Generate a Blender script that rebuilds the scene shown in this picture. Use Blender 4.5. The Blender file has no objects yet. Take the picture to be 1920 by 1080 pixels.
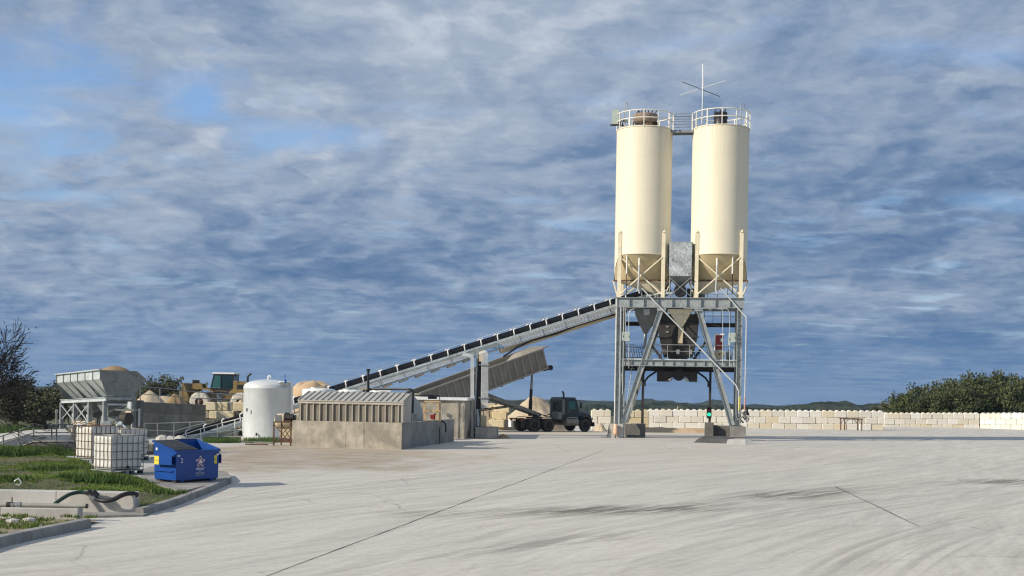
import bpy, math, random
from math import radians, sin, cos, tan, pi, sqrt, atan2
from mathutils import Vector, Matrix, noise

SC = bpy.context.scene
COL = SC.collection
rnd = random.Random(11)
F = 2300.0      # focal length in pixels of a 1920 wide picture
EYE = 2.8       # eye height of the camera above the yard
ROLL = radians(1.0)

# ------------------------------------------------------------ survey helpers
def unroll(x, y):
    dx, dy = x - 960.0, y - 741.0
    return dx * cos(ROLL) + dy * sin(ROLL), -dx * sin(ROLL) + dy * cos(ROLL)

def P(x, y, D):
    u, v = unroll(x, y)
    return Vector((u * D / F, D, EYE - v * D / F))

def sstep(a, b, t):
    t = max(0.0, min(1.0, (t - a) / (b - a)))
    return t * t * (3 - 2 * t)

def gz(x, y):
    """height of the concrete yard"""
    z = -0.32 * sstep(66, 78, y) * sstep(-12, -17, x)
    z += -0.28 * sstep(96, 112, y) * sstep(26, 8, x)
    z += -0.25 * sstep(122, 136, y) * sstep(44, 34, x)
    return z

def G(x, y, z=None):
    """ground point seen at a survey position"""
    u, v = unroll(x, y)
    D = EYE * F / v
    if z is None:
        for _ in range(12):
            D = (EYE - gz(u * D / F, D)) * F / v
        return Vector((u * D / F, D, gz(u * D / F, D)))
    D = (EYE - z) * F / v
    return Vector((u * D / F, D, z))

# ------------------------------------------------------------ mesh builder
ORG = {}
class MB:
    def __init__(s):
        s.v = []; s.f = []; s.sm = []
    def add(s, vs, fs, smooth=False):
        o = len(s.v)
        s.v.extend([tuple(p) for p in vs])
        s.f.extend([tuple(i + o for i in f) for f in fs])
        s.sm.extend([smooth] * len(fs))
        return s
    def box(s, c, d, M=None):
        cx, cy, cz = c; x, y, z = d[0] / 2, d[1] / 2, d[2] / 2
        vs = [Vector((a * x, b * y, e * z)) for e in (-1, 1) for b in (-1, 1) for a in (-1, 1)]
        if M is not None: vs = [M @ p for p in vs]
        vs = [p + Vector(c) for p in vs]
        return s.add(vs, [(0, 2, 3, 1), (4, 5, 7, 6), (0, 1, 5, 4), (2, 6, 7, 3), (0, 4, 6, 2), (1, 3, 7, 5)])
    def hexa(s, b, t):
        """b, t: four bottom and four top points, same order round"""
        return s.add(list(b) + list(t), [(3, 2, 1, 0), (4, 5, 6, 7), (0, 1, 5, 4), (1, 2, 6, 5), (2, 3, 7, 6), (3, 0, 4, 7)])
    def bar(s, a, b, w, h=None, up=(0, 0, 1)):
        a = Vector(a); b = Vector(b); h = h or w
        d = (b - a); L = d.length
        if L < 1e-6: return s
        d.normalize(); up = Vector(up)
        if abs(d.dot(up)) > 0.98: up = Vector((0, 1, 0))
        x = d.cross(up).normalized(); y = x.cross(d).normalized()
        q = [x * (i * w / 2) + y * (j * h / 2) for i, j in ((-1, -1), (1, -1), (1, 1), (-1, 1))]
        return s.hexa([a + p for p in q], [b + p for p in q])
    def ibeam(s, a, b, w, h, t=0.03, up=(0, 0, 1)):
        """h across 'up', w flange width"""
        a = Vector(a); b = Vector(b); d = (b - a).normalized(); up = Vector(up)
        if abs(d.dot(up)) > 0.98: up = Vector((0, 1, 0))
        x = d.cross(up).normalized(); y = x.cross(d).normalized()
        s.bar(a, b, t, h - 2 * t, y)
        for k in (-1, 1):
            o = y * (k * (h - t) / 2)
            s.bar(a + o, b + o, w, t, y)
        return s
    def tube(s, pts, r, n=8, smooth=True, caps=True):
        pts = [Vector(p) for p in pts]
        rr = r if isinstance(r, (list, tuple)) else [r] * len(pts)
        vs = []; fs = []
        px = None
        for i, p in enumerate(pts):
            if i == 0: d = pts[1] - pts[0]
            elif i == len(pts) - 1: d = pts[-1] - pts[-2]
            else: d = (pts[i + 1] - p).normalized() + (p - pts[i - 1]).normalized()
            if d.length < 1e-9: d = Vector((0, 0, 1))
            d.normalize()
            if px is None:
                a = Vector((0, 0, 1)) if abs(d.z) < 0.9 else Vector((1, 0, 0))
                px = d.cross(a).normalized()
            else:
                px = (px - d * px.dot(d))
                if px.length < 1e-6: px = d.cross(Vector((0.3, 0.9, 0.1)))
                px.normalize()
            y = d.cross(px)
            for k in range(n):
                t = 2 * pi * k / n
                vs.append(p + px * (cos(t) * rr[i]) + y * (sin(t) * rr[i]))
        for i in range(len(pts) - 1):
            for k in range(n):
                a = i * n + k; b = i * n + (k + 1) % n
                fs.append((a, b, b + n, a + n))
        s.add(vs, fs, smooth)
        if caps:
            s.add(vs[:n], [tuple(reversed(range(n)))]); s.add(vs[-n:], [tuple(range(n))])
        return s
    def lathe(s, prof, n=32, c=(0, 0, 0), smooth=True, M=None, a0=0, a1=2 * pi):
        """prof: list of (r, z)"""
        c = Vector(c); full = abs(a1 - a0 - 2 * pi) < 1e-6
        m = n if full else n + 1
        vs = []
        for r, z in prof:
            for k in range(m):
                t = a0 + (a1 - a0) * k / n
                p = Vector((r * cos(t), r * sin(t), z))
                if M is not None: p = M @ p
                vs.append(p + c)
        fs = []
        for i in range(len(prof) - 1):
            for k in range(n):
                a = i * m + k; b = i * m + (k + 1) % m
                fs.append((a, b, b + m, a + m))
        s.add(vs, fs, smooth)
        return s
    def cyl(s, c, r, h, n=24, r2=None, M=None):
        r2 = r if r2 is None else r2
        s.lathe([(r, 0), (r2, h)], n, c, True, M)
        for rr, z, rev in ((r, 0, 1), (r2, h, 0)):
            if rr > 0:
                ring = [Vector((rr * cos(2 * pi * k / n), rr * sin(2 * pi * k / n), z)) for k in range(n)]
                if M is not None: ring = [M @ p for p in ring]
                ring = [p + Vector(c) for p in ring]
                s.add(ring, [tuple(reversed(range(n))) if rev else tuple(range(n))])
        return s
    def prism(s, pts, off):
        """closed polygon pts (3D) pushed by vector off"""
        n = len(pts); off = Vector(off)
        a = [Vector(p) for p in pts]; b = [p + off for p in a]
        fs = [tuple(range(n)), tuple(reversed(range(n, 2 * n)))]
        fs += [((i + 1) % n, i, i + n, (i + 1) % n + n) for i in range(n)]
        return s.add(a + b, fs)
    def build(s, name, mat, parent=None, origin=None, bevel=0, seg=1):
        me = bpy.data.meshes.new(name)
        if origin is None:
            origin = ORG.get(parent.name, Vector((0, 0, 0))) if parent is not None else Vector((0, 0, 0))
        o3 = Vector(origin)
        me.from_pydata([(p[0] - o3.x, p[1] - o3.y, p[2] - o3.z) for p in s.v], [], s.f)
        me.polygons.foreach_set('use_smooth', s.sm)
        me.update()
        if mat is not None: me.materials.append(mat)
        o = bpy.data.objects.new(name, me)
        COL.objects.link(o)
        if parent is not None:
            o.parent = parent; ORG[o.name] = o3
        else:
            o.location = o3
            ORG[o.name] = o3
        if bevel:
            b = o.modifiers.new('bevel', 'BEVEL'); b.width = bevel; b.segments = seg; b.limit_method = 'ANGLE'; b.angle_limit = radians(40)
        return o

def tag(o, label=None, cat=None, group=None, kind=None):
    if label: o['label'] = label
    if cat: o['category'] = cat
    if group: o['group'] = group
    if kind: o['kind'] = kind
    return o

def thing(name, label, cat, loc=(0, 0, 0), rz=0.0, group=None, local=False):
    o = bpy.data.objects.new(name, None); COL.objects.link(o)
    o.empty_display_size = 0.3
    o.location = loc; o.rotation_euler = (0, 0, rz)
    ORG[o.name] = Vector((0, 0, 0)) if local else Vector(loc)
    return tag(o, label, cat, group)

def dup(root, loc=None, rz=None, label=None, scale=None):
    def rec(o, par):
        c = o.copy(); COL.objects.link(c); c.parent = par
        for ch in KIDS.get(o.name, []): rec(ch, c)
        return c
    KIDS = {}
    def walk(o):
        ch = [k for k in COL.objects if k.parent == o]
        KIDS[o.name] = ch
        for k in ch: walk(k)
    walk(root)
    c = rec(root, None)
    if loc is not None: c.location = loc
    if rz is not None: c.rotation_euler = (0, 0, rz)
    if label: c['label'] = label
    if scale is not None: c.scale = scale if isinstance(scale, (tuple, list)) else (scale,) * 3
    return c

# ------------------------------------------------------------ materials
class NT:
    def __init__(s, name):
        s.m = bpy.data.materials.new(name); s.m.use_nodes = True
        s.t = s.m.node_tree; s.t.nodes.clear()
        s.out = s.n('ShaderNodeOutputMaterial')
        s.b = s.n('ShaderNodeBsdfPrincipled')
        s.l(s.b.outputs[0], s.out.inputs[0])
        s.tc = s.n('ShaderNodeTexCoord')
    def n(s, t, **kw):
        o = s.t.nodes.new(t)
        for k, v in kw.items(): setattr(o, k, v)
        return o
    def l(s, a, b): s.t.links.new(a, b)
    def mapping(s, src=None, scale=(1, 1, 1), rot=(0, 0, 0), loc=(0, 0, 0)):
        m = s.n('ShaderNodeMapping')
        m.inputs['Scale'].default_value = scale; m.inputs['Rotation'].default_value = rot; m.inputs['Location'].default_value = loc
        s.l(src if src is not None else s.tc.outputs['Object'], m.inputs[0]); return m.outputs[0]
    def noise(s, vec, scale, detail=4, rough=0.55, dist=0.0):
        m = s.n('ShaderNodeTexNoise'); m.inputs['Scale'].default_value = scale
        m.inputs['Detail'].default_value = detail; m.inputs['Roughness'].default_value = rough; m.inputs['Distortion'].default_value = dist
        s.l(vec, m.inputs['Vector']); return m.outputs['Fac']
    def ramp(s, fac, stops):
        m = s.n('ShaderNodeValToRGB'); e = m.color_ramp.elements
        while len(e) < len(stops): e.new(0.5)
        for el, (p, c) in zip(e, stops):
            el.position = p; el.color = (c, c, c, 1) if isinstance(c, (int, float)) else (c[0], c[1], c[2], 1)
        s.l(fac, m.inputs[0]); return m.outputs[0]
    def mix(s, fac, a, b, mode='MIX'):
        m = s.n('ShaderNodeMix', data_type='RGBA', blend_type=mode)
        for sock, val in ((m.inputs[0], fac), (m.inputs[6], a), (m.inputs[7], b)):
            if isinstance(val, (int, float)): sock.default_value = val if sock == m.inputs[0] else (val, val, val, 1)
            elif isinstance(val, (tuple, list)): sock.default_value = (val[0], val[1], val[2], 1)
            else: s.l(val, sock)
        return m.outputs[2]
    def math(s, op, a, b=0.0, c=0.0, clamp=False):
        m = s.n('ShaderNodeMath', operation=op, use_clamp=clamp)
        for sock, val in zip(m.inputs, (a, b, c)):
            if isinstance(val, (int, float)): sock.default_value = val
            else: s.l(val, sock)
        return m.outputs[0]
    def bump(s, h, strength=0.3, dist=0.02):
        m = s.n('ShaderNodeBump'); m.inputs['Strength'].default_value = strength; m.inputs['Distance'].default_value = dist
        s.l(h, m.inputs['Height']); s.l(m.outputs[0], s.b.inputs['Normal'])
    def rnd(s):
        return s.n('ShaderNodeObjectInfo').outputs['Random']

def mat(name, c, rough=0.6, metal=0.0, var=0.15, scale=2.0, streak=0.0, scol=None, bump=0.1, bscale=20.0, spec=None, rvar=0.0):
    """painted or bare surface with uneven tone, optional vertical streaks of stain"""
    t = NT(name)
    n1 = t.noise(t.mapping(), scale, 5)
    col = t.mix(t.ramp(n1, [(0.3, 0.0), (0.7, 1.0)]), tuple(k * (1 - var) for k in c), tuple(min(1, k * (1 + var)) for k in c))
    if streak:
        v = t.mapping(scale=(3.2, 3.2, 0.22))
        s1 = t.noise(v, 1.6, 6, 0.65)
        col = t.mix(t.math('MULTIPLY', t.ramp(s1, [(0.52, 0.0), (0.78, 1.0)]), streak), col, scol or tuple(k * 0.45 for k in c))
    if rvar:
        r = t.rnd()
        f = t.math('ADD', t.math('MULTIPLY', r, 2 * rvar), 1 - rvar)
        comb = t.n('ShaderNodeCombineColor'); [t.l(f, comb.inputs[i]) for i in range(3)]
        col = t.mix(1.0, col, comb.outputs[0], 'MULTIPLY')
    t.l(col, t.b.inputs['Base Color'])
    t.b.inputs['Roughness'].default_value = rough; t.b.inputs['Metallic'].default_value = metal
    if spec is not None: t.b.inputs['Specular IOR Level'].default_value = spec
    if bump:
        t.bump(t.noise(t.mapping(), bscale, 4), bump, 0.02)
    return t.m

def galv(name, c=(0.36, 0.40, 0.41), metal=0.35, rough=0.45, contrast=0.35):
    t = NT(name)
    v = t.n('ShaderNodeTexVoronoi'); v.inputs['Scale'].default_value = 9
    t.l(t.mapping(), v.inputs['Vector'])
    n = t.noise(t.mapping(), 1.3, 6, 0.7, 0.6)
    f = t.math('ADD', t.math('MULTIPLY', v.outputs['Color'], 0.25), n)
    col = t.mix(t.ramp(f, [(0.4, 0.0), (0.85, 1.0)]), tuple(k * (1 - contrast) for k in c), tuple(min(1, k * (1 + contrast)) for k in c))
    t.l(col, t.b.inputs['Base Color'])
    t.b.inputs['Roughness'].default_value = rough; t.b.inputs['Metallic'].default_value = metal
    t.bump(n, 0.08, 0.02)
    return t.m

def concrete(name, c=(0.30, 0.29, 0.26), var=0.22, stain=0.5, form=True):
    t = NT(name)
    n1 = t.noise(t.mapping(), 0.9, 6, 0.65)
    n2 = t.noise(t.mapping(scale=(2.5, 2.5, 0.35)), 1.2, 5, 0.6)
    n3 = t.noise(t.mapping(), 14, 4, 0.7)
    col = t.mix(t.ramp(n1, [(0.40, 0.0), (0.60, 1.0)]), tuple(k * (1 - var) for k in c), tuple(k * (1 + var) for k in c))
    col = t.mix(t.math('MULTIPLY', t.ramp(n2, [(0.5, 0.0), (0.75, 1.0)]), stain), col, tuple(k * 0.6 for k in c))
    col = t.mix(t.math('MULTIPLY', t.ramp(n3, [(0.62, 0.0), (0.75, 1.0)]), 0.35), col, tuple(k * 0.5 for k in c))
    t.l(col, t.b.inputs['Base Color'])
    t.b.inputs['Roughness'].default_value = 0.9
    t.bump(t.math('ADD', n3, n1), 0.25, 0.02)
    return t.m

M = {}
M['galv'] = galv('galvanised_steel', (0.33, 0.36, 0.36), 0.35, 0.5, 0.28)
M['galv_bright'] = galv('bright_galvanised_sheet', (0.55, 0.60, 0.60), 0.25, 0.42, 0.3)
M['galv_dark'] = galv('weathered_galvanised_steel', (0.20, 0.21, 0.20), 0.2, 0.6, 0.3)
M['conduit'] = mat('galvanised_conduit', (0.62, 0.64, 0.63), 0.35, 0.3, 0.1, 3, bump=0)
M['silo'] = mat('cream_silo_paint', (0.80, 0.74, 0.57), 0.55, 0, 0.05, 0.6, 0.16, (0.50, 0.42, 0.27), 0.03, 3.0)
def silo_mat():
    t = NT('cream_silo_shell_paint'); c = (0.80, 0.74, 0.57)
    sep = t.n('ShaderNodeSeparateXYZ'); t.l(t.tc.outputs['Object'], sep.inputs[0]); z = sep.outputs[2]
    n1 = t.noise(t.mapping(), 0.6, 5); s1 = t.noise(t.mapping(scale=(2.6, 2.6, 0.10)), 1.6, 6, 0.65); s2 = t.noise(t.mapping(scale=(6, 6, 0.25)), 1.2, 5, 0.65)
    col = t.mix(t.ramp(n1, [(0.35, 0.0), (0.65, 1.0)]), tuple(k * .95 for k in c), c)
    col = t.mix(t.math('MULTIPLY', t.ramp(s1, [(0.50, 0.0), (0.75, 1.0)]), 0.22), col, (0.56, 0.49, 0.35))
    top = t.math('MULTIPLY', t.ramp(t.math('MULTIPLY', z, 1 / 12.0), [(0.72, 0.0), (0.98, 1.0)]), t.ramp(s2, [(0.48, 0.0), (0.68, 1.0)]))
    col = t.mix(t.math('MULTIPLY', top, 0.45), col, (0.48, 0.43, 0.33))
    fr = t.math('FRACT', t.math('MULTIPLY', z, 1 / 2.42))
    band = t.ramp(fr, [(0.0, 1.0), (0.014, 0.0)])
    col = t.mix(t.math('MULTIPLY', band, 0.30), col, (0.52, 0.46, 0.33))
    t.l(col, t.b.inputs['Base Color']); t.b.inputs['Roughness'].default_value = 0.55
    t.bump(t.math('ADD', t.noise(t.mapping(), 1.1, 4), t.math('MULTIPLY', band, .3)), 0.10, 0.03); return t.m
M['silo'] = silo_mat()
M['conc_ret'] = concrete('tan_grey_panel_concrete', (0.27, 0.25, 0.205), 0.25, 0.5)
M['conc_ret_top'] = concrete('weathered_tan_panel_concrete', (0.20, 0.185, 0.155), 0.25, 0.5)
M['silo_trim'] = mat('cream_trim_paint', (0.74, 0.67, 0.49), 0.55, 0, 0.10, 3, 0.2, (0.4, 0.3, 0.18), 0.05)
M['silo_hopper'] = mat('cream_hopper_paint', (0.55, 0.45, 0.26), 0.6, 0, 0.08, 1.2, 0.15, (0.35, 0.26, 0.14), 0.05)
M['rail_white'] = mat('white_rail_paint', (0.78, 0.76, 0.68), 0.5, 0, 0.08, 4, bump=0)
M['rail_grey'] = mat('grey_rail_steel', (0.28, 0.30, 0.32), 0.5, 0.4, 0.1, 4, bump=0)
M['belt'] = mat('black_rubber', (0.008, 0.009, 0.014), 0.7, 0, 0.2, 3, bump=0.1)
M['white'] = mat('white_paint', (0.80, 0.80, 0.78), 0.45, 0, 0.06, 2, 0.15, (0.5, 0.47, 0.4), 0.02)
M['tank_white'] = mat('white_fibreglass', (0.58, 0.61, 0.61), 0.45, 0, 0.12, 0.7, 0.5, (0.42, 0.44, 0.42), 0.03)
M['poly'] = mat('white_plastic', (0.68, 0.67, 0.61), 0.42, 0, 0.14, 2.5, 0.3, (0.55, 0.5, 0.38), 0.04, 4)
M['cage'] = mat('tote_cage_steel', (0.22, 0.21, 0.19), 0.5, 0.4, 0.2, 5, bump=0)
M['cage_rust'] = mat('rusty_cage_steel', (0.10, 0.045, 0.025), 0.85, 0.1, 0.4, 6, bump=0.1)
M['tan'] = mat('tan_paint', (0.55, 0.46, 0.30), 0.5, 0, 0.08, 2, 0.2, (0.3, 0.24, 0.15), 0.03)
M['tank_grey'] = mat('grey_tank_paint', (0.33, 0.34, 0.33), 0.55, 0, 0.1, 1, 0.2, (0.2, 0.2, 0.2), 0.05)
M['siding'] = mat('ribbed_siding', (0.19, 0.17, 0.135), 0.6, 0.05, 0.2, 1.2, 0.5, (0.13, 0.105, 0.075), 0.04)
M['siding_rib'] = mat('ribbed_siding_edge', (0.46, 0.42, 0.35), 0.55, 0.1, 0.16, 1.2, 0.35, (0.22, 0.18, 0.13), 0.04)
M['roofing'] = mat('pale_roof_sheet', (0.46, 0.44, 0.39), 0.5, 0.2, 0.12, 0.8, 0.3, (0.28, 0.25, 0.2), 0.04)
M['conc'] = concrete('cast_concrete', (0.37, 0.335, 0.27), 0.28, 0.55)
M['conc_grey'] = concrete('grey_concrete', (0.27, 0.26, 0.24))
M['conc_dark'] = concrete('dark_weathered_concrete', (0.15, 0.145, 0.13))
M['conc_light'] = concrete('pale_concrete', (0.46, 0.445, 0.41), 0.12, 0.25)
M['black'] = mat('black_paint', (0.012, 0.012, 0.014), 0.45, 0, 0.2, 3, bump=0)
M['pipe_black'] = mat('black_pipe', (0.01, 0.011, 0.016), 0.4, 0, 0.2, 3, bump=0)
M['rust'] = mat('rusty_steel', (0.12, 0.065, 0.04), 0.85, 0.1, 0.45, 5, bump=0.2)
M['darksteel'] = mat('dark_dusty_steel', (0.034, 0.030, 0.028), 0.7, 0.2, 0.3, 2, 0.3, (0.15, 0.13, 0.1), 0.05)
M['brownfilter'] = mat('dusty_brown_filter', (0.26, 0.20, 0.15), 0.8, 0, 0.25, 2, 0.5, (0.12, 0.07, 0.05), 0.05)
M['red'] = mat('red_paint', (0.28, 0.02, 0.02), 0.5, 0, 0.2, 4, bump=0)
M['orange'] = mat('faded_orange_plastic', (0.80, 0.48, 0.32), 0.5, 0, 0.3, 5, bump=0)
M['yellow'] = mat('yellow_machine_paint', (0.20, 0.14, 0.048), 0.5, 0, 0.2, 2, 0.3, (0.3, 0.2, 0.08), 0.03)
M['yellow_sign'] = mat('yellow_label', (0.75, 0.62, 0.06), 0.5, 0, 0.05, 4, bump=0)
M['blue'] = mat('blue_bin_paint', (0.003, 0.058, 0.275), 0.38, 0, 0.12, 2.5, 0.25, (0.01, 0.05, 0.2), 0.05, 8)
M['lid'] = mat('black_plastic_lid', (0.022, 0.021, 0.02), 0.5, 0, 0.3, 3, bump=0.2, bscale=5)
M['truck'] = mat('dark_truck_paint', (0.016, 0.028, 0.034), 0.35, 0, 0.2, 3, 0.3, (0.06, 0.06, 0.055), 0.02)
M['tyre'] = mat('dusty_tyre', (0.055, 0.05, 0.045), 0.9, 0, 0.35, 6, bump=0.3)
M['tyre_white'] = mat('lime_caked_tyre', (0.50, 0.48, 0.42), 0.95, 0, 0.35, 6, bump=0.4)
M['rim'] = mat('dark_wheel_rim', (0.04, 0.038, 0.035), 0.6, 0.3, 0.3, 6, bump=0)
M['alu'] = mat('dusty_aluminium', (0.25, 0.23, 0.195), 0.6, 0.15, 0.18, 1.0, 0.35, (0.14, 0.12, 0.09), 0.05)
M['alu_rib'] = mat('dusty_aluminium_rib', (0.33, 0.30, 0.255), 0.6, 0.1, 0.15, 1.5, bump=0.03)
M['wood'] = mat('pale_timber', (0.55, 0.40, 0.22), 0.75, 0, 0.2, 5, 0.3, (0.3, 0.2, 0.1), 0.1)
M['green_box'] = mat('pale_green_cabinet', (0.40, 0.47, 0.42), 0.5, 0, 0.08, 3, 0.1, bump=0)
M['hose_green'] = mat('green_hose', (0.015, 0.05, 0.03), 0.45, 0, 0.2, 3, bump=0)
M['pvc'] = mat('grey_pvc_pipe', (0.30, 0.30, 0.25), 0.5, 0, 0.15, 3, bump=0)
M['bird'] = mat('black_feathers', (0.01, 0.01, 0.012), 0.6, 0, 0.2, 9, bump=0)
M['chrome'] = mat('dull_chrome', (0.35, 0.35, 0.35), 0.3, 0.7, 0.1, 3, bump=0)
M['pinkcap'] = mat('faded_red_pipe_paint', (0.6, 0.32, 0.3), 0.5, 0, 0.1, 3, bump=0)

def glass(name, c, rough=0.08):
    t = NT(name); t.b.inputs['Base Color'].default_value = (*c, 1); t.b.inputs['Roughness'].default_value = rough
    t.b.inputs['Specular IOR Level'].default_value = 0.8
    return t.m
M['glass'] = glass('tinted_cab_glass', (0.03, 0.11, 0.11))
M['glass_dark'] = glass('dark_cab_glass', (0.01, 0.03, 0.035))

def emis(name, c, k):
    t = NT(name); t.b.inputs['Base Color'].default_value = (*c, 1)
    t.b.inputs['Emission Color'].default_value = (*c, 1); t.b.inputs['Emission Strength'].default_value = k
    return t.m
M['green_lens'] = emis('lit_green_lens', (0.02, 1.0, 0.42), 1.6)
M['red_lens'] = glass('unlit_red_lens', (0.08, 0.005, 0.005), 0.3)

def aggregate(name, a, b, s=6.0):
    t = NT(name)
    n1 = t.noise(t.mapping(), 0.55, 6, 0.7); n2 = t.noise(t.mapping(), s, 5, 0.75)
    n3 = t.noise(t.mapping(scale=(1, 1, 0.25)), 1.6, 5, 0.6)
    f = t.math('ADD', t.math('MULTIPLY', n1, 0.55), t.math('ADD', t.math('MULTIPLY', n2, 0.25), t.math('MULTIPLY', n3, 0.25)))
    t.l(t.mix(t.ramp(f, [(0.40, 0.0), (0.62, 1.0)]), a, b), t.b.inputs['Base Color'])
    t.b.inputs['Roughness'].default_value = 0.95
    t.bump(n2, 0.6, 0.08)
    return t.m
M['sand_pale'] = aggregate('pale_limestone_sand', (0.40, 0.32, 0.22), (0.56, 0.47, 0.34))
M['sand_tan'] = aggregate('tan_limestone_gravel', (0.38, 0.26, 0.15), (0.56, 0.42, 0.27))
M['sand_brown'] = aggregate('brown_sand', (0.22, 0.14, 0.07), (0.34, 0.24, 0.13))

def block_mat():
    t = NT('cream_cast_block')
    r = t.rnd()
    base = t.ramp(r, [(0.0, (0.66, 0.60, 0.48)), (0.25, (0.76, 0.73, 0.65)), (0.5, (0.70, 0.61, 0.43)), (0.75, (0.80, 0.78, 0.72)), (1.0, (0.66, 0.62, 0.54))])
    n1 = t.noise(t.mapping(), 1.4, 5, 0.6); n2 = t.noise(t.mapping(), 9, 4, 0.7)
    col = t.mix(t.math('MULTIPLY', t.ramp(n1, [(0.45, 0.0), (0.8, 1.0)]), 0.4), base, (0.42, 0.35, 0.25))
    t.l(col, t.b.inputs['Base Color']); t.b.inputs['Roughness'].default_value = 0.92
    t.bump(n2, 0.3, 0.02); return t.m
M['block'] = block_mat()
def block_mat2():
    t = NT('tan_cast_block')  # tan blocks, tone varied at random from block to block
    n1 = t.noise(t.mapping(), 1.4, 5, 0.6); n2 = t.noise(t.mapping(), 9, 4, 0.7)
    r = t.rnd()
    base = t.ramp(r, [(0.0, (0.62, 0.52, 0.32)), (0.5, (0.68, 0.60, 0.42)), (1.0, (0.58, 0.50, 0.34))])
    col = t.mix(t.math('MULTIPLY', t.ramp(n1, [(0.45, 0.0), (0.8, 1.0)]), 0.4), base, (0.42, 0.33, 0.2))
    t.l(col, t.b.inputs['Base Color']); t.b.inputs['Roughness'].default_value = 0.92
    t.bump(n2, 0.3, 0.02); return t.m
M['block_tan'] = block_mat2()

def yard_mat():
    t = NT('swept_concrete_yard')
    O = t.tc.outputs['Object']
    ang = radians(-56)
    big = t.noise(t.mapping(), 0.05, 5, 0.6, 0.4)
    mid = t.noise(t.mapping(scale=(1, 0.45, 1)), 0.35, 6, 0.62)
    fine = t.noise(t.mapping(), 6, 5, 0.75)
    # streaks swept along the driving direction
    warp = t.n('ShaderNodeVectorMath', operation='ADD')
    wn = t.n('ShaderNodeTexNoise'); wn.inputs['Scale'].default_value = 0.035; wn.inputs['Detail'].default_value = 2
    t.l(O, wn.inputs['Vector'])
    wm = t.n('ShaderNodeVectorMath', operation='MULTIPLY'); wm.inputs[1].default_value = (7, 7, 0)
    t.l(wn.outputs['Color'], wm.inputs[0]); t.l(O, warp.inputs[0]); t.l(wm.outputs[0], warp.inputs[1])
    m1 = t.n('ShaderNodeMapping'); m1.inputs['Rotation'].default_value = (0, 0, ang)
    t.l(warp.outputs[0], m1.inputs[0])
    st1 = t.noise(t.mapping(m1.outputs[0], (0.07, 1.5, 1)), 1.0, 6, 0.7)
    st2 = t.noise(t.mapping(m1.outputs[0], (0.22, 3.4, 1)), 1.0, 5, 0.68)
    m2r = t.n('ShaderNodeMapping'); m2r.inputs['Rotation'].default_value = (0, 0, radians(-68)); t.l(warp.outputs[0], m2r.inputs[0])
    st3 = t.noise(t.mapping(m2r.outputs[0], (0.10, 1.3, 1)), 1.0, 6, 0.7)
    m3r = t.n('ShaderNodeMapping'); m3r.inputs['Rotation'].default_value = (0, 0, radians(-40)); t.l(O, m3r.inputs[0])
    st4 = t.noise(t.mapping(m3r.outputs[0], (0.5, 5.0, 1)), 1.0, 5, 0.7)
    col = t.mix(t.ramp(big, [(0.35, 0.0), (0.65, 1.0)]), (0.535, 0.505, 0.45), (0.615, 0.58, 0.515))
    col = t.mix(t.math('MULTIPLY', t.ramp(mid, [(0.4, 0.0), (0.7, 1.0)]), 0.45), col, (0.52, 0.50, 0.46))
    col = t.mix(t.math('MULTIPLY', t.ramp(st1, [(0.47, 0.0), (0.62, 1.0)]), 0.36), col, (0.33, 0.31, 0.275))
    col = t.mix(t.math('MULTIPLY', t.ramp(st2, [(0.50, 0.0), (0.64, 1.0)]), 0.36), col, (0.32, 0.295, 0.26))
    col = t.mix(t.math('MULTIPLY', t.ramp(st3, [(0.50, 0.0), (0.62, 1.0)]), 0.45), col, (0.66, 0.63, 0.565))
    col = t.mix(t.math('MULTIPLY', t.ramp(st4, [(0.52, 0.0), (0.66, 1.0)]), 0.30), col, (0.30, 0.28, 0.25))
    grit = t.noise(t.mapping(), 2.2, 3, 0.6)
    col = t.mix(t.math('MULTIPLY', t.ramp(grit, [(0.70, 0.0), (0.74, 1.0)]), 0.5), col, (0.20, 0.18, 0.15))
    sep = t.n('ShaderNodeSeparateXYZ'); t.l(O, sep.inputs[0])
    def blob(cx, cy, rx, ry, rot, lo, hi, st):
        v = t.n('ShaderNodeMapping', vector_type='TEXTURE')
        v.inputs['Location'].default_value = (cx, cy, 0); v.inputs['Rotation'].default_value = (0, 0, rot); v.inputs['Scale'].default_value = (rx, ry, 1000)
        t.l(O, v.inputs[0])
        ln = t.n('ShaderNodeVectorMath', operation='LENGTH'); t.l(v.outputs[0], ln.inputs[0])
        d = t.math('ADD', ln.outputs['Value'], t.math('MULTIPLY', t.math('SUBTRACT', mid, 0.5), 1.6))
        return t.math('MULTIPLY', t.ramp(d, [(lo, 1.0), (hi, 0.0)]), st)
    # tan dirt tracked out beside the tank and the shed, pale dust behind the tower
    dirt = t.math('MULTIPLY', t.ramp(t.noise(t.mapping(scale=(0.6, 1.6, 1)), 0.8, 6, 0.7), [(0.35, 0.25), (0.6, 1.0)]), blob(-9.0, 54, 7.5, 14, 0.0, 0.6, 1.3, 0.9))
    col = t.mix(dirt, col, (0.30, 0.225, 0.14))
    col = t.mix(blob(3, 62, 16, 14, 0.2, 0.3, 1.2, 0.35), col, (0.50, 0.44, 0.34))
    col = t.mix(blob(0, 96, 26, 12, 0, 0.4, 1.3, 0.7), col, (0.60, 0.53, 0.42))
    # broad dark tyre scuffs that curve across the yard
    wet = t.ramp(t.math('ADD', t.math('MULTIPLY', st2, .6), t.math('MULTIPLY', st4, .4)), [(0.43, 0.0), (0.53, 1.0)])
    col = t.mix(t.math('MULTIPLY', wet, blob(2.6, 30.5, 6.5, 1.6, radians(24), 0.2, 1.6, 1.0)), col, (0.17, 0.155, 0.13))
    col = t.mix(t.math('MULTIPLY', wet, blob(8.5, 36.5, 6.0, 1.6, radians(48), 0.2, 1.7, 1.0)), col, (0.19, 0.17, 0.145))
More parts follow.
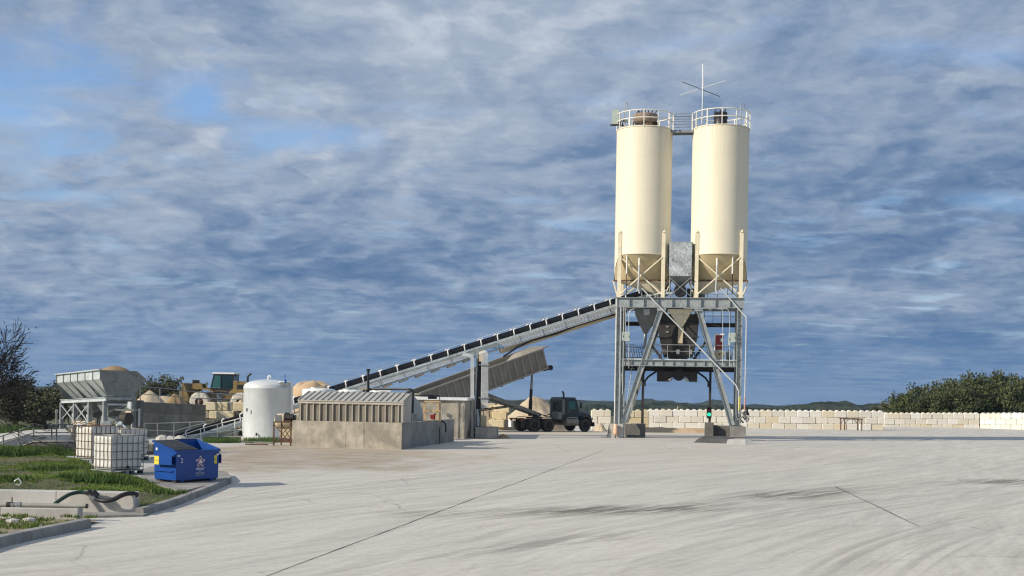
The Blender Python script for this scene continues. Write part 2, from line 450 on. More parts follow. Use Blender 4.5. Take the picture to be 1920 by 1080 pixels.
    col = t.mix(t.math('MULTIPLY', wet, blob(17.5, 44.0, 5.0, 1.5, radians(32), 0.2, 1.7, 1.0)), col, (0.18, 0.165, 0.14))
    col = t.mix(t.math('MULTIPLY', wet, blob(0.6, 23.2, 3.4, 0.7, radians(52), 0.3, 1.2, 0.6)), col, (0.20, 0.185, 0.165))
    # bands of parallel tyre lines
    for (cx, cy, rx, ry, rot) in ((9, 33, 12, 3.0, radians(50)), (8, 25, 9, 2.2, radians(58)), (-3, 40, 16, 2.4, radians(64))):
        v = t.n('ShaderNodeMapping', vector_type='TEXTURE')
        v.inputs['Location'].default_value = (cx, cy, 0); v.inputs['Rotation'].default_value = (0, 0, rot)
        t.l(O, v.inputs[0])
        s2 = t.n('ShaderNodeSeparateXYZ'); t.l(v.outputs[0], s2.inputs[0])
        bend = t.math('ADD', s2.outputs[1], t.math('MULTIPLY', t.math('MULTIPLY', s2.outputs[0], s2.outputs[0]), 0.012))
        wn2 = t.n('ShaderNodeTexNoise', noise_dimensions='1D'); wn2.inputs['Scale'].default_value = 3.6; wn2.inputs['Detail'].default_value = 3
        t.l(bend, wn2.inputs['W'])
        k = t.math('MULTIPLY', t.ramp(wn2.outputs['Fac'], [(0.50, 0.0), (0.60, 1.0)]), blob(cx, cy, rx, ry, rot, 0.4, 1.1, 0.38))
        col = t.mix(k, col, (0.25, 0.235, 0.21))
    # fine wandering cracks
    wc = t.n('ShaderNodeVectorMath', operation='ADD'); nc = t.n('ShaderNodeTexNoise'); nc.inputs['Scale'].default_value = .5; nc.inputs['Detail'].default_value = 5
    t.l(O, nc.inputs['Vector']); t.l(O, wc.inputs[0]); t.l(nc.outputs['Color'], wc.inputs[1])
    vo = t.n('ShaderNodeTexVoronoi', feature='DISTANCE_TO_EDGE'); vo.inputs['Scale'].default_value = .11; t.l(wc.outputs[0], vo.inputs['Vector'])
    crk = t.math('MULTIPLY', t.ramp(vo.outputs['Distance'], [(0.0, 1.0), (0.0035, 0.0)]), t.ramp(t.noise(t.mapping(), 0.12, 3), [(0.45, 0.0), (0.6, 0.5)]))
    col = t.mix(crk, col, (0.14, 0.12, 0.10))
    # saw cut joints between slabs
    def line(ax, ay, bx, by, w, k):
        dx, dy = bx - ax, by - ay; L = sqrt(dx * dx + dy * dy); nx, ny = -dy / L, dx / L
        d = t.math('ADD', t.math('ADD', t.math('MULTIPLY', sep.outputs[0], nx), t.math('MULTIPLY', sep.outputs[1], ny)), -(ax * nx + ay * ny))
        d = t.math('ABSOLUTE', t.math('ADD', d, t.math('MULTIPLY', t.math('SUBTRACT', mid, 0.5), 0.12)))
        u = t.math('ADD', t.math('ADD', t.math('MULTIPLY', sep.outputs[0], dx / L / L), t.math('MULTIPLY', sep.outputs[1], dy / L / L)), -(ax * dx + ay * dy) / L / L)
        inside = t.math('LESS_THAN', t.math('ABSOLUTE', t.math('SUBTRACT', u, 0.5)), 0.5)
        g = t.math('LESS_THAN', d, w)
        wob = t.ramp(t.noise(t.mapping(), 0.7, 3), [(0.3, 0.45), (0.6, 1.0)])
        return t.math('MULTIPLY', t.math('MULTIPLY', g, inside), t.math('MULTIPLY', wob, k))
    a = G(500, 1080, 0); b = G(1130, 845, 0)
    a = a + (a - b) * 0.1
    col = t.mix(line(a.x, a.y, b.x, b.y, 0.028, 0.95), col, (0.07, 0.06, 0.05))
    a = G(1565, 912, 0); b = G(1725, 987, 0)
    col = t.mix(line(a.x, a.y, b.x, b.y, 0.028, 0.95), col, (0.06, 0.055, 0.05))
    a = G(1300, 986, 0); b = G(1722, 986, 0)
    col = t.mix(line(a.x, a.y, b.x, b.y, 0.03, 0.75), col, (0.13, 0.12, 0.11))
    a = G(800, 967, 0); b = G(1180, 962, 0)
    col = t.mix(line(a.x, a.y, b.x, b.y, 0.03, 0.5), col, (0.16, 0.14, 0.12))
    a = G(430, 935, 0); b = G(730, 855, 0)
    col = t.mix(line(a.x, a.y, b.x, b.y, 0.03, 0.35), col, (0.2, 0.18, 0.15))
    a = G(1590, 925, 0); b = G(1920, 868, 0)
    col = t.mix(line(a.x, a.y, b.x, b.y, 0.03, 0.35), col, (0.2, 0.18, 0.15))
    col = t.mix(t.math('MULTIPLY', t.ramp(fine, [(0.35, 1.0), (0.55, 0.0)]), 0.22), col, (0.24, 0.23, 0.21))
    t.l(col, t.b.inputs['Base Color']); t.b.inputs['Roughness'].default_value = 0.88
    t.b.inputs['Specular IOR Level'].default_value = 0.3
    t.bump(t.math('ADD', t.math('MULTIPLY', fine, 0.6), st1), 0.35, 0.02)
    return t.m
M['yard'] = yard_mat()

def soil_mat(name, a, b, c, s=0.6):
    t = NT(name)
    n1 = t.noise(t.mapping(), s, 6, 0.7); n2 = t.noise(t.mapping(), s * 9, 5, 0.75)
    col = t.mix(t.ramp(n1, [(0.38, 0.0), (0.6, 1.0)]), a, b)
    col = t.mix(t.math('MULTIPLY', t.ramp(n2, [(0.45, 0.0), (0.65, 1.0)]), 0.6), col, c)
    t.l(col, t.b.inputs['Base Color']); t.b.inputs['Roughness'].default_value = 1.0
    t.bump(n2, 0.6, 0.05); return t.m
M['soil'] = soil_mat('grassy_soil', (0.040, 0.062, 0.018), (0.13, 0.10, 0.058), (0.07, 0.08, 0.03), 0.5)
M['rubble'] = soil_mat('stony_soil', (0.22, 0.17, 0.11), (0.36, 0.31, 0.23), (0.15, 0.11, 0.07), 2.2)
M['terrain'] = soil_mat('dry_pasture', (0.05, 0.075, 0.025), (0.13, 0.12, 0.06), (0.07, 0.075, 0.03), 0.06)
M['fill'] = soil_mat('crushed_lime_fill', (0.36, 0.31, 0.23), (0.46, 0.41, 0.32), (0.3, 0.25, 0.17), 0.4)

def hill_mat():
    t = NT('wooded_hill')
    n1 = t.noise(t.mapping(), 0.012, 6, 0.75); n2 = t.noise(t.mapping(scale=(1, 1, 2.5)), 0.09, 5, 0.8)
    col = t.mix(t.ramp(n2, [(0.42, 0.0), (0.62, 1.0)]), (0.014, 0.022, 0.016), (0.050, 0.062, 0.038))
    col = t.mix(t.math('MULTIPLY', t.ramp(n1, [(0.5, 0.0), (0.68, 1.0)]), 0.6), col, (0.11, 0.11, 0.075))
    t.l(col, t.b.inputs['Base Color']); t.b.inputs['Roughness'].default_value = 1.0
    t.b.inputs['Specular IOR Level'].default_value = 0.0
    return t.m
M['hill'] = hill_mat()

def leaf_mat(name, a, b, c):
    t = NT(name)
    g = t.n('ShaderNodeNewGeometry')
    col = t.ramp(g.outputs['Random Per Island'], [(0.0, a), (0.55, b), (1.0, c)])
    n = t.noise(t.mapping(), 0.5, 3)
    f = t.ramp(n, [(0.35, 0.65), (0.65, 1.25)])
    col = t.mix(1.0, col, f, 'MULTIPLY')
    t.l(col, t.b.inputs['Base Color']); t.b.inputs['Roughness'].default_value = 0.7
    t.b.inputs['Specular IOR Level'].default_value = 0.2
    return t.m
M['leaf'] = leaf_mat('oak_leaves', (0.034, 0.048, 0.018), (0.070, 0.088, 0.032), (0.12, 0.125, 0.055))
M['leaf_grey'] = leaf_mat('grey_green_leaves', (0.045, 0.055, 0.026), (0.085, 0.095, 0.045), (0.14, 0.135, 0.07))
M['leaf_dead'] = leaf_mat('sparse_dull_leaves', (0.018, 0.018, 0.011), (0.035, 0.034, 0.018), (0.06, 0.05, 0.025))
M['grass'] = leaf_mat('fresh_grass', (0.065, 0.125, 0.018), (0.12, 0.20, 0.032), (0.23, 0.23, 0.08))
M['weeds'] = leaf_mat('dark_weeds', (0.03, 0.07, 0.014), (0.06, 0.12, 0.022), (0.10, 0.15, 0.04))
M['bark'] = mat('grey_bark', (0.075, 0.06, 0.045), 0.95, 0, 0.35, 6, bump=0.4)
M['bark_dark'] = mat('dark_bark', (0.025, 0.021, 0.018), 0.95, 0, 0.35, 6, bump=0.4)
# ============================================================ camera, sun, sky
cam = bpy.data.cameras.new('camera'); co = bpy.data.objects.new('camera', cam); COL.objects.link(co)
cam.sensor_width = 36; cam.lens = 36 * F / 1920; cam.shift_y = (741 - 540) / 1920
cam.clip_start = 0.1; cam.clip_end = 12000
co.matrix_world = Matrix.Translation((0, 0, EYE)) @ Matrix.Rotation(radians(90), 4, 'X') @ Matrix.Rotation(ROLL, 4, 'Z')
SC.camera = co

SUN_EL = radians(28); SUN_AZ = radians(64)      # 64 degrees to the left of straight behind the camera
to_sun = Vector((-sin(SUN_AZ) * cos(SUN_EL), -cos(SUN_AZ) * cos(SUN_EL), sin(SUN_EL)))
sl = bpy.data.lights.new('sun', 'SUN'); sl.energy = 4.9; sl.angle = radians(0.55); sl.color = (1.0, 0.90, 0.76)
so = bpy.data.objects.new('sun', sl); COL.objects.link(so)
so.rotation_euler = to_sun.to_track_quat('Z', 'Y').to_euler(); so.location = to_sun * 200

W = bpy.data.worlds.new('World'); SC.world = W; W.use_nodes = True
def build_world():
    t = NT.__new__(NT); t.t = W.node_tree; t.t.nodes.clear()
    out = t.n('ShaderNodeOutputWorld'); bg = t.n('ShaderNodeBackground'); t.l(bg.outputs[0], out.inputs[0])
    t.tc = t.n('ShaderNodeTexCoord')
    sky = t.n('ShaderNodeTexSky'); sky.sky_type = 'NISHITA'; sky.sun_disc = False
    sky.sun_elevation = SUN_EL; sky.sun_rotation = atan2(to_sun.x, to_sun.y) % (2 * pi)
    sky.air_density = 1.0; sky.dust_density = 0.6; sky.ozone_density = 1.5
    d = t.tc.outputs['Generated']
    sep = t.n('ShaderNodeSeparateXYZ'); t.l(d, sep.inputs[0])
    z = t.math('MAXIMUM', sep.outputs[2], 0.0)
    def deck(h, sx, sy, off=(0, 0)):
        q = t.math('ADD', z, h)
        c = t.n('ShaderNodeCombineXYZ')
        t.l(t.math('ADD', t.math('MULTIPLY', t.math('DIVIDE', sep.outputs[0], q), sx), off[0]), c.inputs[0])
        t.l(t.math('ADD', t.math('MULTIPLY', t.math('DIVIDE', sep.outputs[1], q), sy), off[1]), c.inputs[1])
        return c.outputs[0]
    base = deck(0.20, 1.0, 1.0, (3.3, 1.7))
    nb = t.noise(base, 1.1, 3, 0.5, 0.3)         # broad masses
    nm = t.noise(base, 4.2, 7, 0.56, 0.35)        # cloud bodies
    nf = t.noise(deck(0.12, 1.0, 1.2, (9.1, 4.2)), 7.0, 7, 0.6, 0.4)
    nl = t.noise(deck(0.05, 0.7, 1.0, (1.1, 7.2)), 2.2, 6, 0.6, 0.3)
    # puffs: rounded cells pulled about by turbulence, lit on their sunward side
    wv = t.n('ShaderNodeVectorMath', operation='ADD'); wn_ = t.n('ShaderNodeTexNoise'); wn_.inputs['Scale'].default_value = 3.0; wn_.inputs['Detail'].default_value = 5; wn_.inputs['Roughness'].default_value = .6
    pb = deck(0.24, 1.0, 1.0, (5.3, 2.7)); t.l(pb, wn_.inputs['Vector'])
    wm_ = t.n('ShaderNodeVectorMath', operation='MULTIPLY'); wm_.inputs[1].default_value = (.55, .55, 0)
    t.l(wn_.outputs['Color'], wm_.inputs[0]); t.l(pb, wv.inputs[0]); t.l(wm_.outputs[0], wv.inputs[1])
    def cells(off, sc):
        a = t.n('ShaderNodeVectorMath', operation='ADD'); a.inputs[1].default_value = off; t.l(wv.outputs[0], a.inputs[0])
        return t.noise(a.outputs[0], sc, 5, .52)
    puff = cells((0, 0, 0), 6.0)
    relief = t.math('SUBTRACT', puff, cells((.045, .03, 0), 6.0))
    nm2 = t.noise(deck(0.20, 1.0, 1.0, (3.27, 1.68)), 4.2, 7, 0.56, 0.35)
    relief2 = t.math('SUBTRACT', nm, nm2)
    # light and dark within the cloud
    tone = t.math('ADD', t.math('MULTIPLY', nb, 0.66), t.math('ADD', t.math('MULTIPLY', nm, 0.28), t.math('MULTIPLY', nf, 0.24)))
    tone = t.math('ADD', tone, t.math('MULTIPLY', t.math('SUBTRACT', puff, .5), .30))
    tone = t.math('ADD', tone, t.math('ADD', t.math('MULTIPLY', relief, .40), t.math('MULTIPLY', relief2, 0.30)))
    az = t.math('MULTIPLY', sep.outputs[0], 0.10)
    el_ = t.math('MULTIPLY', t.math('SUBTRACT', t.math('MINIMUM', z, 0.30), 0.13), 0.75)
    tone = t.math('ADD', t.math('SUBTRACT', tone, az), el_)
    cloud = t.ramp(tone, [(0.36, (0.095, 0.180, 0.340)), (0.50, (0.165, 0.255, 0.410)), (0.63, (0.265, 0.348, 0.490)), (0.78, (0.37, 0.445, 0.565)), (0.96, (0.56, 0.62, 0.71))])
    # openings with blue sky
    hole = t.math('ADD', t.math('MULTIPLY', nl, 0.6), t.math('MULTIPLY', nm, 0.4))
    gap = t.ramp(hole, [(0.545, 0.0), (0.64, 1.0)])
    # a large opening at upper left, broken by thin cloud
    def spot(dx, dz, rx, rz, st, lo=0.25, hi=1.1):
        a = t.math('DIVIDE', t.math('SUBTRACT', t.math('DIVIDE', sep.outputs[0], sep.outputs[1]), dx), rx)
        b = t.math('DIVIDE', t.math('SUBTRACT', t.math('DIVIDE', sep.outputs[2], sep.outputs[1]), dz), rz)
        r = t.math('SQRT', t.math('ADD', t.math('MULTIPLY', a, a), t.math('MULTIPLY', b, b)))
        r = t.math('ADD', r, t.math('MULTIPLY', t.math('SUBTRACT', nm, 0.5), 3.2))
        front = t.math('GREATER_THAN', sep.outputs[1], 0.02)
        return t.math('MULTIPLY', t.math('MULTIPLY', t.ramp(r, [(lo, 1.0), (hi, 0.0)]), front), st)
    gap = t.math('MAXIMUM', t.math('MULTIPLY', gap, 0.35), spot(-0.40, 0.235, 0.12, 0.075, 0.9), clamp=True)
    gap = t.math('MAXIMUM', gap, spot(-0.26, 0.245, 0.055, 0.035, 1.0))
    gap = t.math('MAXIMUM', gap, spot(-0.20, 0.205, 0.07, 0.02, 0.7))
    gap = t.math('MAXIMUM', gap, spot(0.40, 0.165, 0.07, 0.012, 0.35, -.3, 1.1))
    gap = t.math('MULTIPLY', gap, t.math('SUBTRACT', 1.25, t.math('MULTIPLY', nf, 0.6)), clamp=True)
    skys = t.mix(1.0, sky.outputs[0], (1.25, 1.42, 1.7), 'MULTIPLY')
    cl10 = t.mix(1.0, cloud, (10, 10, 10), 'MULTIPLY'); cl10.node.clamp_result = False
    col = t.mix(gap, cl10, skys)
    # clear blue haze close to the horizon, crossed by thin bars of cloud
    bar = t.ramp(t.noise(deck(0.045, 0.45, 1.0, (2.0, 3.0)), 2.6, 5, 0.6, 0.3), [(0.40, 0.0), (0.66, 1.0)])
    low = t.ramp(z, [(0.0, 1.0), (0.075, 0.0)])
    hz = t.mix(t.math('MULTIPLY', bar, 0.75), (1.05, 2.35, 4.7), (2.8, 3.9, 5.5))
    col = t.mix(t.math('MULTIPLY', low, 0.75), col, hz)
    t.l(col, bg.inputs[0]); bg.inputs[1].default_value = 0.10
build_world()
SC.view_settings.view_transform = 'Standard'; SC.view_settings.look = 'None'
SC.view_settings.exposure = 0.0; SC.view_settings.gamma = 1.0
SC.cycles.max_bounces = 6; SC.cycles.use_denoising = True; SC.cycles.filter_width = 1.2; SC.cycles.volume_bounces = 0

# ============================================================ ground
def grid(name, xs, ys, zf, m, skip=None):
    b = MB(); n = len(xs)
    vs = [(x, y, zf(x, y)) for y in ys for x in xs]
    fs = [(j * n + i, j * n + i + 1, (j + 1) * n + i + 1, (j + 1) * n + i) for j in range(len(ys) - 1) for i in range(n - 1)
          if not (skip and skip((xs[i] + xs[i + 1]) / 2, (ys[j] + ys[j + 1]) / 2))]
    b.add(vs, fs, True); return b.build(name, m)
def lin(a, b, n): return [a + (b - a) * i / (n - 1) for i in range(n)]

yard = tag(grid('yard', lin(-28.5, 75, 104), lin(-12, 142, 155), gz, M['yard']), kind='structure')
def tz(x, y):
    d = sqrt(x * x + y * y)
    base = -0.62 - 0.9 * sstep(100, 190, y) - 5 * sstep(200, 600, d) - 0.0085 * max(0, d - 500) + 0.15 * noise.noise(Vector((x * .05, y * .05, 0)))
    return base
terr = tag(grid('terrain', [-3000, -1500, -700, -350, -200] + lin(-140, 140, 57) + [200, 350, 700, 1500, 3000],
                [-3000, -800, -200, -60] + lin(-20, 200, 45) + [240, 300, 400, 600, 900, 1400, 2200, 3500, 5200], tz, M['terrain']), kind='structure')

def ridge(name, xs, y0, depth, hf, seed, bump=1.5, bs=0.05):
    b = MB(); rows = 14; n = len(xs); vs = []
    for j in range(rows):
        f = j / (rows - 1)
        for x in xs:
            y = y0 + depth * f
            prof = sin(pi / 2 * min(1, f * 1.6)) if f < .63 else cos((f - .63) / .37 * pi / 2)
            h = hf(x) * prof
            h += bump * noise.fractal(Vector((x * bs, y * bs * .6, seed)), 0.6, 2.2, 4) * (0.25 + prof)
            vs.append((x, y, -50 + h))
    fs = [(j * n + i, j * n + i + 1, (j + 1) * n + i + 1, (j + 1) * n + i) for j in range(rows - 1) for i in range(n - 1)]
    b.add(vs, fs, False); return tag(b.build(name, M['hill']), kind='structure')
def interp(pts):
    def f(x):
        if x <= pts[0][0]: return pts[0][1]
        for (a, p), (c, q) in zip(pts, pts[1:]):
            if x <= c:
                t = (x - a) / (c - a); t = t * t * (3 - 2 * t); return p + (q - p) * t
        return pts[-1][1]
    return f
def prof(px, D):
    """ridge line read off the horizon: (x, y) -> (world x, height above -6)"""
    out = []
    for x, y in px:
        p = P(x, y, D); out.append((p.x, p.z + 50))
    return interp(out)
D1 = 804
ridge('hill_near', lin(-120, 420, 420), 640, 260, prof([(760, 756), (930, 752), (1000, 753), (1085, 757), (1150, 758), (1250, 757), (1330, 757), (1400, 764), (1450, 764), (1480, 759), (1520, 754), (1580, 753), (1620, 758), (1680, 764), (1800, 768), (1920, 772)], D1), 3.1, 1.8, 0.06)
D2 = 1565
ridge('hill_far', lin(-900, 900, 420), 1300, 420, prof([(-200, 728), (40, 727), (120, 727), (300, 732), (700, 748), (930, 752), (1030, 752), (1150, 753), (1240, 751), (1300, 756), (1345, 752), (1400, 760), (1500, 763), (1900, 768)], D2), 8.7, 3.0, 0.03)
D3 = 3415
ridge('hill_distant', lin(-2400, 2200, 300), 3100, 500, prof([(-300, 722), (0, 722), (60, 723), (120, 725), (400, 737), (900, 749), (1500, 760), (2200, 770)], D3), 5.2, 4.0, 0.01)

# ============================================================ block walls
def block_mesh(L, h=0.61, w=0.61, knobs=2, name='block'):
    b = MB(); c = 0.045; g = 0.013
    # chamfered body, centred on x, standing on z = 0, front at y = 0
    x = L / 2 - g; zt = h - 0.006
    pr = [(-x + c, 0.0), (x - c, 0.0), (x, c), (x, w - c), (x - c, w), (-x + c, w), (-x, w - c), (-x, c)]
    s = lambda k, z: [(p[0] * (1 - k / x) if abs(p[0]) > 0 else 0, min(max(p[1], k), w - k), z) for p in pr]
    rings = [s(c, 0.0), s(0, c), s(0, zt - c), s(c, zt)]
    vs = [p for r in rings for p in r]
    fs = [tuple(reversed(range(8))), tuple(range(24, 32))]
    for r in range(3):
        for k in range(8): fs.append((r * 8 + k, r * 8 + (k + 1) % 8, (r + 1) * 8 + (k + 1) % 8, (r + 1) * 8 + k))
    b.add(vs, fs)
    for k in range(knobs):
        cx = (-L / 4 + k * L / 2) if knobs == 2 else 0
        b.prism([(cx + 0.15 * cos(t), 0.04, zt - 0.02 + 0.14 * sin(t)) for t in [pi * i / 8 for i in range(9)]], (0, w - 0.08, 0))
    me = bpy.data.meshes.new(name)
    me.from_pydata(b.v, [], b.f); me.update(); return me
BM = {}
for k, L, n in (('full', 1.22, 2), ('half', 0.61, 1)):
    BM[k] = block_mesh(L, knobs=n); BM[k].materials.append(M['block'])
    BM[k + '_tan'] = block_mesh(L, knobs=n); BM[k + '_tan'].materials.append(M['block_tan'])
def block_wall(label, a, b, rows=3, tan_=False, start_half=(False, True, False), cat='wall', top_skip=(), name='block_wall', group=None, rr=None):
    """a, b: ends of the front foot line"""
    a = Vector(a); b = Vector(b); d = b - a; L = Vector((d.x, d.y, 0)).length; dz = d.z
    ang = atan2(d.y, d.x)
    t = thing(name, label, cat, a, ang, group, local=True)
    r = rr or rnd
    for k in range(rows):
        x = 0.0; i = 0
        half = start_half[k % len(start_half)]
        while x < L - 0.3:
            w = 0.61 if (half and i == 0) or (L - x < 1.0) else 1.22
            o = bpy.data.objects.new('block', BM[('half' if w < 1 else 'full') + ('_tan' if tan_ else '')])
            COL.objects.link(o); o.parent = t
            o.location = (x + w / 2, r.uniform(-0.035, 0.035), k * 0.61 + r.uniform(0, .006) * 0 + dz * (x / L))
            o.rotation_euler = (0, 0, r.uniform(-0.018, 0.018))
            if (k, i) in top_skip: bpy.data.objects.remove(o)
            x += w; i += 1
    return t
p0 = P(1214, 804.6, 119.5); p0.z = gz(p0.x, p0.y)
p1 = P(1655, 806.8, 120.0); p1.z = gz(p1.x, p1.y)
block_wall('long three course wall of cream concrete blocks behind the silo tower', p0, p1)
q0 = P(1657, 806, 138); q0.z = 2.8 - 3.15
q1 = P(1835, 806, 138.5); q1.z = 2.8 - 2.98
block_wall('farther cream block wall in front of the trees on the right', q0, q1, start_half=(True, False, True))
q2 = P(1990, 800, 131.5); q2.z = q1.z + 0.3
block_wall('cream block wall angling forward at the right edge of the photo', q1 + Vector((0.1, 0, 0)), q2, start_half=(False, True, False))
# two course walls of tan blocks left of the long wall
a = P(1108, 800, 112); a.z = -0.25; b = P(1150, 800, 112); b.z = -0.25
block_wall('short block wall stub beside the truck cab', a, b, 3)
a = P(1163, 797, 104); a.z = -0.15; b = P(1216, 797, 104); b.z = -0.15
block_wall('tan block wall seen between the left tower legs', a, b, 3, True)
# low heaped ledge of concrete behind the tower opening
def low_bank():
    t = MB()
    a = P(1211, 800, 101); b = P(1322, 800, 101)
    x0, x1, y = a.x, b.x, 101
    pr = [(y - 0.9, -0.3), (y - .25, 0.18), (y + .1, 0.30), (y + 1.4, 0.34), (y + 1.6, -0.3)]
    n = 24; vs = []
    for i in range(n + 1):
        x = x0 + (x1 - x0) * i / n
        for (yy, z) in pr: vs.append((x, yy + 0.12 * noise.noise(Vector((x, yy, 1))), z + (0.10 * noise.noise(Vector((x * 1.4, yy, 5))) if z > 0 else 0)))
    m = len(pr); fs = [(i * m + k, (i + 1) * m + k, (i + 1) * m + k + 1, i * m + k + 1) for i in range(n) for k in range(m - 1)]
    fs += [tuple(range(m)), tuple(reversed(range(n * m, n * m + m)))]
    t.add(vs, fs)
    return tag(t.build('sand_bank', M['sand_tan'], origin=(x0, y, 0)), 'low tan bank of dumped material behind the tower opening', 'bank')
low_bank()

# ============================================================ stockpiles
def pile(name, label, c, rx, ry, h, m, seed, group='stockpiles of crushed stone', sharp=1.0, flat=0.12):
    b = MB(); nr, na = 22, 48; vs = [(c[0], c[1], c[2] + h)]
    for i in range(1, nr + 1):
        f = i / nr
        for k in range(na):
            t = 2 * pi * k / na
            wob = 1 + 0.16 * noise.noise(Vector((cos(t) * 1.3, sin(t) * 1.3, seed))) + 0.05 * noise.noise(Vector((cos(t) * 5, sin(t) * 5, seed + 3)))
            z = h * (1 - max(0, (f - flat) / (1 - flat)) ** sharp)
            if f <= flat: z = h
            x = c[0] + rx * f * wob * cos(t); y = c[1] + ry * f * wob * sin(t)
            z = c[2] - 0.35 * f + z + h * (0.085 * noise.fractal(Vector((x * 1.9 / rx, y * 1.9 / rx, seed)), 0.7, 2.1, 4) + .05 * noise.noise(Vector((x * 1.5, y * 1.5, seed)))) * (1 if 0 < f < 1 else 0)
            vs.append((x, y, z))
    fs = [(0, 1 + k, 1 + (k + 1) % na) for k in range(na)]
    for i in range(nr - 1):
        for k in range(na):
            a = 1 + i * na + k; d = 1 + i * na + (k + 1) % na
            fs.append((a, a + na, d + na, d))
    b.add(vs, fs, True)
    return tag(b.build(name, m, origin=c), label, 'stockpile', group)
def pile_at(name, label, xl, xr, ytop, D, m, seed, base=-0.3, deep=1.0, **k):
    a = P(xl, 780, D); b = P(xr, 780, D); t = P((xl + xr) / 2, ytop, D)
    rx = (b.x - a.x) / 2
    return pile(name, label, ((a.x + b.x) / 2, D, base), rx, rx * deep, t.z - base, m, seed, **k)
pile_at('stone_pile', 'tall orange-tan stockpile rising behind the white tank and shed', 505, 668, 712, 103, M['sand_tan'], 1.2, sharp=1.25, flat=0.28)
pile_at('stone_pile', 'tan stockpile crossed by the lower end of the long conveyor', 610, 735, 719, 110, M['sand_tan'], 4.2, sharp=1.2, flat=0.2)
pile_at('stone_pile', 'pale stockpile standing behind the conveyor pier', 838, 966, 753, 99, M['sand_pale'], 7.7, sharp=1.9, flat=0.3)
pile_at('stone_pile', 'pale peaked stockpile right behind the truck cab and hoist', 915, 1092, 744, 103, M['sand_pale'], 9.9, sharp=1.15, flat=0.12)
pile_at('stone_pile', 'small heap of gravel at the foot of the wall ahead of the truck', 1106, 1146, 792, 107, M['sand_pale'], 2.9, base=-.3)
# steps of blocks between the two pale piles
def stack(label, pts, group='loose blocks between the pale stockpiles'):
    for (x, y, D, lab, s) in pts:
        p = P(x, y, D)
        o = bpy.data.objects.new('concrete_block', BM['full_tan' if s > 1 else 'half_tan']); COL.objects.link(o)
        o.location = p; o.rotation_euler = (0, 0, radians(rnd.uniform(-14, 4)))
        tag(o, lab, 'concrete block', group)
sx = 97
stack('', [(931, 801.5, sx, 'cream block at the foot of the stepped stack left of the truck', 2),
           (936, 787.5, sx + .3, 'cream block in the middle step between the pale piles', 2),
           (941, 774, sx + .5, 'topmost cream block of the stepped stack between the pale piles', 2),
           (925, 774, sx + .8, 'small cream block at the upper left of the stepped stack', 1)])

# ============================================================ trees
def tree_mesh(seed, H, Rc, nleaf, ls, spread=0.75, levels=4, droop=0.0, trunk_r=0.22, fork=0.28, flat=0.8, rmin=.011):
    r = random.Random(seed); wood = MB(); tips = []
    def grow(p, d, L, rad, lv):
        n = 3 if lv else 4; pts = [p.copy()]; rr = [rad]
        q = p.copy(); dd = d.copy()
        for i in range(n):
            dd = (dd + Vector((r.uniform(-.25, .25), r.uniform(-.25, .25), r.uniform(-.14, .16) - droop * lv * .06))).normalized()
            q = q + dd * (L / n); pts.append(q.copy()); rr.append(max(rmin, rad * (1 - 0.4 * (i + 1) / n)))
        wood.tube(pts, rr, 6 if lv < 2 else (4 if lv < 4 else 3), caps=False)
        if lv >= 2: tips.extend([(x, lv) for x in pts[1:]])
        if lv >= levels: return
        k = r.choice((3, 3, 4)) if lv else r.choice((3, 4))
        a0 = r.uniform(0, 6.28)
        for i in range(k):
            az = a0 + i * 2 * pi / k + r.uniform(-.5, .5); tilt = r.uniform(.45, 1.0) * spread * (1.25 if lv == 0 else 1)
            e = dd.orthogonal().normalized(); f = dd.cross(e)
            nd = (dd * cos(tilt) + (e * cos(az) + f * sin(az)) * sin(tilt)).normalized()
            nd.z = nd.z * 0.8 + (0.12 if lv < 2 else 0.02); nd.normalize()
            at = pts[-1] if i < 2 else pts[-2]
            grow(at, nd, L * r.uniform(.62, .9), rr[-1] * .75, lv + 1)
    grow(Vector((0, 0, -.2)), Vector((r.uniform(-.1, .1), r.uniform(-.1, .1), 1)), H * fork, trunk_r, 0)
    # fit the crown to size
    zt = max(t[0].z for t in tips); rx = sorted(sqrt(t[0].x ** 2 + t[0].y ** 2) for t in tips)[int(len(tips) * .95)]
    sz = H / zt; sx = Rc / rx
    def fit(p):
        k = sstep(0, H * fork * .9, p[2]); s = 1 + (sx - 1) * k
        return Vector((p[0] * s, p[1] * s, p[2] * sz))
    wood.v = [tuple(fit(p)) for p in wood.v]
    lv_ = MB()
    T = [fit(t[0]) for t in tips]
    cl = [Vector((r.gauss(0, 1), r.gauss(0, 1), r.gauss(0, 1))) for _ in range(6)]
    for i in range(nleaf):
        c = r.choice(T)
        o = Vector((r.gauss(0, .29), r.gauss(0, .29), r.gauss(0, .20))) * (Rc / 4)
        p = c + o
        a = Vector((r.gauss(0, 1), r.gauss(0, 1), r.gauss(0, .8))).normalized()
        b = a.orthogonal().normalized(); s = ls * r.uniform(.55, 1.3)
        c2 = a.cross(b)
        lv_.add([p - b * s * .5, p + c2 * s * .32, p + b * s * .5, p - c2 * s * .32], [(0, 1, 2, 3)])
    return wood, lv_
def mesh_of(b, name, m):
    me = bpy.data.meshes.new(name); me.from_pydata(b.v, [], b.f); me.polygons.foreach_set('use_smooth', b.sm); me.update(); me.materials.append(m); return me
TREES = {}
def make_tree_kind(key, bark, leaf, **k):
    w, l = tree_mesh(**k); TREES[key] = (mesh_of(w, 'trunk', bark), mesh_of(l, 'crown', leaf))
make_tree_kind('oak_a', M['bark'], M['leaf'], seed=3, H=8.4, Rc=4.6, nleaf=7200, ls=.34)
make_tree_kind('oak_b', M['bark'], M['leaf'], seed=8, H=8.0, Rc=4.2, nleaf=6800, ls=.34)
make_tree_kind('oak_c', M['bark'], M['leaf'], seed=21, H=7.4, Rc=4.4, nleaf=6400, ls=.34)
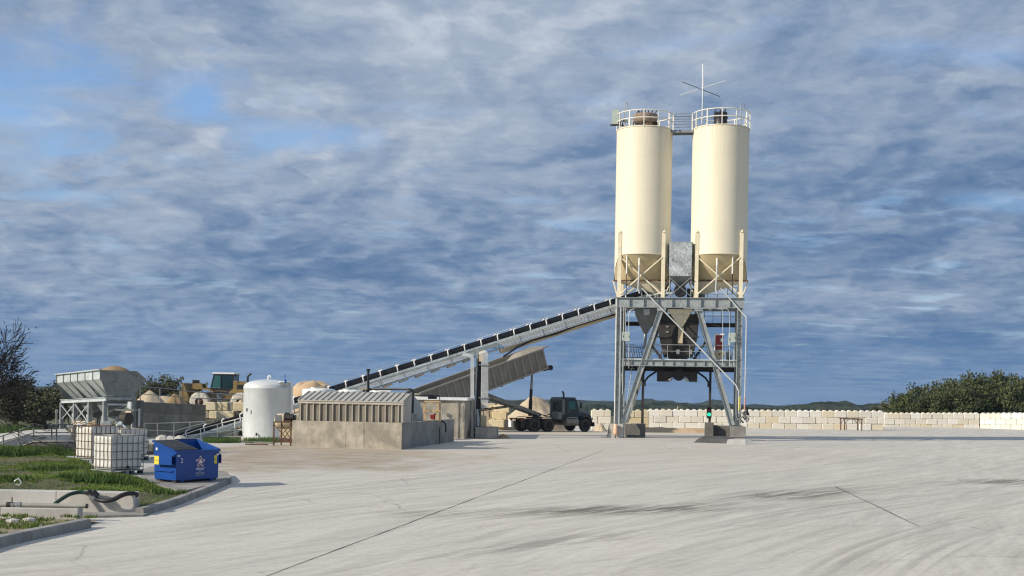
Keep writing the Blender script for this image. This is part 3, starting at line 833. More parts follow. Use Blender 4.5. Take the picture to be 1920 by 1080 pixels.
make_tree_kind('thin_a', M['bark'], M['leaf_grey'], seed=5, H=5.2, Rc=3.2, nleaf=6500, ls=.24)
make_tree_kind('thin_b', M['bark'], M['leaf_grey'], seed=14, H=5.0, Rc=3.4, nleaf=7500, ls=.24)
make_tree_kind('bare', M['bark_dark'], M['leaf_dead'], seed=31, H=6.0, Rc=3.6, nleaf=1500, ls=.09, levels=6, trunk_r=.42, spread=.60, fork=.52, rmin=.024)
def put_tree(key, p, s, rz, label, group, sz=None):
    t = thing('oak_tree', label, 'tree', p, rz, group, local=True)
    for me, nm in zip(TREES[key], ('trunk', 'crown')):
        o = bpy.data.objects.new(nm, me); COL.objects.link(o); o.parent = t
    t.scale = (s, s, sz or s); return t
def tree_px(key, x, ytop, D, zb, Hn, rz, label, group, wide=1.0):
    p = P(x, ytop, D); h = p.z - zb
    return put_tree(key, (p.x, D, zb), h / Hn * wide, rz, label, group, h / Hn)
RG = 'oak trees beyond the right hand block wall'
rt = [('oak_c', 1692, 738, 166, 'lowest grey-green oak at the left end of the right tree row'),
      ('oak_b', 1728, 722, 160, 'second oak from the left in the right tree row, sloping crown'),
      ('oak_a', 1778, 706, 163, 'rounded oak where the right tree row reaches full height'),
      ('oak_c', 1826, 700, 158, 'tall oak in the middle of the right tree row'),
      ('oak_b', 1872, 699, 162, 'broad tall oak second from the right edge'),
      ('oak_a', 1915, 697, 157, 'oak cut by the right edge of the photo'),
      ('oak_b', 1960, 700, 164, 'oak just beyond the right edge tree'),
      ('oak_a', 1750, 728, 150, 'low front oak filling the foot of the right tree row'),
      ('oak_c', 1800, 722, 151, 'low dark front oak right of the middle of the row'),
      ('oak_b', 1850, 718, 149, 'low front oak under the tall pair at the right'),
      ('oak_c', 1900, 716, 150, 'low front oak near the right edge'),
      ('oak_c', 1706, 752, 152, 'small shrubby oak showing just above the wall corner'),
      ('thin_a', 1672, 757, 158, 'sparse low tree at the very left tip of the tree row')]
for i, (k, x, y, D, lab) in enumerate(rt):
    tree_px(k, x, y, D, -1.6, {'oak_a': 8.4, 'oak_b': 8.0, 'oak_c': 7.4, 'thin_a': 5.2}[k], i * 1.3, lab, RG, 1.05 if y > 720 else .95)
LG = 'live oaks behind the aggregate bins'
for i, (k, x, y, D, lab) in enumerate([
        ('thin_b', -12, 722, 104, 'dark live oak cut by the left edge of the photo'),
        ('thin_a', 38, 719, 108, 'grey-green live oak second from the left edge'),
        ('thin_b', 72, 716, 112, 'taller live oak with two visible trunks left of the bins'),
        ('thin_a', 108, 718, 107, 'live oak partly hidden by the left end of the bins'),
        ('thin_b', 145, 726, 116, 'live oak seen only through the legs of the bins'),
        ('thin_a', 190, 728, 118, 'live oak behind the right half of the bin legs'),
        ('thin_a', 16, 735, 98, 'low scrub oak in front of the left tree group'),
        ('thin_b', 92, 738, 99, 'low scrub oak beside the left bin leg')]):
    tree_px(k, x, y, D, -1.0, {'thin_a': 5.2, 'thin_b': 5.0}[k], i * 2.1 + .4, lab, LG, 1.25)
MG = 'thin trees above the retaining wall'
for i, (k, x, y, D, lab) in enumerate([
        ('thin_a', 284, 704, 150, 'thin tree right beside the end of the bins'),
        ('thin_b', 306, 707, 153, 'middle thin tree over the stockpiles'),
        ('thin_a', 332, 716, 150, 'rightmost thin tree left of the yellow loader'),
        ('thin_b', 360, 732, 160, 'low thin tree behind the loader arm')]):
    tree_px(k, x, y, D, -1.2, {'thin_a': 5.2, 'thin_b': 5.0}[k], i * 1.7, lab, MG, .8)
p = P(-44, 594, 52)
put_tree('bare', (p.x, 52, -0.3), (p.z + .3) / 6.0 * 1.0, 2.0, 'nearly bare dark oak reaching into the left edge of the photo', None)
HAZE = 0.00013
# ============================================================ silo tower
TC = Vector((11.35, 84.0, 0)); TA = radians(-9)
def TL(x, y, yp):
    """survey reading on the tower at depth yp behind its front -> tower coordinates"""
    u, v = unroll(x, y); c, s = cos(TA), -sin(TA)
    xp = (u / F * (TC.y + c * yp) - TC.x - s * yp) / (c + s * u / F)
    D = TC.y - s * xp + c * yp
    return Vector((xp, yp, EYE - v * D / F))
def tower_thing(name, label, cat, group=None):
    return thing(name, label, cat, TC, TA, group, local=True)
def shifted_thing(name, label, cat, off, group=None):
    """a thing whose base lies at tower coordinates off"""
    o = Vector(off); w = Matrix.Rotation(TA, 3, 'Z') @ o + TC
    t = thing(name, label, cat, w, TA, group, local=True); ORG[t.name] = o
    return t
g = M['galv']
tw = tower_thing('silo_tower', 'galvanised steel support tower with braced legs under the twin cream silos', 'tower')
XL, XR, YR = -4.10, 4.10, 3.1
ZG0, ZG1, ZM0, ZM1 = 8.98, 9.68, 4.97, 5.41
def isect(a, b, w, h, up=(0, 0, 1), name='beam', m=None, stiff=0, t=0.035):
    b_ = MB().ibeam(a, b, w, h, t, up)
    if stiff:
        a_, c_ = Vector(a), Vector(b)
        for i in range(1, stiff):
            p = a_.lerp(c_, i / stiff)
            d = (c_ - a_).normalized()
            b_.bar(p - d * .012, p + d * .012, w - .01, h - .07, up)
    return b_.build(name, m or g, tw)
for x, y in ((XL, 0), (XR, 0), (XL + .1, YR), (XR - .1, YR)):
    isect((x, y, .95), (x, y, ZG0 - .003), .32, .34, (1, 0, 0), 'column', stiff=7)
for y in (0, YR):
    isect((XL - .28, y, (ZG0 + ZG1) / 2), (XR + .28, y, (ZG0 + ZG1) / 2), .34, ZG1 - ZG0, name='girder', stiff=9)
    isect((XL + .18, y, (ZM0 + ZM1) / 2), (XR - .18, y, (ZM0 + ZM1) / 2), .30, ZM1 - ZM0, name='floor_beam', stiff=11)
for x in (XL, -1.15, 1.15, XR):
    isect((x, .18, 9.3), (x, YR - .18, 9.3), .25, .5, name='cross_beam')
for x in (XL, XR):
    isect((x, .18, 5.19), (x, YR - .18, 5.19), .22, .4, name='cross_beam')
    isect((x, .2, 1.6), (x, YR - .2, 4.8), .15, .15, name='side_brace')
# leaning legs of the two portal frames
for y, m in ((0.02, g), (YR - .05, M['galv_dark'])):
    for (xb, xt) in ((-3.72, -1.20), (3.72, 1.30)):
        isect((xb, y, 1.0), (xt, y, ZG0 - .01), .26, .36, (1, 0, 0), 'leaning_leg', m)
        MB().box((xt, y, ZG0 - .12), (.6, .3, .2)).build('gusset_plate', g, tw)
# platform floor, edge and railing at mid height
MB().box((0, YR / 2, ZM1 + .035), (XR - XL + .3, YR - .25, .06)).build('platform', M['galv_bright'], tw)
def rail(t, pts, h, posts=True, r=.022, m=None, levels=(1.0, .55), name='railing', n=6, closed=False):
    b = MB()
    for l in levels: b.tube([Vector(p) + Vector((0, 0, h * l)) for p in (pts + [pts[0]] if closed else pts)], r, n)
    if posts:
        for p in pts: b.tube([p, Vector(p) + Vector((0, 0, h))], r, n)
    return b.build(name, m or M['rail_grey'], t)
zf = ZM1 + .066
rail(tw, [(x, .22, zf) for x in (-3.8, -3.1)], .98)
rail(tw, [(x, .22, zf) for x in (-2.05, -.75, .75, 1.6, 2.2, 3.2, 3.8)], .98, m=M['galv'])
rail(tw, [(x, YR - .2, zf) for x in (-3.8, -2.6, -1.4, 1.4, 2.6, 3.8)], .98)
# far side balcony frame, shelf beams and windows of sky
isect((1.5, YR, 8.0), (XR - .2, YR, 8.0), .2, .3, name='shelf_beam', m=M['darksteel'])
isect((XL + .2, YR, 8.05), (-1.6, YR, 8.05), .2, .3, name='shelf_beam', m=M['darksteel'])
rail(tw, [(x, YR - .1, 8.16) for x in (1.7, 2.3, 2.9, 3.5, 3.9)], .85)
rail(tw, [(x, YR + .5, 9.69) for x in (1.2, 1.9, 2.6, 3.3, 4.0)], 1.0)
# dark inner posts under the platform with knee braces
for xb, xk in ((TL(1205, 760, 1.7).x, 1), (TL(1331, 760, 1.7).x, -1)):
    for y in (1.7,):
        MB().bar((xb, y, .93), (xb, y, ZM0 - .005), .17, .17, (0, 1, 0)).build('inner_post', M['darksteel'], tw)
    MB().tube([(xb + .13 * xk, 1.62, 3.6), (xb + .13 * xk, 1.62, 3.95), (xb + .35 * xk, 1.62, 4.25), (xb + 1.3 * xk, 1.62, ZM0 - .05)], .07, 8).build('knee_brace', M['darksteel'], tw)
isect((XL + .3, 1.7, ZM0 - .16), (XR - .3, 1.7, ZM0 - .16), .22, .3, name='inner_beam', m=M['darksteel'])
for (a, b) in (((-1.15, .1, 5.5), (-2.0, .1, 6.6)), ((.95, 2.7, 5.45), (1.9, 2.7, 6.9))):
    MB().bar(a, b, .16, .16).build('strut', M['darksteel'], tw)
# stair and ladder at the left bay
b = MB()
for i in range(9):
    x = -3.85 + i * .17; b.tube([(x, 1.2, zf + .05), (x - .18, 1.2, zf + .85)], .022, 5)
b.bar((-3.95, 1.2, zf + .9), (-2.4, 1.2, zf + .75), .05, .05); b.bar((-3.85, 1.2, zf + .1), (-2.4, 1.2, zf + .1), .05, .05)
b.build('stair_guard', M['darksteel'], tw)
b = MB()
for k in (-.2, .2):
    b.tube([(-3.25 + k - .25, 1.0, 1.2), (-3.0 + k, 1.0, 5.0)], .022, 5)
for i in range(13): b.tube([(-3.45 - .25 + i * .02, 1.0, 1.3 + i * .29), (-3.05 - .25 + i * .02, 1.0, 1.3 + i * .29)], .014, 4)
b.build('ladder', M['conduit'], tw)
b = MB()
for k in (-.17, .17): b.tube([(XR - .02 + k, -.3, 1.7), (XR - .02 + k, -.3, 8.9)], .02, 5)
for i in range(24): b.tube([(XR - .19, -.3, 1.9 + i * .3), (XR + .15, -.3, 1.9 + i * .3)], .013, 4)
b.build('ladder', M['galv'], tw)
# conduits on the columns
def conduit(pts, r=.022, m=None, name='conduit', n=6): return MB().tube(pts, r, n).build(name, m or M['conduit'], tw)
for x in (-.22, .0): conduit([(XL + .34 + x, -.28, .95 if x else 3.0), (XL + .34 + x, -.28, ZG0)], .03)
conduit([(XL - .2, -.1, .2), (XL - .2, -.1, 9.6)], .035, M['rail_white'])
conduit([TL(1173, 624, -.1), TL(1173, 588, -.1), TL(1173.5, 578, -.1)])
conduit([TL(1179, 622, -.1), TL(1179, 590, -.1), TL(1182, 581, -.1), TL(1190, 579, -.1)])
conduit([TL(1179, 640, -.1), TL(1179, 690, -.1)])
conduit([TL(1355, 686, -.15), TL(1355, 582, -.15), TL(1352, 579, -.15), TL(1345, 579, -.15)])
conduit([TL(1368, 686, -.15), TL(1368, 586, -.15), TL(1364, 579, -.15), TL(1345, 578.5, -.15)])
conduit([TL(1376, 636, -.1), TL(1376, 686, -.1)])
conduit([TL(1282, 578, -.2), TL(1345, 579, -.2)], .015)

# footings
def footing(x0, x1, y0, y1, h, label, m, gname='footings of the silo tower', bev=.02):
    t = shifted_thing('footing', label, 'footing', ((x0 + x1) / 2, (y0 + y1) / 2, -.2), gname)
    MB().box(((x0 + x1) / 2, (y0 + y1) / 2, (h - .2) / 2), (x1 - x0, y1 - y0, h + .2)).build('pier_block', m, t, bevel=bev)
    b = MB()
    for i in (-.17, .17):
        for j in (-.17, .17): b.cyl(((x0 + x1) / 2 + i, (y0 + y1) / 2 + j, h), .018, .12, 6)
    b.build('anchor_bolts', M['rust'], t)
    return t
footing(-4.70, -3.65, -.5, .5, .95, 'concrete footing under the left front tower leg with an orange post before it', M['conc_light'])
footing(3.55, 4.60, -.5, .5, .95, 'concrete footing under the right front tower leg below the pipe couplings', M['conc_grey'])
footing(-4.6, -3.7, YR - .45, YR + .45, .95, 'concrete footing under the left rear tower leg', M['conc_grey'])
footing(3.5, 4.5, YR - .45, YR + .45, .95, 'concrete footing under the right rear tower leg', M['conc_grey'])
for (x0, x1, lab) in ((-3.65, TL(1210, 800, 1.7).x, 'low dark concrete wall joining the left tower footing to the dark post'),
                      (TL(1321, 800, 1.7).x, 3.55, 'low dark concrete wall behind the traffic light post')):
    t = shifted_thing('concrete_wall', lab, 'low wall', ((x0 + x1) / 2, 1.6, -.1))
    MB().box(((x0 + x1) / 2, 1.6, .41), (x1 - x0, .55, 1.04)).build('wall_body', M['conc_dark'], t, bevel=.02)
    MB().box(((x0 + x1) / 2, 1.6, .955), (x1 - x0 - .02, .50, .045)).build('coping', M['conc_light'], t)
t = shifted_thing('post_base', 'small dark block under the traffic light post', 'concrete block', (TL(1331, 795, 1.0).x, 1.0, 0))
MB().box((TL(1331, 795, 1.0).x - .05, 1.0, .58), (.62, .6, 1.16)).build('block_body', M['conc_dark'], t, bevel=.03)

# truck apron: raised slab before the right footing
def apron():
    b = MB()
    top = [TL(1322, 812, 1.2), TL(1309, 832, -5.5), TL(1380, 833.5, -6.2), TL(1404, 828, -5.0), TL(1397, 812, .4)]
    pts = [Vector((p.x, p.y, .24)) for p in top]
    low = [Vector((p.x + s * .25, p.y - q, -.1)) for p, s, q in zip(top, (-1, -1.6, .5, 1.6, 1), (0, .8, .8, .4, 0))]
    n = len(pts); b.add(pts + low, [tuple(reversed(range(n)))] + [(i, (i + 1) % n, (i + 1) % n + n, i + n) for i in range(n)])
    t = shifted_thing('concrete_apron', 'raised concrete apron coloured dark as if shaded before the right tower footing', 'concrete slab', (2.6, -2, 0))
    return b.build('slab', concrete('shade_dark_concrete', (0.085, 0.083, 0.08)), t, bevel=.03)  # slab colour darkened to stand in for cast shade
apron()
t = shifted_thing('wedge_ramp', 'pale sunlit wedge shaped concrete ramp in front of the right footing', 'ramp', (4.2, -6.0, 0))
a = TL(1361, 834, -6.6); b_ = TL(1397, 835.5, -6.9); c_ = TL(1413, 834, -6.6); d_ = TL(1396, 826, -4.4); e_ = TL(1380, 827, -4.9)
MB().add([(a.x, -7.6, 0), (b_.x, -7.8, 0), (c_.x + .2, -7.2, 0), (d_.x, -5.0, .0), (e_.x, -5.4, .0),
          (a.x + .1, -6.9, .27), (b_.x, -7.2, .3), (b_.x + .3, -6.9, .3), (d_.x, -5.2, .3), (e_.x, -5.5, .3)],
         [(5, 6, 7, 8, 9), (0, 1, 6, 5), (1, 2, 7, 6), (2, 3, 8, 7), (3, 4, 9, 8), (4, 0, 5, 9)]).build('ramp_body', M['conc_light'], t)
# orange post before left footing
bx = TL(1154, 808, -.8)
t = shifted_thing('bollard', 'faded orange capped post standing against the left front footing', 'bollard', (bx.x, -.8, 0))
MB().lathe([(0, .98), (.08, .96), (.13, .90), (.145, .8), (.145, .30), (.13, .22), (.08, .2)], 16, (bx.x, -.72, 0)).build('post_sleeve', M['orange'], t)
MB().cyl((bx.x, -.72, 0), .06, .3, 10).build('post', M['galv_dark'], t)

# ---------------------------------------------------------------- silos
def make_silo(label, cx, hop_dx, rail_m, pre):
    r = 1.945; cy = 1.5; zb = ZG1
    t = shifted_thing('silo', label, 'silo', (cx, cy, zb), 'twin cream cement silos')
    z_ring, z_open, z_top = 10.92, 12.62, 21.45
    # cylinder with an arched opening on front and back
    n = 72; rows = 14; b = MB(); vs = []
    def zlow(k):
        a = 2 * pi * k / n       # 0 = +x, front = -pi/2
        f = abs(((a + pi / 2 + pi / 2) % pi) - pi / 2) / (pi / 2)   # 0 at front/back, 1 at the sides
        if f < .60: return z_open
        u = (f - .60) / .36
        return z_open - (z_open - z_ring) * min(1, u ** 1.15)
    for j in range(rows + 1):
        for k in range(n):
            z0 = zlow(k); z = z0 + (z_top - z0) * (j / rows)
            vs.append((cx + r * cos(2 * pi * k / n), cy + r * sin(2 * pi * k / n), z))
    fs = [(j * n + k, j * n + (k + 1) % n, (j + 1) * n + (k + 1) % n, (j + 1) * n + k) for j in range(rows) for k in range(n)]
    b.add(vs, fs, True); sh = b.build('shell', M['silo'], t)
    # weld bands a hair proud of the skin
    for z in (14.6, 17.0, 19.3):
        MB().lathe([(r + .001, z - .012), (r + .006, z), (r + .001, z + .012)], 72, (cx, cy, 0)).build('weld_seam', M['silo'], sh)
    MB().lathe([(r + .003, z_open + .0), (r + .02, z_open + .01), (r + .02, z_open + .07), (r + .003, z_open + .08)], 72, (cx, cy, 0), a0=-pi / 2 - .93, a1=-pi / 2 + .93).build('edge_angle', M['silo_trim'], sh)
    MB().lathe([(r + .03, z_top - .06), (r + .03, z_top), (r * .95, z_top + .03), (0.02, z_top + .22)], 64, (cx, cy, 0)).build('roof', M['silo_trim'], t)
    # wedge hopper under the openings down to a straight ridge, then a skewed cone
    m = 48; ring0 = []; ring1 = []; ring2 = []
    ox = cx + hop_dx
    for k in range(m):
        a = 2 * pi * k / m; kk = k * n // m
        ring0.append((cx + (r - .012) * cos(a), cy + (r - .012) * sin(a), zlow(int(round(k * n / m)) % n) + .02))
        ring1.append((cx + (r - .03) * cos(a), cy + .62 * sin(a), z_ring))
        ring2.append((ox + .20 * cos(a), cy + .20 * sin(a), ZG1 + .35))
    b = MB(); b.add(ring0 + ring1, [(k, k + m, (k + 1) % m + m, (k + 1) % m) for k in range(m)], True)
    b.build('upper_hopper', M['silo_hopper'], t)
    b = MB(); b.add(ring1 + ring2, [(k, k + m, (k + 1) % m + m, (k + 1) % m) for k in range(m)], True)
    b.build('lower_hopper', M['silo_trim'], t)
    MB().bar((cx - r - .05, cy - .66, z_ring), (cx + r + .05, cy - .66, z_ring), .06, .09).build('ring_beam', M['rust'], t)
    MB().cyl((ox, cy, ZG1 - .3), .21, .66, 20).build('outlet', M['galv_dark'], t)
    # legs
    for sx in (-1, 1):
        for sy in (-1, 1):
            x = cx + sx * 1.50; y = cy + sy * 1.36
            lg = MB(); lg.bar((x, y, ZG1 + .004), (x, y, 14.15), .16, .26, (1, 0, 0))
            lg.add([(x - .08, y - .13, 14.15), (x + .08, y - .13, 14.15), (x + .08, y + .13, 14.15), (x - .08, y + .13, 14.15), (x - .07, y + .13, 14.45), (x + .07, y + .13, 14.45)],
                   [(0, 1, 5, 4), (1, 2, 5), (3, 0, 4), (2, 3, 4, 5)])
            lo = lg.build('leg', M['silo_trim'], t)
            MB().box((x, y, ZG1 + .016), (.36, .40, .03)).build('base_plate', M['silo_trim'], lo)
    for sy in (-1, 1):
        y = cy + sy * 1.40
        for (xa, xb) in ((-1, 1), (1, -1)):
            MB().bar((cx + xa * 1.42, y + sy * (.04 if xa > 0 else -.05), 12.45), (cx + xb * 1.42, y + sy * (.04 if xa > 0 else -.05), ZG1 + .25), .09, .09).build('brace', M['silo_trim'], t)
    for sx in (-1, 1):
        for (za, zb_) in ((10.9, 9.8),):
            MB().bar((cx + sx * 2.03, cy, 11.0), (cx + sx * 1.62, cy - 1.2, 9.75), .07, .07).build('side_strut', M['silo_trim'], t)
    # aeration and level pipes
    MB().tube([(cx - .12, cy - 1.66, z_open - .06), (cx - .12, cy - 1.66, 11.9)], .075, 10).build('vent_pipe', M['rail_white'], t)
    MB().tube([(cx - .12, cy - 1.66, 11.92), (cx - .14, cy - 1.66, 11.2), (cx - .18, cy - 1.66, 10.2), (cx - .05, cy - 1.66, 9.95)], .06, 10).build('fill_hose', M['conduit'], t)
    xx = cx - .98 if pre else cx + .92
    MB().tube([(xx, cy - 1.60, z_open - .05), (xx, cy - 1.60, 11.3)], .055, 8).build('pressure_pipe', M['rail_white'], t)
    MB().tube([(xx, cy - 1.60, 11.3), (xx + .02, cy - 1.60, 9.9)], .03, 6).build('cable', M['black'], t)
    # railing round the top
    ra = r + .02; N = 12; a0 = -pi / 2 + .02
    for k in range(N):
        a = a0 + 2 * pi * k / N
        p = (cx + ra * cos(a), cy + ra * sin(a))
        MB().bar((*p, z_top - .08), (*p, z_top + 1.08), .06, .06, (cos(a), sin(a), 0)).build('rail_post', M['rail_white'], t)
    for l in (1.07, .55):
        pts = [(cx + ra * cos(2 * pi * k / 48), cy + ra * sin(2 * pi * k / 48), z_top + l) for k in range(49)]
        MB().tube(pts, .036, 6, caps=False).build('guard_rail', M['rail_white'], t)
    return t, z_top
cxl, cxr = -2.65, 2.62
s1, ZT = make_silo('left hand cream silo topped by a brown round filter and a pale panel', cxl, 1.1, None, True)
s2, _ = make_silo('right hand cream silo topped by a black filter and the aerial mast', cxr, -1.1, None, False)
cy = 1.5
# filters on top
fx = TL(1210, 225, cy).x
t = shifted_thing('dust_filter', 'round dusty brown filter housing with a wider lid on the left silo', 'filter', (fx, cy, ZT))
MB().lathe([(.62, ZT + .02), (.62, ZT + .55), (.66, ZT + .58)], 28, (fx, cy, 0)).build('drum', M['brownfilter'], t)
MB().lathe([(.72, ZT + .55), (.80, ZT + .62), (.86, ZT + 1.02), (.86, ZT + 1.12), (.1, ZT + 1.2)], 28, (fx, cy, 0)).build('lid', M['brownfilter'], t)
b = MB()
for k in range(10):
    a = k * .63; b.box((fx + .66 * cos(a), cy + .66 * sin(a), ZT + .45), (.08, .08, .16))
b.build('clamps', M['rust'], t)
MB().tube([(fx - .9, cy - .7, ZT + .1), (fx - .75, cy - .8, ZT + .5), (fx - .3, cy - .9, ZT + .33), (fx + .1, cy - .9, ZT + .38)], .05, 8).build('hose', M['black'], t)
MB().box((fx + .82, cy - .2, ZT + .45), (.28, .28, .22)).build('motor', M['black'], t)
fx2 = TL(1351, 225, cy).x
t = shifted_thing('dust_filter', 'narrow black filter housing on the right silo', 'filter', (fx2, cy, ZT))
MB().lathe([(.46, ZT + .02), (.46, ZT + 1.18), (.1, ZT + 1.25)], 24, (fx2, cy, 0)).build('drum', M['black'], t)
MB().lathe([(.47, ZT + .78), (.50, ZT + .80), (.50, ZT + .88), (.47, ZT + .9)], 24, (fx2, cy, 0)).build('clamp_ring', M['darksteel'], t)
MB().tube([(fx2 - .85, cy, ZT + 1.0), (fx2 - .6, cy, ZT + .75), (fx2 - .58, cy, ZT + .1)], .03, 6).build('vent_arm', M['rail_grey'], t)
# pale panel on the left silo rail, hooks
px = TL(1154, 219, .9)
t = shifted_thing('equipment_panel', 'pale grey-green flat panel fixed outside the left silo railing', 'panel', (px.x, .9, px.z - .5))
MB().box((px.x, .9, px.z), (.5, .06, 1.0)).build('panel_face', M['green_box'], t)
MB().box((px.x + .1, .98, px.z - .56), (.9, .12, .10)).build('bracket', M['black'], t)
for (x, y0, lab) in ((1174, 192, 'thin hooked vent pipe rising over the left silo railing'), (1392, 193, 'thin hooked vent pipe rising over the right silo railing')):
    q = TL(x, y0, 1.6)
    t = shifted_thing('vent_pipe', lab, 'vent pipe', (q.x, 1.6, ZT), 'hooked vents on the silo tops')
    zt = q.z
    MB().tube([(q.x - .1, 1.6, ZT + .05), (q.x - .1, 1.6, zt - .12), (q.x - .05, 1.6, zt - .02), (q.x + .05, 1.6, zt), (q.x + .12, 1.6, zt - .12), (q.x + .12, 1.6, zt - .5)], .03, 8).build('pipe', M['rail_grey'], t)
b = MB()
t = shifted_thing('valve_cluster', 'dark coiled hoses and valves inside the left silo railing', 'valves', (TL(1165, 232, .3).x, .3, ZT))
c0 = TL(1165, 228, .6)
for i in range(3):
    MB().tube([(c0.x + .18 * cos(a) + .12 * i, .6 + .1 * i, c0.z - .05 + .22 * sin(a)) for a in [k * .5 for k in range(11)]], .028, 6).build('coiled_hose', M['black'], t)
for i in range(4):
    MB().tube([(c0.x + .25 * i, .7, ZT), (c0.x + .25 * i, .7, ZT + .75)], .03, 6).build('standpipe', M['rail_white'], t)

# bridge between the silos
bz = TL(1281, 243.5, .7).z
xa = cxl + 1.93; xb = cxr - 1.93
t = shifted_thing('footbridge', 'small railed steel footbridge joining the tops of the two silos', 'footbridge', ((xa + xb) / 2, 1.3, bz))
MB().box(((xa + xb) / 2, 1.3, bz), (xb - xa + .3, .9, .07)).build('deck', M['galv_dark'], t)
for y in (.87, 1.73):
    MB().bar((xa - .1, y, bz - .07), (xb + .1, y, bz - .07), .05, .16).build('edge_beam', M['rail_grey'], t)
    for l in (1.16, .98, .62, .42):
        MB().tube([(xa - .1, y, bz + l), (xb + .1, y, bz + l)], .025, 6).build('hand_rail', M['rail_grey'], t)
    for x in (xa + .05, xb - .05):
        MB().bar((x, y, bz), (x, y, bz + 1.18), .07, .07).build('bridge_post', M['rail_white'], t)

# aerial mast
ap = TL(1317, 200, .9)
at = TL(1318, 120, .9); am = TL(1317.5, 166, .9)
t = shifted_thing('aerial_mast', 'tall thin aerial mast with crossed rods beside the right silo railing', 'aerial', (ap.x, .9, ZT - .2))
MB().tube([(ap.x, .9, ZT - .2), (ap.x, .9, am.z + .2)], .045, 8).build('mast', M['conduit'], t)
MB().tube([(ap.x - .02, .9, am.z), (ap.x - .02, .9, at.z)], .035, 8).build('whip', M['white'], t)
MB().tube([(ap.x + .07, .9, am.z + .15), (ap.x + .07, .9, at.z - .02)], .015, 6).build('second_whip', M['conduit'], t)
q1 = TL(1279, 153.5, .4); q2 = TL(1350, 181, 1.4)
MB().tube([(q1.x, .4, q1.z), (q2.x, 1.4, q2.z)], .022, 6).build('dark_rod', M['darksteel'], t)
q1 = TL(1275, 178.5, 1.9); q2 = TL(1360, 151, -.1)
MB().tube([(q1.x, 1.9, q1.z), (q2.x, -.1, q2.z)], .018, 6).build('pale_rod', M['conduit'], t)

# birds perched on the filters
def bird_mesh():
    b = MB()
    b.lathe([(0, -.10), (.022, -.075), (.034, -.02), (.032, .03), (.018, .062), (.020, .08), (.018, .098), (.006, .112), (0, .114)], 8, (0, 0, .07), True,
            Matrix.Rotation(radians(28), 3, 'Y'))
    b.prism([(.05, 0, .165), (.09, -.006, .160), (.05, 0, .150)], (0, .006, 0))
    b.prism([(-.04, -.016, .02), (-.11, -.02, -.03), (-.11, .02, -.03), (-.04, .016, .02)], (0, 0, .01))
    for y in (-.012, .012): b.tube([(0, y, .04), (.005, y, -.01)], .003, 4)
    me = bpy.data.meshes.new('bird'); me.from_pydata(b.v, [], b.f); me.update(); me.materials.append(M['bird']); return me
BME = bird_mesh()
def bird(x, cyy, z, flip, label):
    o = bpy.data.objects.new('bird', BME); COL.objects.link(o)
    w = Matrix.Rotation(TA, 3, 'Z') @ Vector((x, cyy, z)) + TC
    o.location = w; o.rotation_euler = (0, 0, TA + (pi if flip else 0) + rnd.uniform(-.5, .5)); o.scale = (1.25,) * 3
    tag(o, label, 'bird', 'black birds perched on the silo filters')
nth = ['leftmost', 'second from left', 'third from left', 'middle', 'fifth from left', 'sixth from left', 'rightmost']
for i, x in enumerate((1196.3, 1198.8, 1203, 1209.5, 1216.5, 1223, 1230.5)):
    q = TL(x, 200, cy - .6)
    bird(q.x, cy - .55, ZT + 1.15, i % 3 == 1, 'small black bird perched on the brown filter, %s of seven' % nth[i])
for i, (x, lab) in enumerate(((1342, 'left of three'), (1351, 'middle of three'), (1360, 'right of three'))):
    q = TL(x, 200, cy - .3)
    bird(q.x, cy - .3, ZT + 1.19, i == 1, 'small black bird perched on the black filter, ' + lab)

# dust collector between the silos
a = TL(1255.5, 455, -.1); c = TL(1297, 518, -.1)
x0, x1, z1, z0 = a.x, c.x, a.z, c.z; y0, y1 = -.1, 1.6
t = shifted_thing('dust_collector', 'mottled galvanised dust collector box hanging between the two silos', 'dust collector', ((x0 + x1) / 2, .75, z0 - 1))
MB().box(((x0 + x1) / 2, (y0 + y1) / 2, (z0 + z1) / 2), (x1 - x0, y1 - y0, z1 - z0)).build('housing', galv('blotched_galvanised_sheet', (0.42, 0.45, 0.45), .3, .42, .65), t, bevel=.02)
MB().box(((x0 + x1) / 2, (y0 + y1) / 2, z1 + .03), (x1 - x0 + .06, y1 - y0 + .06, .05)).build('lid', M['galv_bright'], t)
zt = TL(1276, 541, .7).z; xm = (x0 + x1) / 2; ym = (y0 + y1) / 2
MB().hexa([(xm - .12, ym - .12, zt), (xm + .12, ym - .12, zt), (xm + .12, ym + .12, zt), (xm - .12, ym + .12, zt)],
          [(x0, y0, z0 - .004), (x1, y0, z0 - .004), (x1, y1, z0 - .004), (x0, y1, z0 - .004)]).build('hopper', M['galv_dark'], t)
for x in (x0 + .04, x1 - .04):
    for y in (y0 + .05, y1 - .05):
        MB().bar((x, y, ZG1 + .003), (x, y, z0 - .006), .06, .06).build('leg', M['galv'], t)
MB().bar((x0 + .06, y0 - .02, z0 - .1), (x1 - .06, y0 - .02, ZG1 + .1), .035, .035).build('cross_rod', M['galv'], t)
MB().bar((x1 - .06, y0 - .06, z0 - .1), (x0 + .06, y0 - .06, ZG1 + .1), .035, .035).build('cross_rod', M['galv'], t)
MB().tube([(x0 + .15, .2, z1), (x0 + .15, .2, z1 + .55)], .02, 6).build('stub_rod', M['rail_grey'], t)
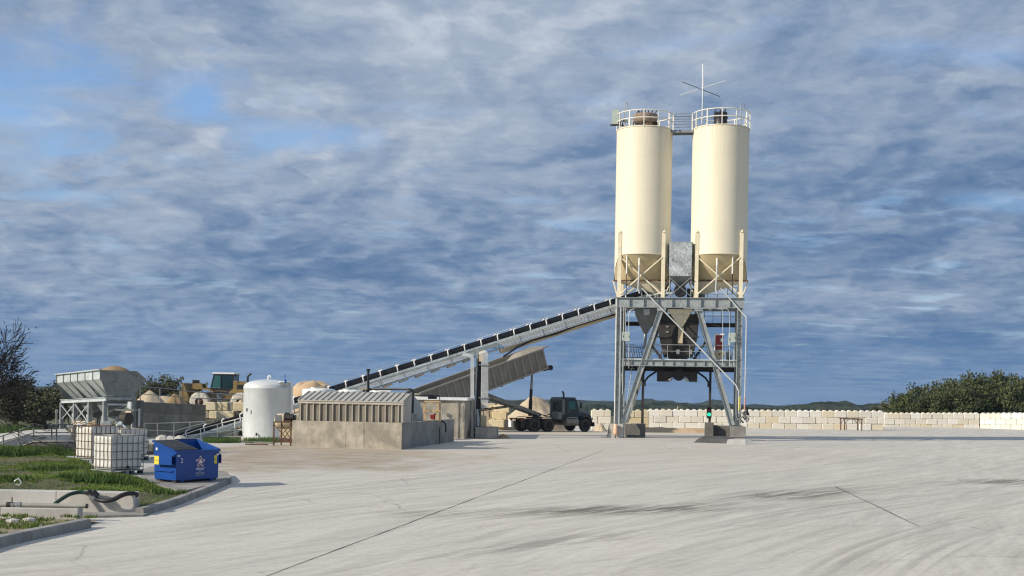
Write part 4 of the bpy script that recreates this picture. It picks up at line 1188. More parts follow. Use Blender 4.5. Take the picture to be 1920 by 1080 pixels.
# blower and pipes under it
t = shifted_thing('blower', 'dark blower with a pale bent pipe on the girders between the silos', 'blower', (xm, 1.2, ZG1))
MB().cyl((xm, .9, ZG1 + .5), .42, .9, 20, M=Matrix.Rotation(radians(90), 3, 'X')).build('casing', M['black'], t)
MB().box((xm + .7, 1.1, ZG1 + .35), (.5, .6, .7)).build('motor', M['black'], t)
MB().tube([(xm - 1.3, .2, ZG1 + .3), (xm - .5, .2, ZG1 + .3), (xm - .25, .2, ZG1 + .4), (xm - .2, .2, ZG1 + .75)], .09, 10).build('pipe', M['galv_bright'], t)
MB().tube([(-2.3, .6, ZG1 + .12), (-1.4, .5, ZG1 + .3), (-.9, .5, ZG1 + .55)], .06, 8).build('lower_pipe', M['galv_bright'], t)

# hoppers hanging in the tower
def pyramid(name, label, cat, xl, xr, ytop, xt, ytip, yf, depth, m, ycol=None, lip=0.0, grp=None):
    a = TL(xl, ytop, yf); b = TL(xr, ytop, yf); q = TL(xt, ytip, yf + depth / 2)
    t = shifted_thing(name, label, cat, (q.x, yf + depth / 2, q.z), grp)
    zc = a.z if ycol is None else TL(xl, ycol, yf).z
    if ycol is not None:
        MB().box(((a.x + b.x) / 2, yf + depth / 2, (a.z + zc) / 2), (b.x - a.x, depth, a.z - zc)).build('upper_box', m, t)
    e = .10
    MB().hexa([(q.x - e, yf + depth / 2 - e, q.z), (q.x + e, yf + depth / 2 - e, q.z), (q.x + e, yf + depth / 2 + e, q.z), (q.x - e, yf + depth / 2 + e, q.z)],
              [(a.x, yf, zc - .003), (b.x, yf, zc - .003), (b.x, yf + depth, zc - .003), (a.x, yf + depth, zc - .003)]).build('cone', m, t)
    return t, q, a, b
t, q, a, b = pyramid('cement_hopper', 'tan inverted pyramid cement hopper under the middle of the top girder', 'hopper', 1251, 1299, 579.5, 1277, 614, .35, 1.4, M['silo_trim'])
for i in range(3):
    z = a.z - .38 - i * .12; w = (b.x - a.x) * (.56 - .14 * i); y = .35 + .7 * (a.z - z) / (a.z - q.z) - .03
    MB().box(((a.x + b.x) / 2 + .02, y, z), (w, .07, .035)).build('stiffener', M['rail_white'], t)
MB().bar((q.x, 1.05, q.z - .02), (q.x - .05, 1.05, q.z - 1.1), .34, .34).build('chute', M['tan'], t)
t, q, a, b = pyramid('side_hopper', 'grey inverted pyramid hopper under the left end of the top girder', 'hopper', 1191, 1233, 578, 1210, 627, .9, 1.4, M['galv_dark'], 590)
MB().box((q.x + .1, .86, a.z - .25), (.42, .05, .4)).build('access_plate', M['galv_bright'], t)
MB().tube([(q.x, 1.6, q.z), (q.x, 1.5, q.z - .4), (q.x - .05, 1.4, q.z - 1.0)], .11, 10).build('spout', M['galv'], t)
# big batcher
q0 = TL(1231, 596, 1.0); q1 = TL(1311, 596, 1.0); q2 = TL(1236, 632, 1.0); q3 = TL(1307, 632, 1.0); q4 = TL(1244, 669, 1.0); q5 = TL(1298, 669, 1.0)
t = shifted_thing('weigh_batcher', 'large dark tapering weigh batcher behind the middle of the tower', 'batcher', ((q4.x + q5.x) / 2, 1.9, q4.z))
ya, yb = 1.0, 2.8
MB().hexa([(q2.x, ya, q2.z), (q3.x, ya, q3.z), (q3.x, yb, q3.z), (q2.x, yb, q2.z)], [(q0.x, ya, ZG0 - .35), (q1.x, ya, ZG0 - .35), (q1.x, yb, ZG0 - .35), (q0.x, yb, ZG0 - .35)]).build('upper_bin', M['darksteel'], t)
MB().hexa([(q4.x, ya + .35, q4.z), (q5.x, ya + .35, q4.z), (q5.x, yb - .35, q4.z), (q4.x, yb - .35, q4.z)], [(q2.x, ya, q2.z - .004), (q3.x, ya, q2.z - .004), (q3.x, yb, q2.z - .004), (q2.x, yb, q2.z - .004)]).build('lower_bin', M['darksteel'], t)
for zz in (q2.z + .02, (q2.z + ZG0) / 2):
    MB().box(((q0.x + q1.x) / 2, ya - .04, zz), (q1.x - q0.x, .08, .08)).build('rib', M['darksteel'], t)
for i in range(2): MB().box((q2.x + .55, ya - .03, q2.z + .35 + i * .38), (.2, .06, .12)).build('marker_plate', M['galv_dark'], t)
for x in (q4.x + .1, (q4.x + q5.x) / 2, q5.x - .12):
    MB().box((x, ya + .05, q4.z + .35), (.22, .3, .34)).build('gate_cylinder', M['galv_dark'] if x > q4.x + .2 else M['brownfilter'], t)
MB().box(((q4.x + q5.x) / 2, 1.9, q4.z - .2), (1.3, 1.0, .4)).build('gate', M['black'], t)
for s_ in (-1, 1):
    xx = (q4.x + q5.x) / 2 + s_ * 1.35
    MB().tube([(xx, 1.1, q4.z - .3), (xx - s_ * .2, 1.1, q4.z + .2), (xx - s_ * .35, 1.1, q4.z + .6)], .045, 6).build('air_hose', M['black'], t)
# shroud over the truck bay
a = TL(1232, 688, .9); b = TL(1307, 716, .9); zt = ZM0 - .33
t = shifted_thing('loading_shroud', 'dark rubber loading shroud with an arched notch over the truck bay', 'shroud', ((a.x + b.x) / 2, 1.7, b.z))
def shroud(y):
    xc = (a.x + b.x) / 2; xs = a.x, b.x
    arch = [(xc + .12 - .70 * cos(k * pi / 12), y, b.z + .46 * sin(k * pi / 12)) for k in range(13)]
    pts = [(a.x, y, zt), (a.x, y, b.z)] + arch + [(b.x, y, b.z), (b.x, y, zt)]
    return pts
MB().prism(shroud(.88), (0, .06, 0)).build('front_sheet', M['darksteel'], t)
MB().prism(shroud(2.5), (0, .06, 0)).build('rear_sheet', M['darksteel'], t)
for x in (a.x + .03, b.x - .03): MB().box((x, 1.72, (zt + b.z) / 2), (.05, 1.54, zt - b.z)).build('side_sheet', M['darksteel'], t)
MB().cyl(((a.x + b.x) / 2 + .1, 1.1, b.z + .48), .42, 1.2, 20, M=Matrix.Rotation(radians(-90), 3, 'X')).build('boot', M['black'], t)
for s_ in (-1, 1): MB().tube([((a.x + b.x) / 2 + .1 + s_ * .65, .80, b.z + .05), ((a.x + b.x) / 2 + .1 + s_ * .4, .80, b.z + .28)], .09, 8).build('spray_nozzle', M['galv_dark'], t)

# cabinets, motor and small tank on the platform
def cabinet(xl, xr, yt, yb, yp, label, m='green_box'):
    a = TL(xl, yt, yp); b = TL(xr, yb, yp)
    t = shifted_thing('control_cabinet', label, 'cabinet', ((a.x + b.x) / 2, yp, b.z), 'pale green cabinets on the tower')
    MB().box(((a.x + b.x) / 2, yp, (a.z + b.z) / 2), (b.x - a.x, .24, a.z - b.z)).build('cabinet_body', M[m], t, bevel=.012)
    MB().box((b.x - .05, yp - .135, (a.z + b.z) / 2), (.025, .03, .12)).build('latch', M['darksteel'], t)
cabinet(1166.5, 1170, 622.5, 639, -.25, 'narrow pale cabinet nearest the left tower column')
cabinet(1171, 1181, 622, 640, -.25, 'pale green cabinet on the left side above the platform railing')
cabinet(1366, 1369.3, 624.5, 648, -.25, 'narrow pale cabinet left of the wide one on the right side')
cabinet(1370, 1379, 624, 642, -.25, 'wide pale green cabinet beside the right tower column')
a = TL(1339, 628, .9); b = TL(1358, 657, .9)
t = shifted_thing('air_compressor', 'red and white compressor unit on the platform beside the right leg', 'compressor', ((a.x + b.x) / 2, .9, zf))
MB().box(((a.x + b.x) / 2, .9, (a.z + b.z) / 2), (b.x - a.x - .16, .5, a.z - b.z)).build('red_housing', M['red'], t, bevel=.03)
MB().box((a.x + .05, .88, (a.z + b.z) / 2 - .05), (.09, .56, a.z - b.z)).build('white_side', M['white'], t)
MB().box(((a.x + b.x) / 2, .85, a.z + .02), (b.x - a.x, .56, .1)).build('white_top', M['white'], t, bevel=.02)
MB().box(((a.x + b.x) / 2 + .15, .6, (a.z + b.z) / 2 + .15), (.22, .14, .25)).build('filter', M['galv'], t)
c = TL(1349, 663.5, .7)
MB().cyl((c.x, 1.3, zf + .37), .35, .85, 24, M=Matrix.Rotation(radians(90), 3, 'X')).build('air_tank', M['tan'], t)
MB().cyl((c.x, .46, zf + .37), .06, .05, 12, M=Matrix.Rotation(radians(90), 3, 'X')).build('boss', M['darksteel'], t)
for x, h in ((1363, .5), (1366.5, .6), (1371, .42)):
    q = TL(x, 670, .9)
    t = shifted_thing('gas_bottle', {1363: 'left of three small blue-grey bottles standing on the platform', 1366.5: 'middle of three small blue-grey bottles standing on the platform', 1371: 'right of three small blue-grey bottles standing on the platform'}[x], 'bottle', (q.x, .9, zf), 'bottles on the tower platform')
    MB().lathe([(0, 0), (.07, .01), (.07, h), (.03, h + .08), (.03, h + .12), (0, h + .12)], 12, (q.x, .9, zf)).build('bottle_body', M['rail_grey'], t)

# fill pipes
def fill_pipe(label, pts, cap, r=.05):
    t = shifted_thing('fill_pipe', label, 'pipe', (pts[-1][0], pts[-1][1], pts[-1][2]), 'cement fill pipes of the silos')
    MB().tube(pts, r, 10).build('pipe', M['conduit'], t)
    p = Vector(pts[-1])
    MB().tube([p + Vector((0, 0, 1.15)), p + Vector((0, 0, .25))], r + .008, 10).build('colour_band', cap, t)
    MB().cyl(p - Vector((0, 0, .18)), r + .05, .16, 12).build('coupling', M['chrome'], t)
    MB().tube([p - Vector((.13, 0, .1)), p - Vector((.20, .05, -.1))], .015, 6).build('cam_lever', M['black'], t)
k1 = TL(1203, 543, -.35); k2 = TL(1377, 719, -.55); k3 = TL(1381, 724, -.55); k4 = TL(1385, 733, -.55); k5 = TL(1385.5, 776, -.55)
fill_pipe('long fill pipe slanting from the left silo across the tower to a yellow banded coupling', [(k1.x, -.3, k1.z + .1), (k1.x + .1, -.3, k1.z), (k2.x, -.45, k2.z), (k3.x, -.5, k3.z), (k4.x, -.5, k4.z), (k5.x, -.5, k5.z)], M['yellow_sign'])
k1 = TL(1351, 543, -.3); k2 = TL(1393, 588, -.4); k3 = TL(1399, 594, -.4); k4 = TL(1399.5, 605, -.4); k5 = TL(1396, 776, -.4)
fill_pipe('fill pipe dropping from the right silo down outside the right tower column', [(k1.x, -.2, k1.z + .1), (k1.x + .1, -.2, k1.z), (k2.x, -.3, k2.z), (k3.x, -.4, k3.z), (k4.x, -.4, k4.z), (k5.x, -.4, k5.z)], M['pinkcap'], .045)
# coupling bundle
c = TL(1393, 785, -.6)
t = shifted_thing('coupling_rack', 'cluster of hose couplings and valves hanging over the right footing', 'couplings', (c.x, -.6, .95))
R2 = random.Random(5)
for i in range(9):
    a = Vector((c.x + R2.uniform(-.35, .35), -.62 + R2.uniform(-.1, .1), c.z + R2.uniform(-.1, .55)))
    d = Vector((R2.uniform(-1, 1), R2.uniform(-.4, .2), R2.uniform(-1, 1))).normalized() * R2.uniform(.12, .3)
    MB().tube([a - d, a + d], R2.choice((.04, .06, .08)), 8).build('coupling', M['chrome'] if i % 2 else M['black'], t)
MB().tube([(c.x - .45, -.55, c.z + .6), (c.x - .42, -.6, c.z + .1), (c.x - .1, -.65, c.z - .15)], .05, 8).build('elbow', M['chrome'], t)
MB().tube([(c.x + .28 + .12 * cos(a), -.6, c.z + .15 + .35 * sin(a)) for a in [i * .55 for i in range(12)]], .03, 6).build('hose_loop', M['black'], t)
# traffic light
lx = TL(1329.5, 777, 1.35)
t = shifted_thing('traffic_light', 'black signal box with a lit green lamp on the dark post under the tower', 'traffic light', (lx.x, 1.35, lx.z - .3))
MB().box((lx.x, 1.42, lx.z + .12), (.34, .26, .78)).build('housing', M['black'], t, bevel=.03)
for z, m, nm in ((lx.z, 'green_lens', 'green_lamp'), (lx.z + .34, 'red_lens', 'red_lamp')):
    MB().lathe([(0, .05), (.07, .04), (.115, .0)], 20, (lx.x, 1.285, z), M=Matrix.Rotation(radians(90), 3, 'X')).build(nm, M[m], t)
    MB().lathe([(.13, 0), (.13, .14)], 20, (lx.x, 1.29, z), a0=0, a1=pi, M=Matrix.Rotation(radians(90), 3, 'X')).build('visor', M['black'], t)
# ============================================================ long conveyor
CL = P(305, 822.5, 80.0); CR = P(1235, 534, 87.2)     # line of the belt top
cd = (CR - CL); CLEN = cd.length
cz = atan2(cd.y, cd.x); cpitch = math.asin(cd.z / CLEN)
cv = thing('belt_conveyor', 'long inclined belt conveyor climbing from the bins to the silo tower', 'conveyor', CL, cz, None, local=True)
RP = Matrix.Rotation(-cpitch, 3, 'Y')
def cvb(b, name, m, par=None):
    b.v = [tuple(RP @ Vector(p)) for p in b.v]
    return b.build(name, m, par or cv, origin=(0, 0, 0))
def cw(s, y, z): return RP @ Vector((s, y, z))
L = CLEN
def along(x):   # distance along the belt for a photo column
    return (x - 305) / (1235 - 305) * L * (1 + 0.0)
b = MB()
W2 = .42
sec = [(-W2 - .02, 0), (-W2 - .02, -.30), (-.2, -.36), (.2, -.36), (W2 + .02, -.30), (W2 + .02, 0), (W2, 0), (W2 - .02, -.26), (.2, -.31), (-.2, -.31), (-W2 + .02, -.26), (-W2, 0)]
b.prism([(0, y, z) for y, z in sec], (L, 0, 0)); cvb(b, 'carrying_belt', M['belt'])
cvb(MB().box((L / 2, 0, -.72), (L, .7, .02)), 'return_belt', M['belt'])
for y in (-.62, .62):
    cvb(MB().box((L / 2, y, -.43), (L, .05, .13)), 'stringer', M['galv_bright'])
    cvb(MB().box((L / 2, y - .01 * (1 if y > 0 else -1), -.98), (L, .08, .07)), 'bottom_chord', M['galv'])
    b = MB(); n = int(L / 1.2)
    for i in range(n):
        s = i * L / n
        b.bar((s + .02, y, -.50), (s + .02, y, -.95), .035, .035, (0, 1, 0)); b.bar((s + .05, y, -.50), (s + L / n - .03, y, -.95), .03, .03, (0, 1, 0))
    cvb(b, 'truss_lattice', M['galv'])
    cvb(MB().box((L / 2, y * 1.0 + (.03 if y > 0 else -.03), -.62), (L, .012, .22)), 'side_plate', M['galv'])
s = .3
sp = 1.205
i = 0
while s < L - .3:
    b = MB()
    for sg in (-1, 1):
        y = sg * .55
        b.tube([(s - .05, y, -.365), (s, y, -.28), (s + .015, y, -.05), (s + .07, y - sg * .015, .03), (s + .20, y - sg * .06, .055)], .045, 6)
    b.bar((s, -.55, -.40), (s, .55, -.40), .06, .05)
    cvb(b, 'idler_frame', M['white'])
    s += sp
cvb(MB().tube([(along(560), -.72, .20), (L, -.72, .12)], .012, 5), 'pull_cord', M['conduit'])
cvb(MB().tube([(along(560), .5, .16), (L, .5, .14)], .014, 5), 'pull_cord', M['conduit'])
# conduit bundle on the near side
sp_ = along(905)
for k in range(7):
    cvb(MB().tube([(sp_ + .1 + k * .06, -.74, -.52 - k * .075), (along(1160), -.74, -.52 - k * .075)], .024, 5), 'conduit', M['conduit'])
for k in range(4):
    cvb(MB().tube([(along(600) + k, -.72, -.66 - k * .07), (along(868) - k * .10, -.72, -.66 - k * .07)], .022, 5), 'conduit', M['conduit'])
for k in range(12):
    s = along(640 + k * 44); cvb(MB().box((s, -.77, -.72), (.05, .03, .5)), 'conduit_clamp', M['galv'])
# tan pan under the upper part and dark cable below
b = MB()
s0, s1 = along(912), along(1156)
b.hexa([(s0, -.5, -1.30), (s1, -.5, -1.26), (s1, .5, -1.26), (s0, .5, -1.30)], [(s0, -.58, -1.03), (s1, -.58, -1.03), (s1, .58, -1.03), (s0, .58, -1.03)])
cvb(b, 'drip_pan', M['tan'])
cvb(MB().tube([(s0 - .1, -.66, -1.55), (s0 + 1.0, -.66, -1.22), (s0 + 2.2, -.66, -1.06), (s0 + 4, -.66, -1.12), (s0 + 5.5, -.66, -1.02), (s0 + 8, -.66, -1.04), (s1, -.66, -1.1)], .07, 6), 'heavy_cable', M['pipe_black'])
for k in range(6):
    s = along(690 + k * 30); cvb(MB().hexa([(s, -.3, -1.16), (s + .7, -.3, -1.10), (s + .7, .3, -1.10), (s, .3, -1.16)], [(s, -.3, -1.02), (s + .5, -.3, -1.02), (s + .5, .3, -1.02), (s, .3, -1.02)]), 'return_guard', M['galv_dark'] if k % 2 else M['brownfilter'])
cvb(MB().cyl((L - .1, .5, -.2), .3, 1.0, 16, M=Matrix.Rotation(radians(90), 3, 'X')), 'head_pulley', M['black'])
cvb(MB().box((L + .1, 0, -.45), (.9, 1.3, .9)), 'head_chute', M['galv_dark'])
# lower end railing
lo = MB()
# ============================================================ conveyor pier
pc = P(900, 800, 82.6); pc.z = 0
fc = G(911, 822.5, 0)
ft = thing('footing', 'low grey concrete block under the conveyor pier', 'footing', (fc.x, 78.9, 0), 0, 'concrete bases of the conveyor')
xa, xb = P(891, 815, 77.6).x, P(930.5, 815, 77.6).x
MB().hexa([(xa, 77.6, -.1), (xb, 77.9, -.1), (xb + .1, 80.8, -.1), (xa, 80.8, -.1)], [(xa, 77.65, .72), (xb, 77.95, .72), (xb + .1, 80.8, .72), (xa, 80.8, .72)]).build('base_block', M['conc_grey'], ft, bevel=.02)
pr = thing('conveyor_pier', 'vertical steel pier wrapped in conduits holding up the middle of the conveyor', 'pier', (fc.x, 80.3, .7))
def tan_at(x): return cw(along(x), 0, -1.05) + 0 * CL
def world_on(x, y, z):
    return Matrix.Rotation(cz, 3, 'Z') @ cw(along(x), y, z) + CL
top = world_on(899, -.3, -1.07)
def V(x, y, D): return P(x, y, D)
xs0 = P(897, 700, 80.6).x
MB().ibeam((xs0, 80.6, .66), (xs0, 80.6, P(897, 672, 80.6).z), .30, .34, .03, (1, 0, 0)).build('column', M['black'], pr)
MB().bar((P(891.5, 700, 80.4).x, 80.4, .66), (P(895, 655, 80.4).x, 80.4, P(895, 655, 80.4).z), .10, .12).build('column_channel', M['galv'], pr)
MB().ibeam((xs0, 83.0, .3), (xs0, 83.0, top.z), .30, .34, .03, (1, 0, 0)).build('column', M['galv'], pr)
MB().box((xs0 + .2, 81.0, P(900, 668, 80.6).z), (.34, 1.6, .7)).build('head_box', M['tan'], pr)
for k in range(7):
    x = 903.5 + k * 1.9
    MB().tube([P(x - 6 + k * .0, 662 - k * .9, 80.2), P(x - 1.5, 664 - k * .6, 80.1), P(x, 668 - k * .2, 80.1), P(x, 757, 80.1), P(x - 2 * (k - 3) * .25, 764, 80.1)], .024, 6).build('conduit', M['conduit'], pr)
for k in range(4):
    x = 883.0 + k * 1.7
    MB().tube([P(866 + k, 666 - k * 1.6, 80.3), P(x - 3, 667.5 - k * .6, 80.2), P(x, 672 - k * .5, 80.2), P(x + .2, 752, 80.2)], .024, 6).build('conduit', M['conduit'], pr)
MB().box(P(908, 684, 80.02), (.72, .05, .05)).build('clamp', M['galv'], pr)
MB().box(P(908, 746, 80.02), (.72, .05, .05)).build('clamp', M['galv'], pr)
MB().tube([P(902, 764, 79.9), P(913, 764, 79.9)], .05, 8).build('junction_pipe', M['conduit'], pr)
MB().tube([P(896, 768, 79.8), P(897, 800, 79.3)], .10, 8).build('standpipe', M['conduit'], pr)
MB().tube([P(897, 766, 79.6), P(903, 800, 79.2)], .035, 6).build('stay_rod', M['black'], pr)
MB().tube([P(903, 764, 79.8), P(907, 776, 79.8), P(903, 786, 79.8)], .04, 6).build('drip_loop', M['pvc'], pr)
MB().tube([P(891.5, 768, 80.1), P(892, 800, 79.3)], .05, 8).build('standpipe', M['galv'], pr)
q = P(906.5, 794, 79.0)
t = thing('concrete_block', 'small tan block standing upright on the pier footing', 'concrete block', (q.x, 79, .72))
MB().box((q.x, 79.2, 1.1), (.38, .4, .74)).build('block_body', M['tan'], t, bevel=.02)

# ============================================================ small concrete building right of the shed
hb = thing('pump_house', 'low plain concrete building with a white roof edge left of the conveyor pier', 'building', P(873, 823, 77))
A = P(873, 823, 76.9); A.z = 0
def at(x, D): return P(x, 780, D).x
x1 = A.x; x0 = x1 - 5.0; ztop = P(873, 751, 76.9).z
yb = 85.0; xr_b = at(892.5, yb)
MB().hexa([(x0, 76.9, -.1), (x1, 76.9, -.1), (xr_b, yb, -.1), (x0, yb, -.1)], [(x0, 76.9, ztop), (x1, 76.9, ztop), (xr_b, yb, ztop), (x0, yb, ztop)]).build('walls', M['conc'], hb)
MB().hexa([(x0 - .1, 76.75, ztop + .003), (x1 + .08, 76.75, ztop + .003), (xr_b + .12, yb + .1, ztop + .003), (x0 - .1, yb + .1, ztop + .003)], [(x0 - .1, 76.75, ztop + .17), (x1 + .08, 76.75, ztop + .17), (xr_b + .12, yb + .1, ztop + .17), (x0 - .1, yb + .1, ztop + .17)]).build('roof_edge', M['white'], hb)
for x in (856.5, 868):
    MB().bar((at(x, 76.85), 76.82, .02), (at(x, 76.85), 76.82, ztop - .02), .025, .05, (0, 1, 0)).build('form_seam', M['conc_light'], hb)
MB().tube([P(869, 760, 76.7), P(869, 783, 76.7)], .035, 6).build('pipe', M['galv_dark'], hb)
MB().box(P(869.5, 786, 76.75), (.12, .1, .3)).build('bracket', M['galv_dark'], hb)
MB().tube([P(831.5, 770, 76.7), P(831.5, 790, 76.7)], .025, 6).build('conduit', M['conduit'], hb)
MB().box(P(831.5, 773, 76.72), (.13, .1, .2)).build('outlet_box', M['galv'], hb)
MB().box(P(887, 812, 80.5) + Vector((.1, 0, -.1)), (.1, .5, .9)).build('drain_box', M['galv_dark'], hb)

# ============================================================ containment wall and ribbed shed
KA = G(753, 843, 0); KL = G(547.5, 837.5, 0); KR = G(851, 827.5, 0)
wx = (KA - KL).normalized(); wy = Vector((-wx.y, wx.x, 0))
BL = (KA - KL).length
BD = 11.6
zt = 1.33
ct = thing('containment_wall', 'stained tan concrete containment wall under the ribbed shed', 'wall', KA)
def K(s, d, z=0): return KL + wx * s + wy * d + Vector((0, 0, z))
kr = Vector((KR.x, KR.y, 0))
seg = [(0, .235), (.235, .265)]
cuts = [0, .495, .655, .665, 1.0]
for i in range(len(cuts) - 1):
    s0, s1 = cuts[i] * BL, cuts[i + 1] * BL - .012
    MB().hexa([K(s0, 0, -.1), K(s1, 0, -.1), K(s1, .25, -.1), K(s0, .25, -.1)], [K(s0, 0, zt), K(s1, 0, zt), K(s1, .25, zt), K(s0, .25, zt)]).build('front_panel', M['conc'], ct)
d_ = (kr - KA).normalized(); n_ = Vector((-d_.y, d_.x, 0)); LR = (kr - KA).length
prev = .004
for f in (.25, .52, .80, 1.0):
    a, b_ = KA + d_ * (prev * LR) , KA + d_ * (f * LR - .012)
    MB().hexa([a + Vector((0, 0, -.1)), b_ + Vector((0, 0, -.1)), b_ + n_ * .25 + Vector((0, 0, -.1)), a + n_ * .25 + Vector((0, 0, -.1))],
              [a + Vector((0, 0, zt - .004)), b_ + Vector((0, 0, zt - .004)), b_ + n_ * .25 + Vector((0, 0, zt - .004)), a + n_ * .25 + Vector((0, 0, zt - .004))]).build('side_panel', M['conc_grey'], ct)
    prev = f
MB().hexa([K(.002, .26, -.1), K(.25, .26, -.1), K(.25, BD, -.1), K(.002, BD, -.1)], [K(.002, .26, zt - .003), K(.25, .26, zt - .003), K(.25, BD, zt - .003), K(.002, BD, zt - .003)]).build('side_panel', M['conc_grey'], ct)

sh = thing('ribbed_shed', 'low shed of upright ribbed sheet with a pale standing seam roof', 'shed', K(BL / 2, .5, zt))
s0, s1 = .22, BL - .02
z0, z1, z2 = zt + .003, 2.33, 2.78
dfront, dback = .30, 1.75
MB().hexa([K(s0, dfront, z0), K(s1, dfront, z0), K(s1, dfront + .04, z0), K(s0, dfront + .04, z0)], [K(s0, dfront, z1), K(s1, dfront, z1), K(s1, dfront + .04, z1), K(s0, dfront + .04, z1)]).build('front_wall', M['siding'], sh)
n = 15
b = MB()
for i in range(n + 1):
    s = s0 + .10 + (s1 - s0 - .35) * i / n
    b.bar(K(s, dfront - .045, z0), K(s, dfront - .045, z1 - .13), .06, .09, (0, 1, 0))
b.build('wall_ribs', M['siding_rib'], sh)
MB().bar(K(s0 - .02, dfront - .04, z1 - .06), K(s1 + .02, dfront - .04, z1 - .06), .09, .12).build('eave_trim', M['siding_rib'], sh)
MB().bar(K(s1 - .06, dfront - .035, z0), K(s1 - .06, dfront - .035, z1 - .13), .12, .06, (0, 1, 0)).build('corner_post', M['roofing'], sh)
for s_ in (s0, s1 - .04):
    MB().prism([K(s_, dfront + .042, z0), K(s_, dback, z0), K(s_, dback, z2 - .02), K(s_, dfront + .042, z1)], wx * .04).build('end_wall', M['roofing'], sh)
MB().hexa([K(s0 - .05, dfront - .12, z1 + .0), K(s1 + .05, dfront - .12, z1), K(s1 + .05, dback, z2), K(s0 - .05, dback, z2)],
          [K(s0 - .05, dfront - .12, z1 + .04), K(s1 + .05, dfront - .12, z1 + .04), K(s1 + .05, dback, z2 + .04), K(s0 - .05, dback, z2 + .04)]).build('roof', M['roofing'], sh)
b = MB()
for i in range(19):
    s = s0 + (s1 - s0) * i / 18
    b.bar(K(s, dfront - .13, z1 + .065), K(s, dback, z2 + .065), .05, .05)
b.build('roof_seams', M['roofing'], sh)

# tanks standing inside the containment
def vtank(label, x0, x1, ytop, D, m, ring=True):
    a, c = P(x0, ytop, D), P(x1, ytop, D); r = (c.x - a.x) / 2; cx = (a.x + c.x) / 2
    t = thing('poly_tank', label, 'tank', (cx, D, 0), 0, 'white round tanks behind the shed')
    z = a.z
    MB().lathe([(r, .05), (r, z - .35), (r - .02, z - .30), (r, z - .24), (r, z - .06), (r - .06, z)], 40, (cx, D, 0)).build('tank_wall', m, t)
    MB().lathe([(r - .06, z + .002), (r * .5, z + .04), (.01, z + .06)], 40, (cx, D, 0)).build('lid', m, t)
    MB().cyl((cx - .2, D - .3, z + .02), .22, .07, 20).build('hatch', m, t)
    return t
vtank('white round tank showing above the left end of the shed roof', 567, 629, 729, 70.5, M['white'])
vtank('white round tank showing above the middle of the shed roof', 634, 682, 732, 71.5, M['white'])
vtank('white round tank showing above the shed beside the black riser', 690, 733, 733, 73.5, M['white'])
# white boxes on the last tank
q = P(722, 736, 70.5)
t = thing('dosing_box', 'small white box with dark gaps on the tank near the black pipe', 'box', (q.x, 70.5, 2.8))
MB().box((q.x, 70.5, q.z), (.72, .5, .24)).build('box_body', M['white'], t, bevel=.02)
MB().box((q.x - .05, 70.22, q.z), (.35, .06, .1)).build('slot', M['black'], t)
# grey lying tank
hc = K(BL * .62 - 1.22, 5.4, 1.42); hr = 1.42
t = thing('lying_tank', 'grey round ended tank lying behind the ribbed shed', 'tank', (hc.x, hc.y, 0))
RX = Matrix.Rotation(atan2(wx.y, wx.x), 3, 'Z') @ Matrix.Rotation(radians(90), 3, 'Y')
MB().lathe([(0, -2.95), (.5, -2.88), (1.0, -2.68), (1.3, -2.35), (hr, -1.9), (hr, 1.9), (1.3, 2.35), (1.0, 2.68), (.5, 2.88), (0, 2.95)], 48, hc, True, RX).build('vessel', M['tank_grey'], t)
for s_ in (-1.4, 1.4):
    p = hc + wx * s_
    MB().box((p.x, p.y, .35), (.3, 2.0, .8)).build('saddle', M['conc_grey'], t)
pt_ = P(691, 742, hc.y - 1.1)
t = thing('valve_riser', 'thin black riser pipe with a valve sticking up above the shed', 'pipe', (pt_.x, pt_.y, 1.4))
MB().tube([P(690.5, 745, pt_.y), P(690.5, 693, pt_.y)], .065, 8).build('riser', M['pipe_black'], t)
MB().cyl(P(690.5, 694, pt_.y) - Vector((0, 0, .04)), .11, .1, 12).build('cap', M['pipe_black'], t)
MB().cyl(P(685, 735, pt_.y) - Vector((0, 0, .2)), .15, .3, 12).build('valve', M['black'], t)
MB().tube([P(680, 736, pt_.y), P(700, 737, pt_.y)], .07, 8).build('valve_body', M['black'], t)
bz_ = K(BL - .4, .9).y
t = thing('discharge_pipe', 'black pipe running over the shed and turning down past its right end', 'pipe', P(775, 790, bz_))
MB().tube([P(692, 729.5, pt_.y), P(700, 729.5, pt_.y), P(765, 729.8, bz_), P(771, 730.5, bz_), P(774, 733, bz_), P(774.3, 739, bz_), P(773.5, 775, bz_)], .062, 10).build('pipe', M['pipe_black'], t)
MB().tube([P(773.5, 775, bz_), P(773.2, 791, bz_)], .08, 10).build('pipe_foot', M['galv'], t)
MB().box(P(778.5, 782, bz_), (.16, .16, .3)).build('valve_handle', M['galv_dark'], t)
t = thing('water_line', 'thin black pipe crossing to the timber frame', 'pipe', P(745, 745, 68))
MB().tube([P(746, 747, 68), P(746, 742, 68), P(750, 741, 68), P(822, 741.5, 70), P(824.5, 743, 70), P(824.5, 836, 68.6)], .03, 6).build('pipe', M['pipe_black'], t)
MB().cyl(P(811, 742, 69.8) - Vector((.25, 0, .05)), .14, .5, 10, M=Matrix.Rotation(radians(90), 3, 'Y')).build('pump', M['black'], t)
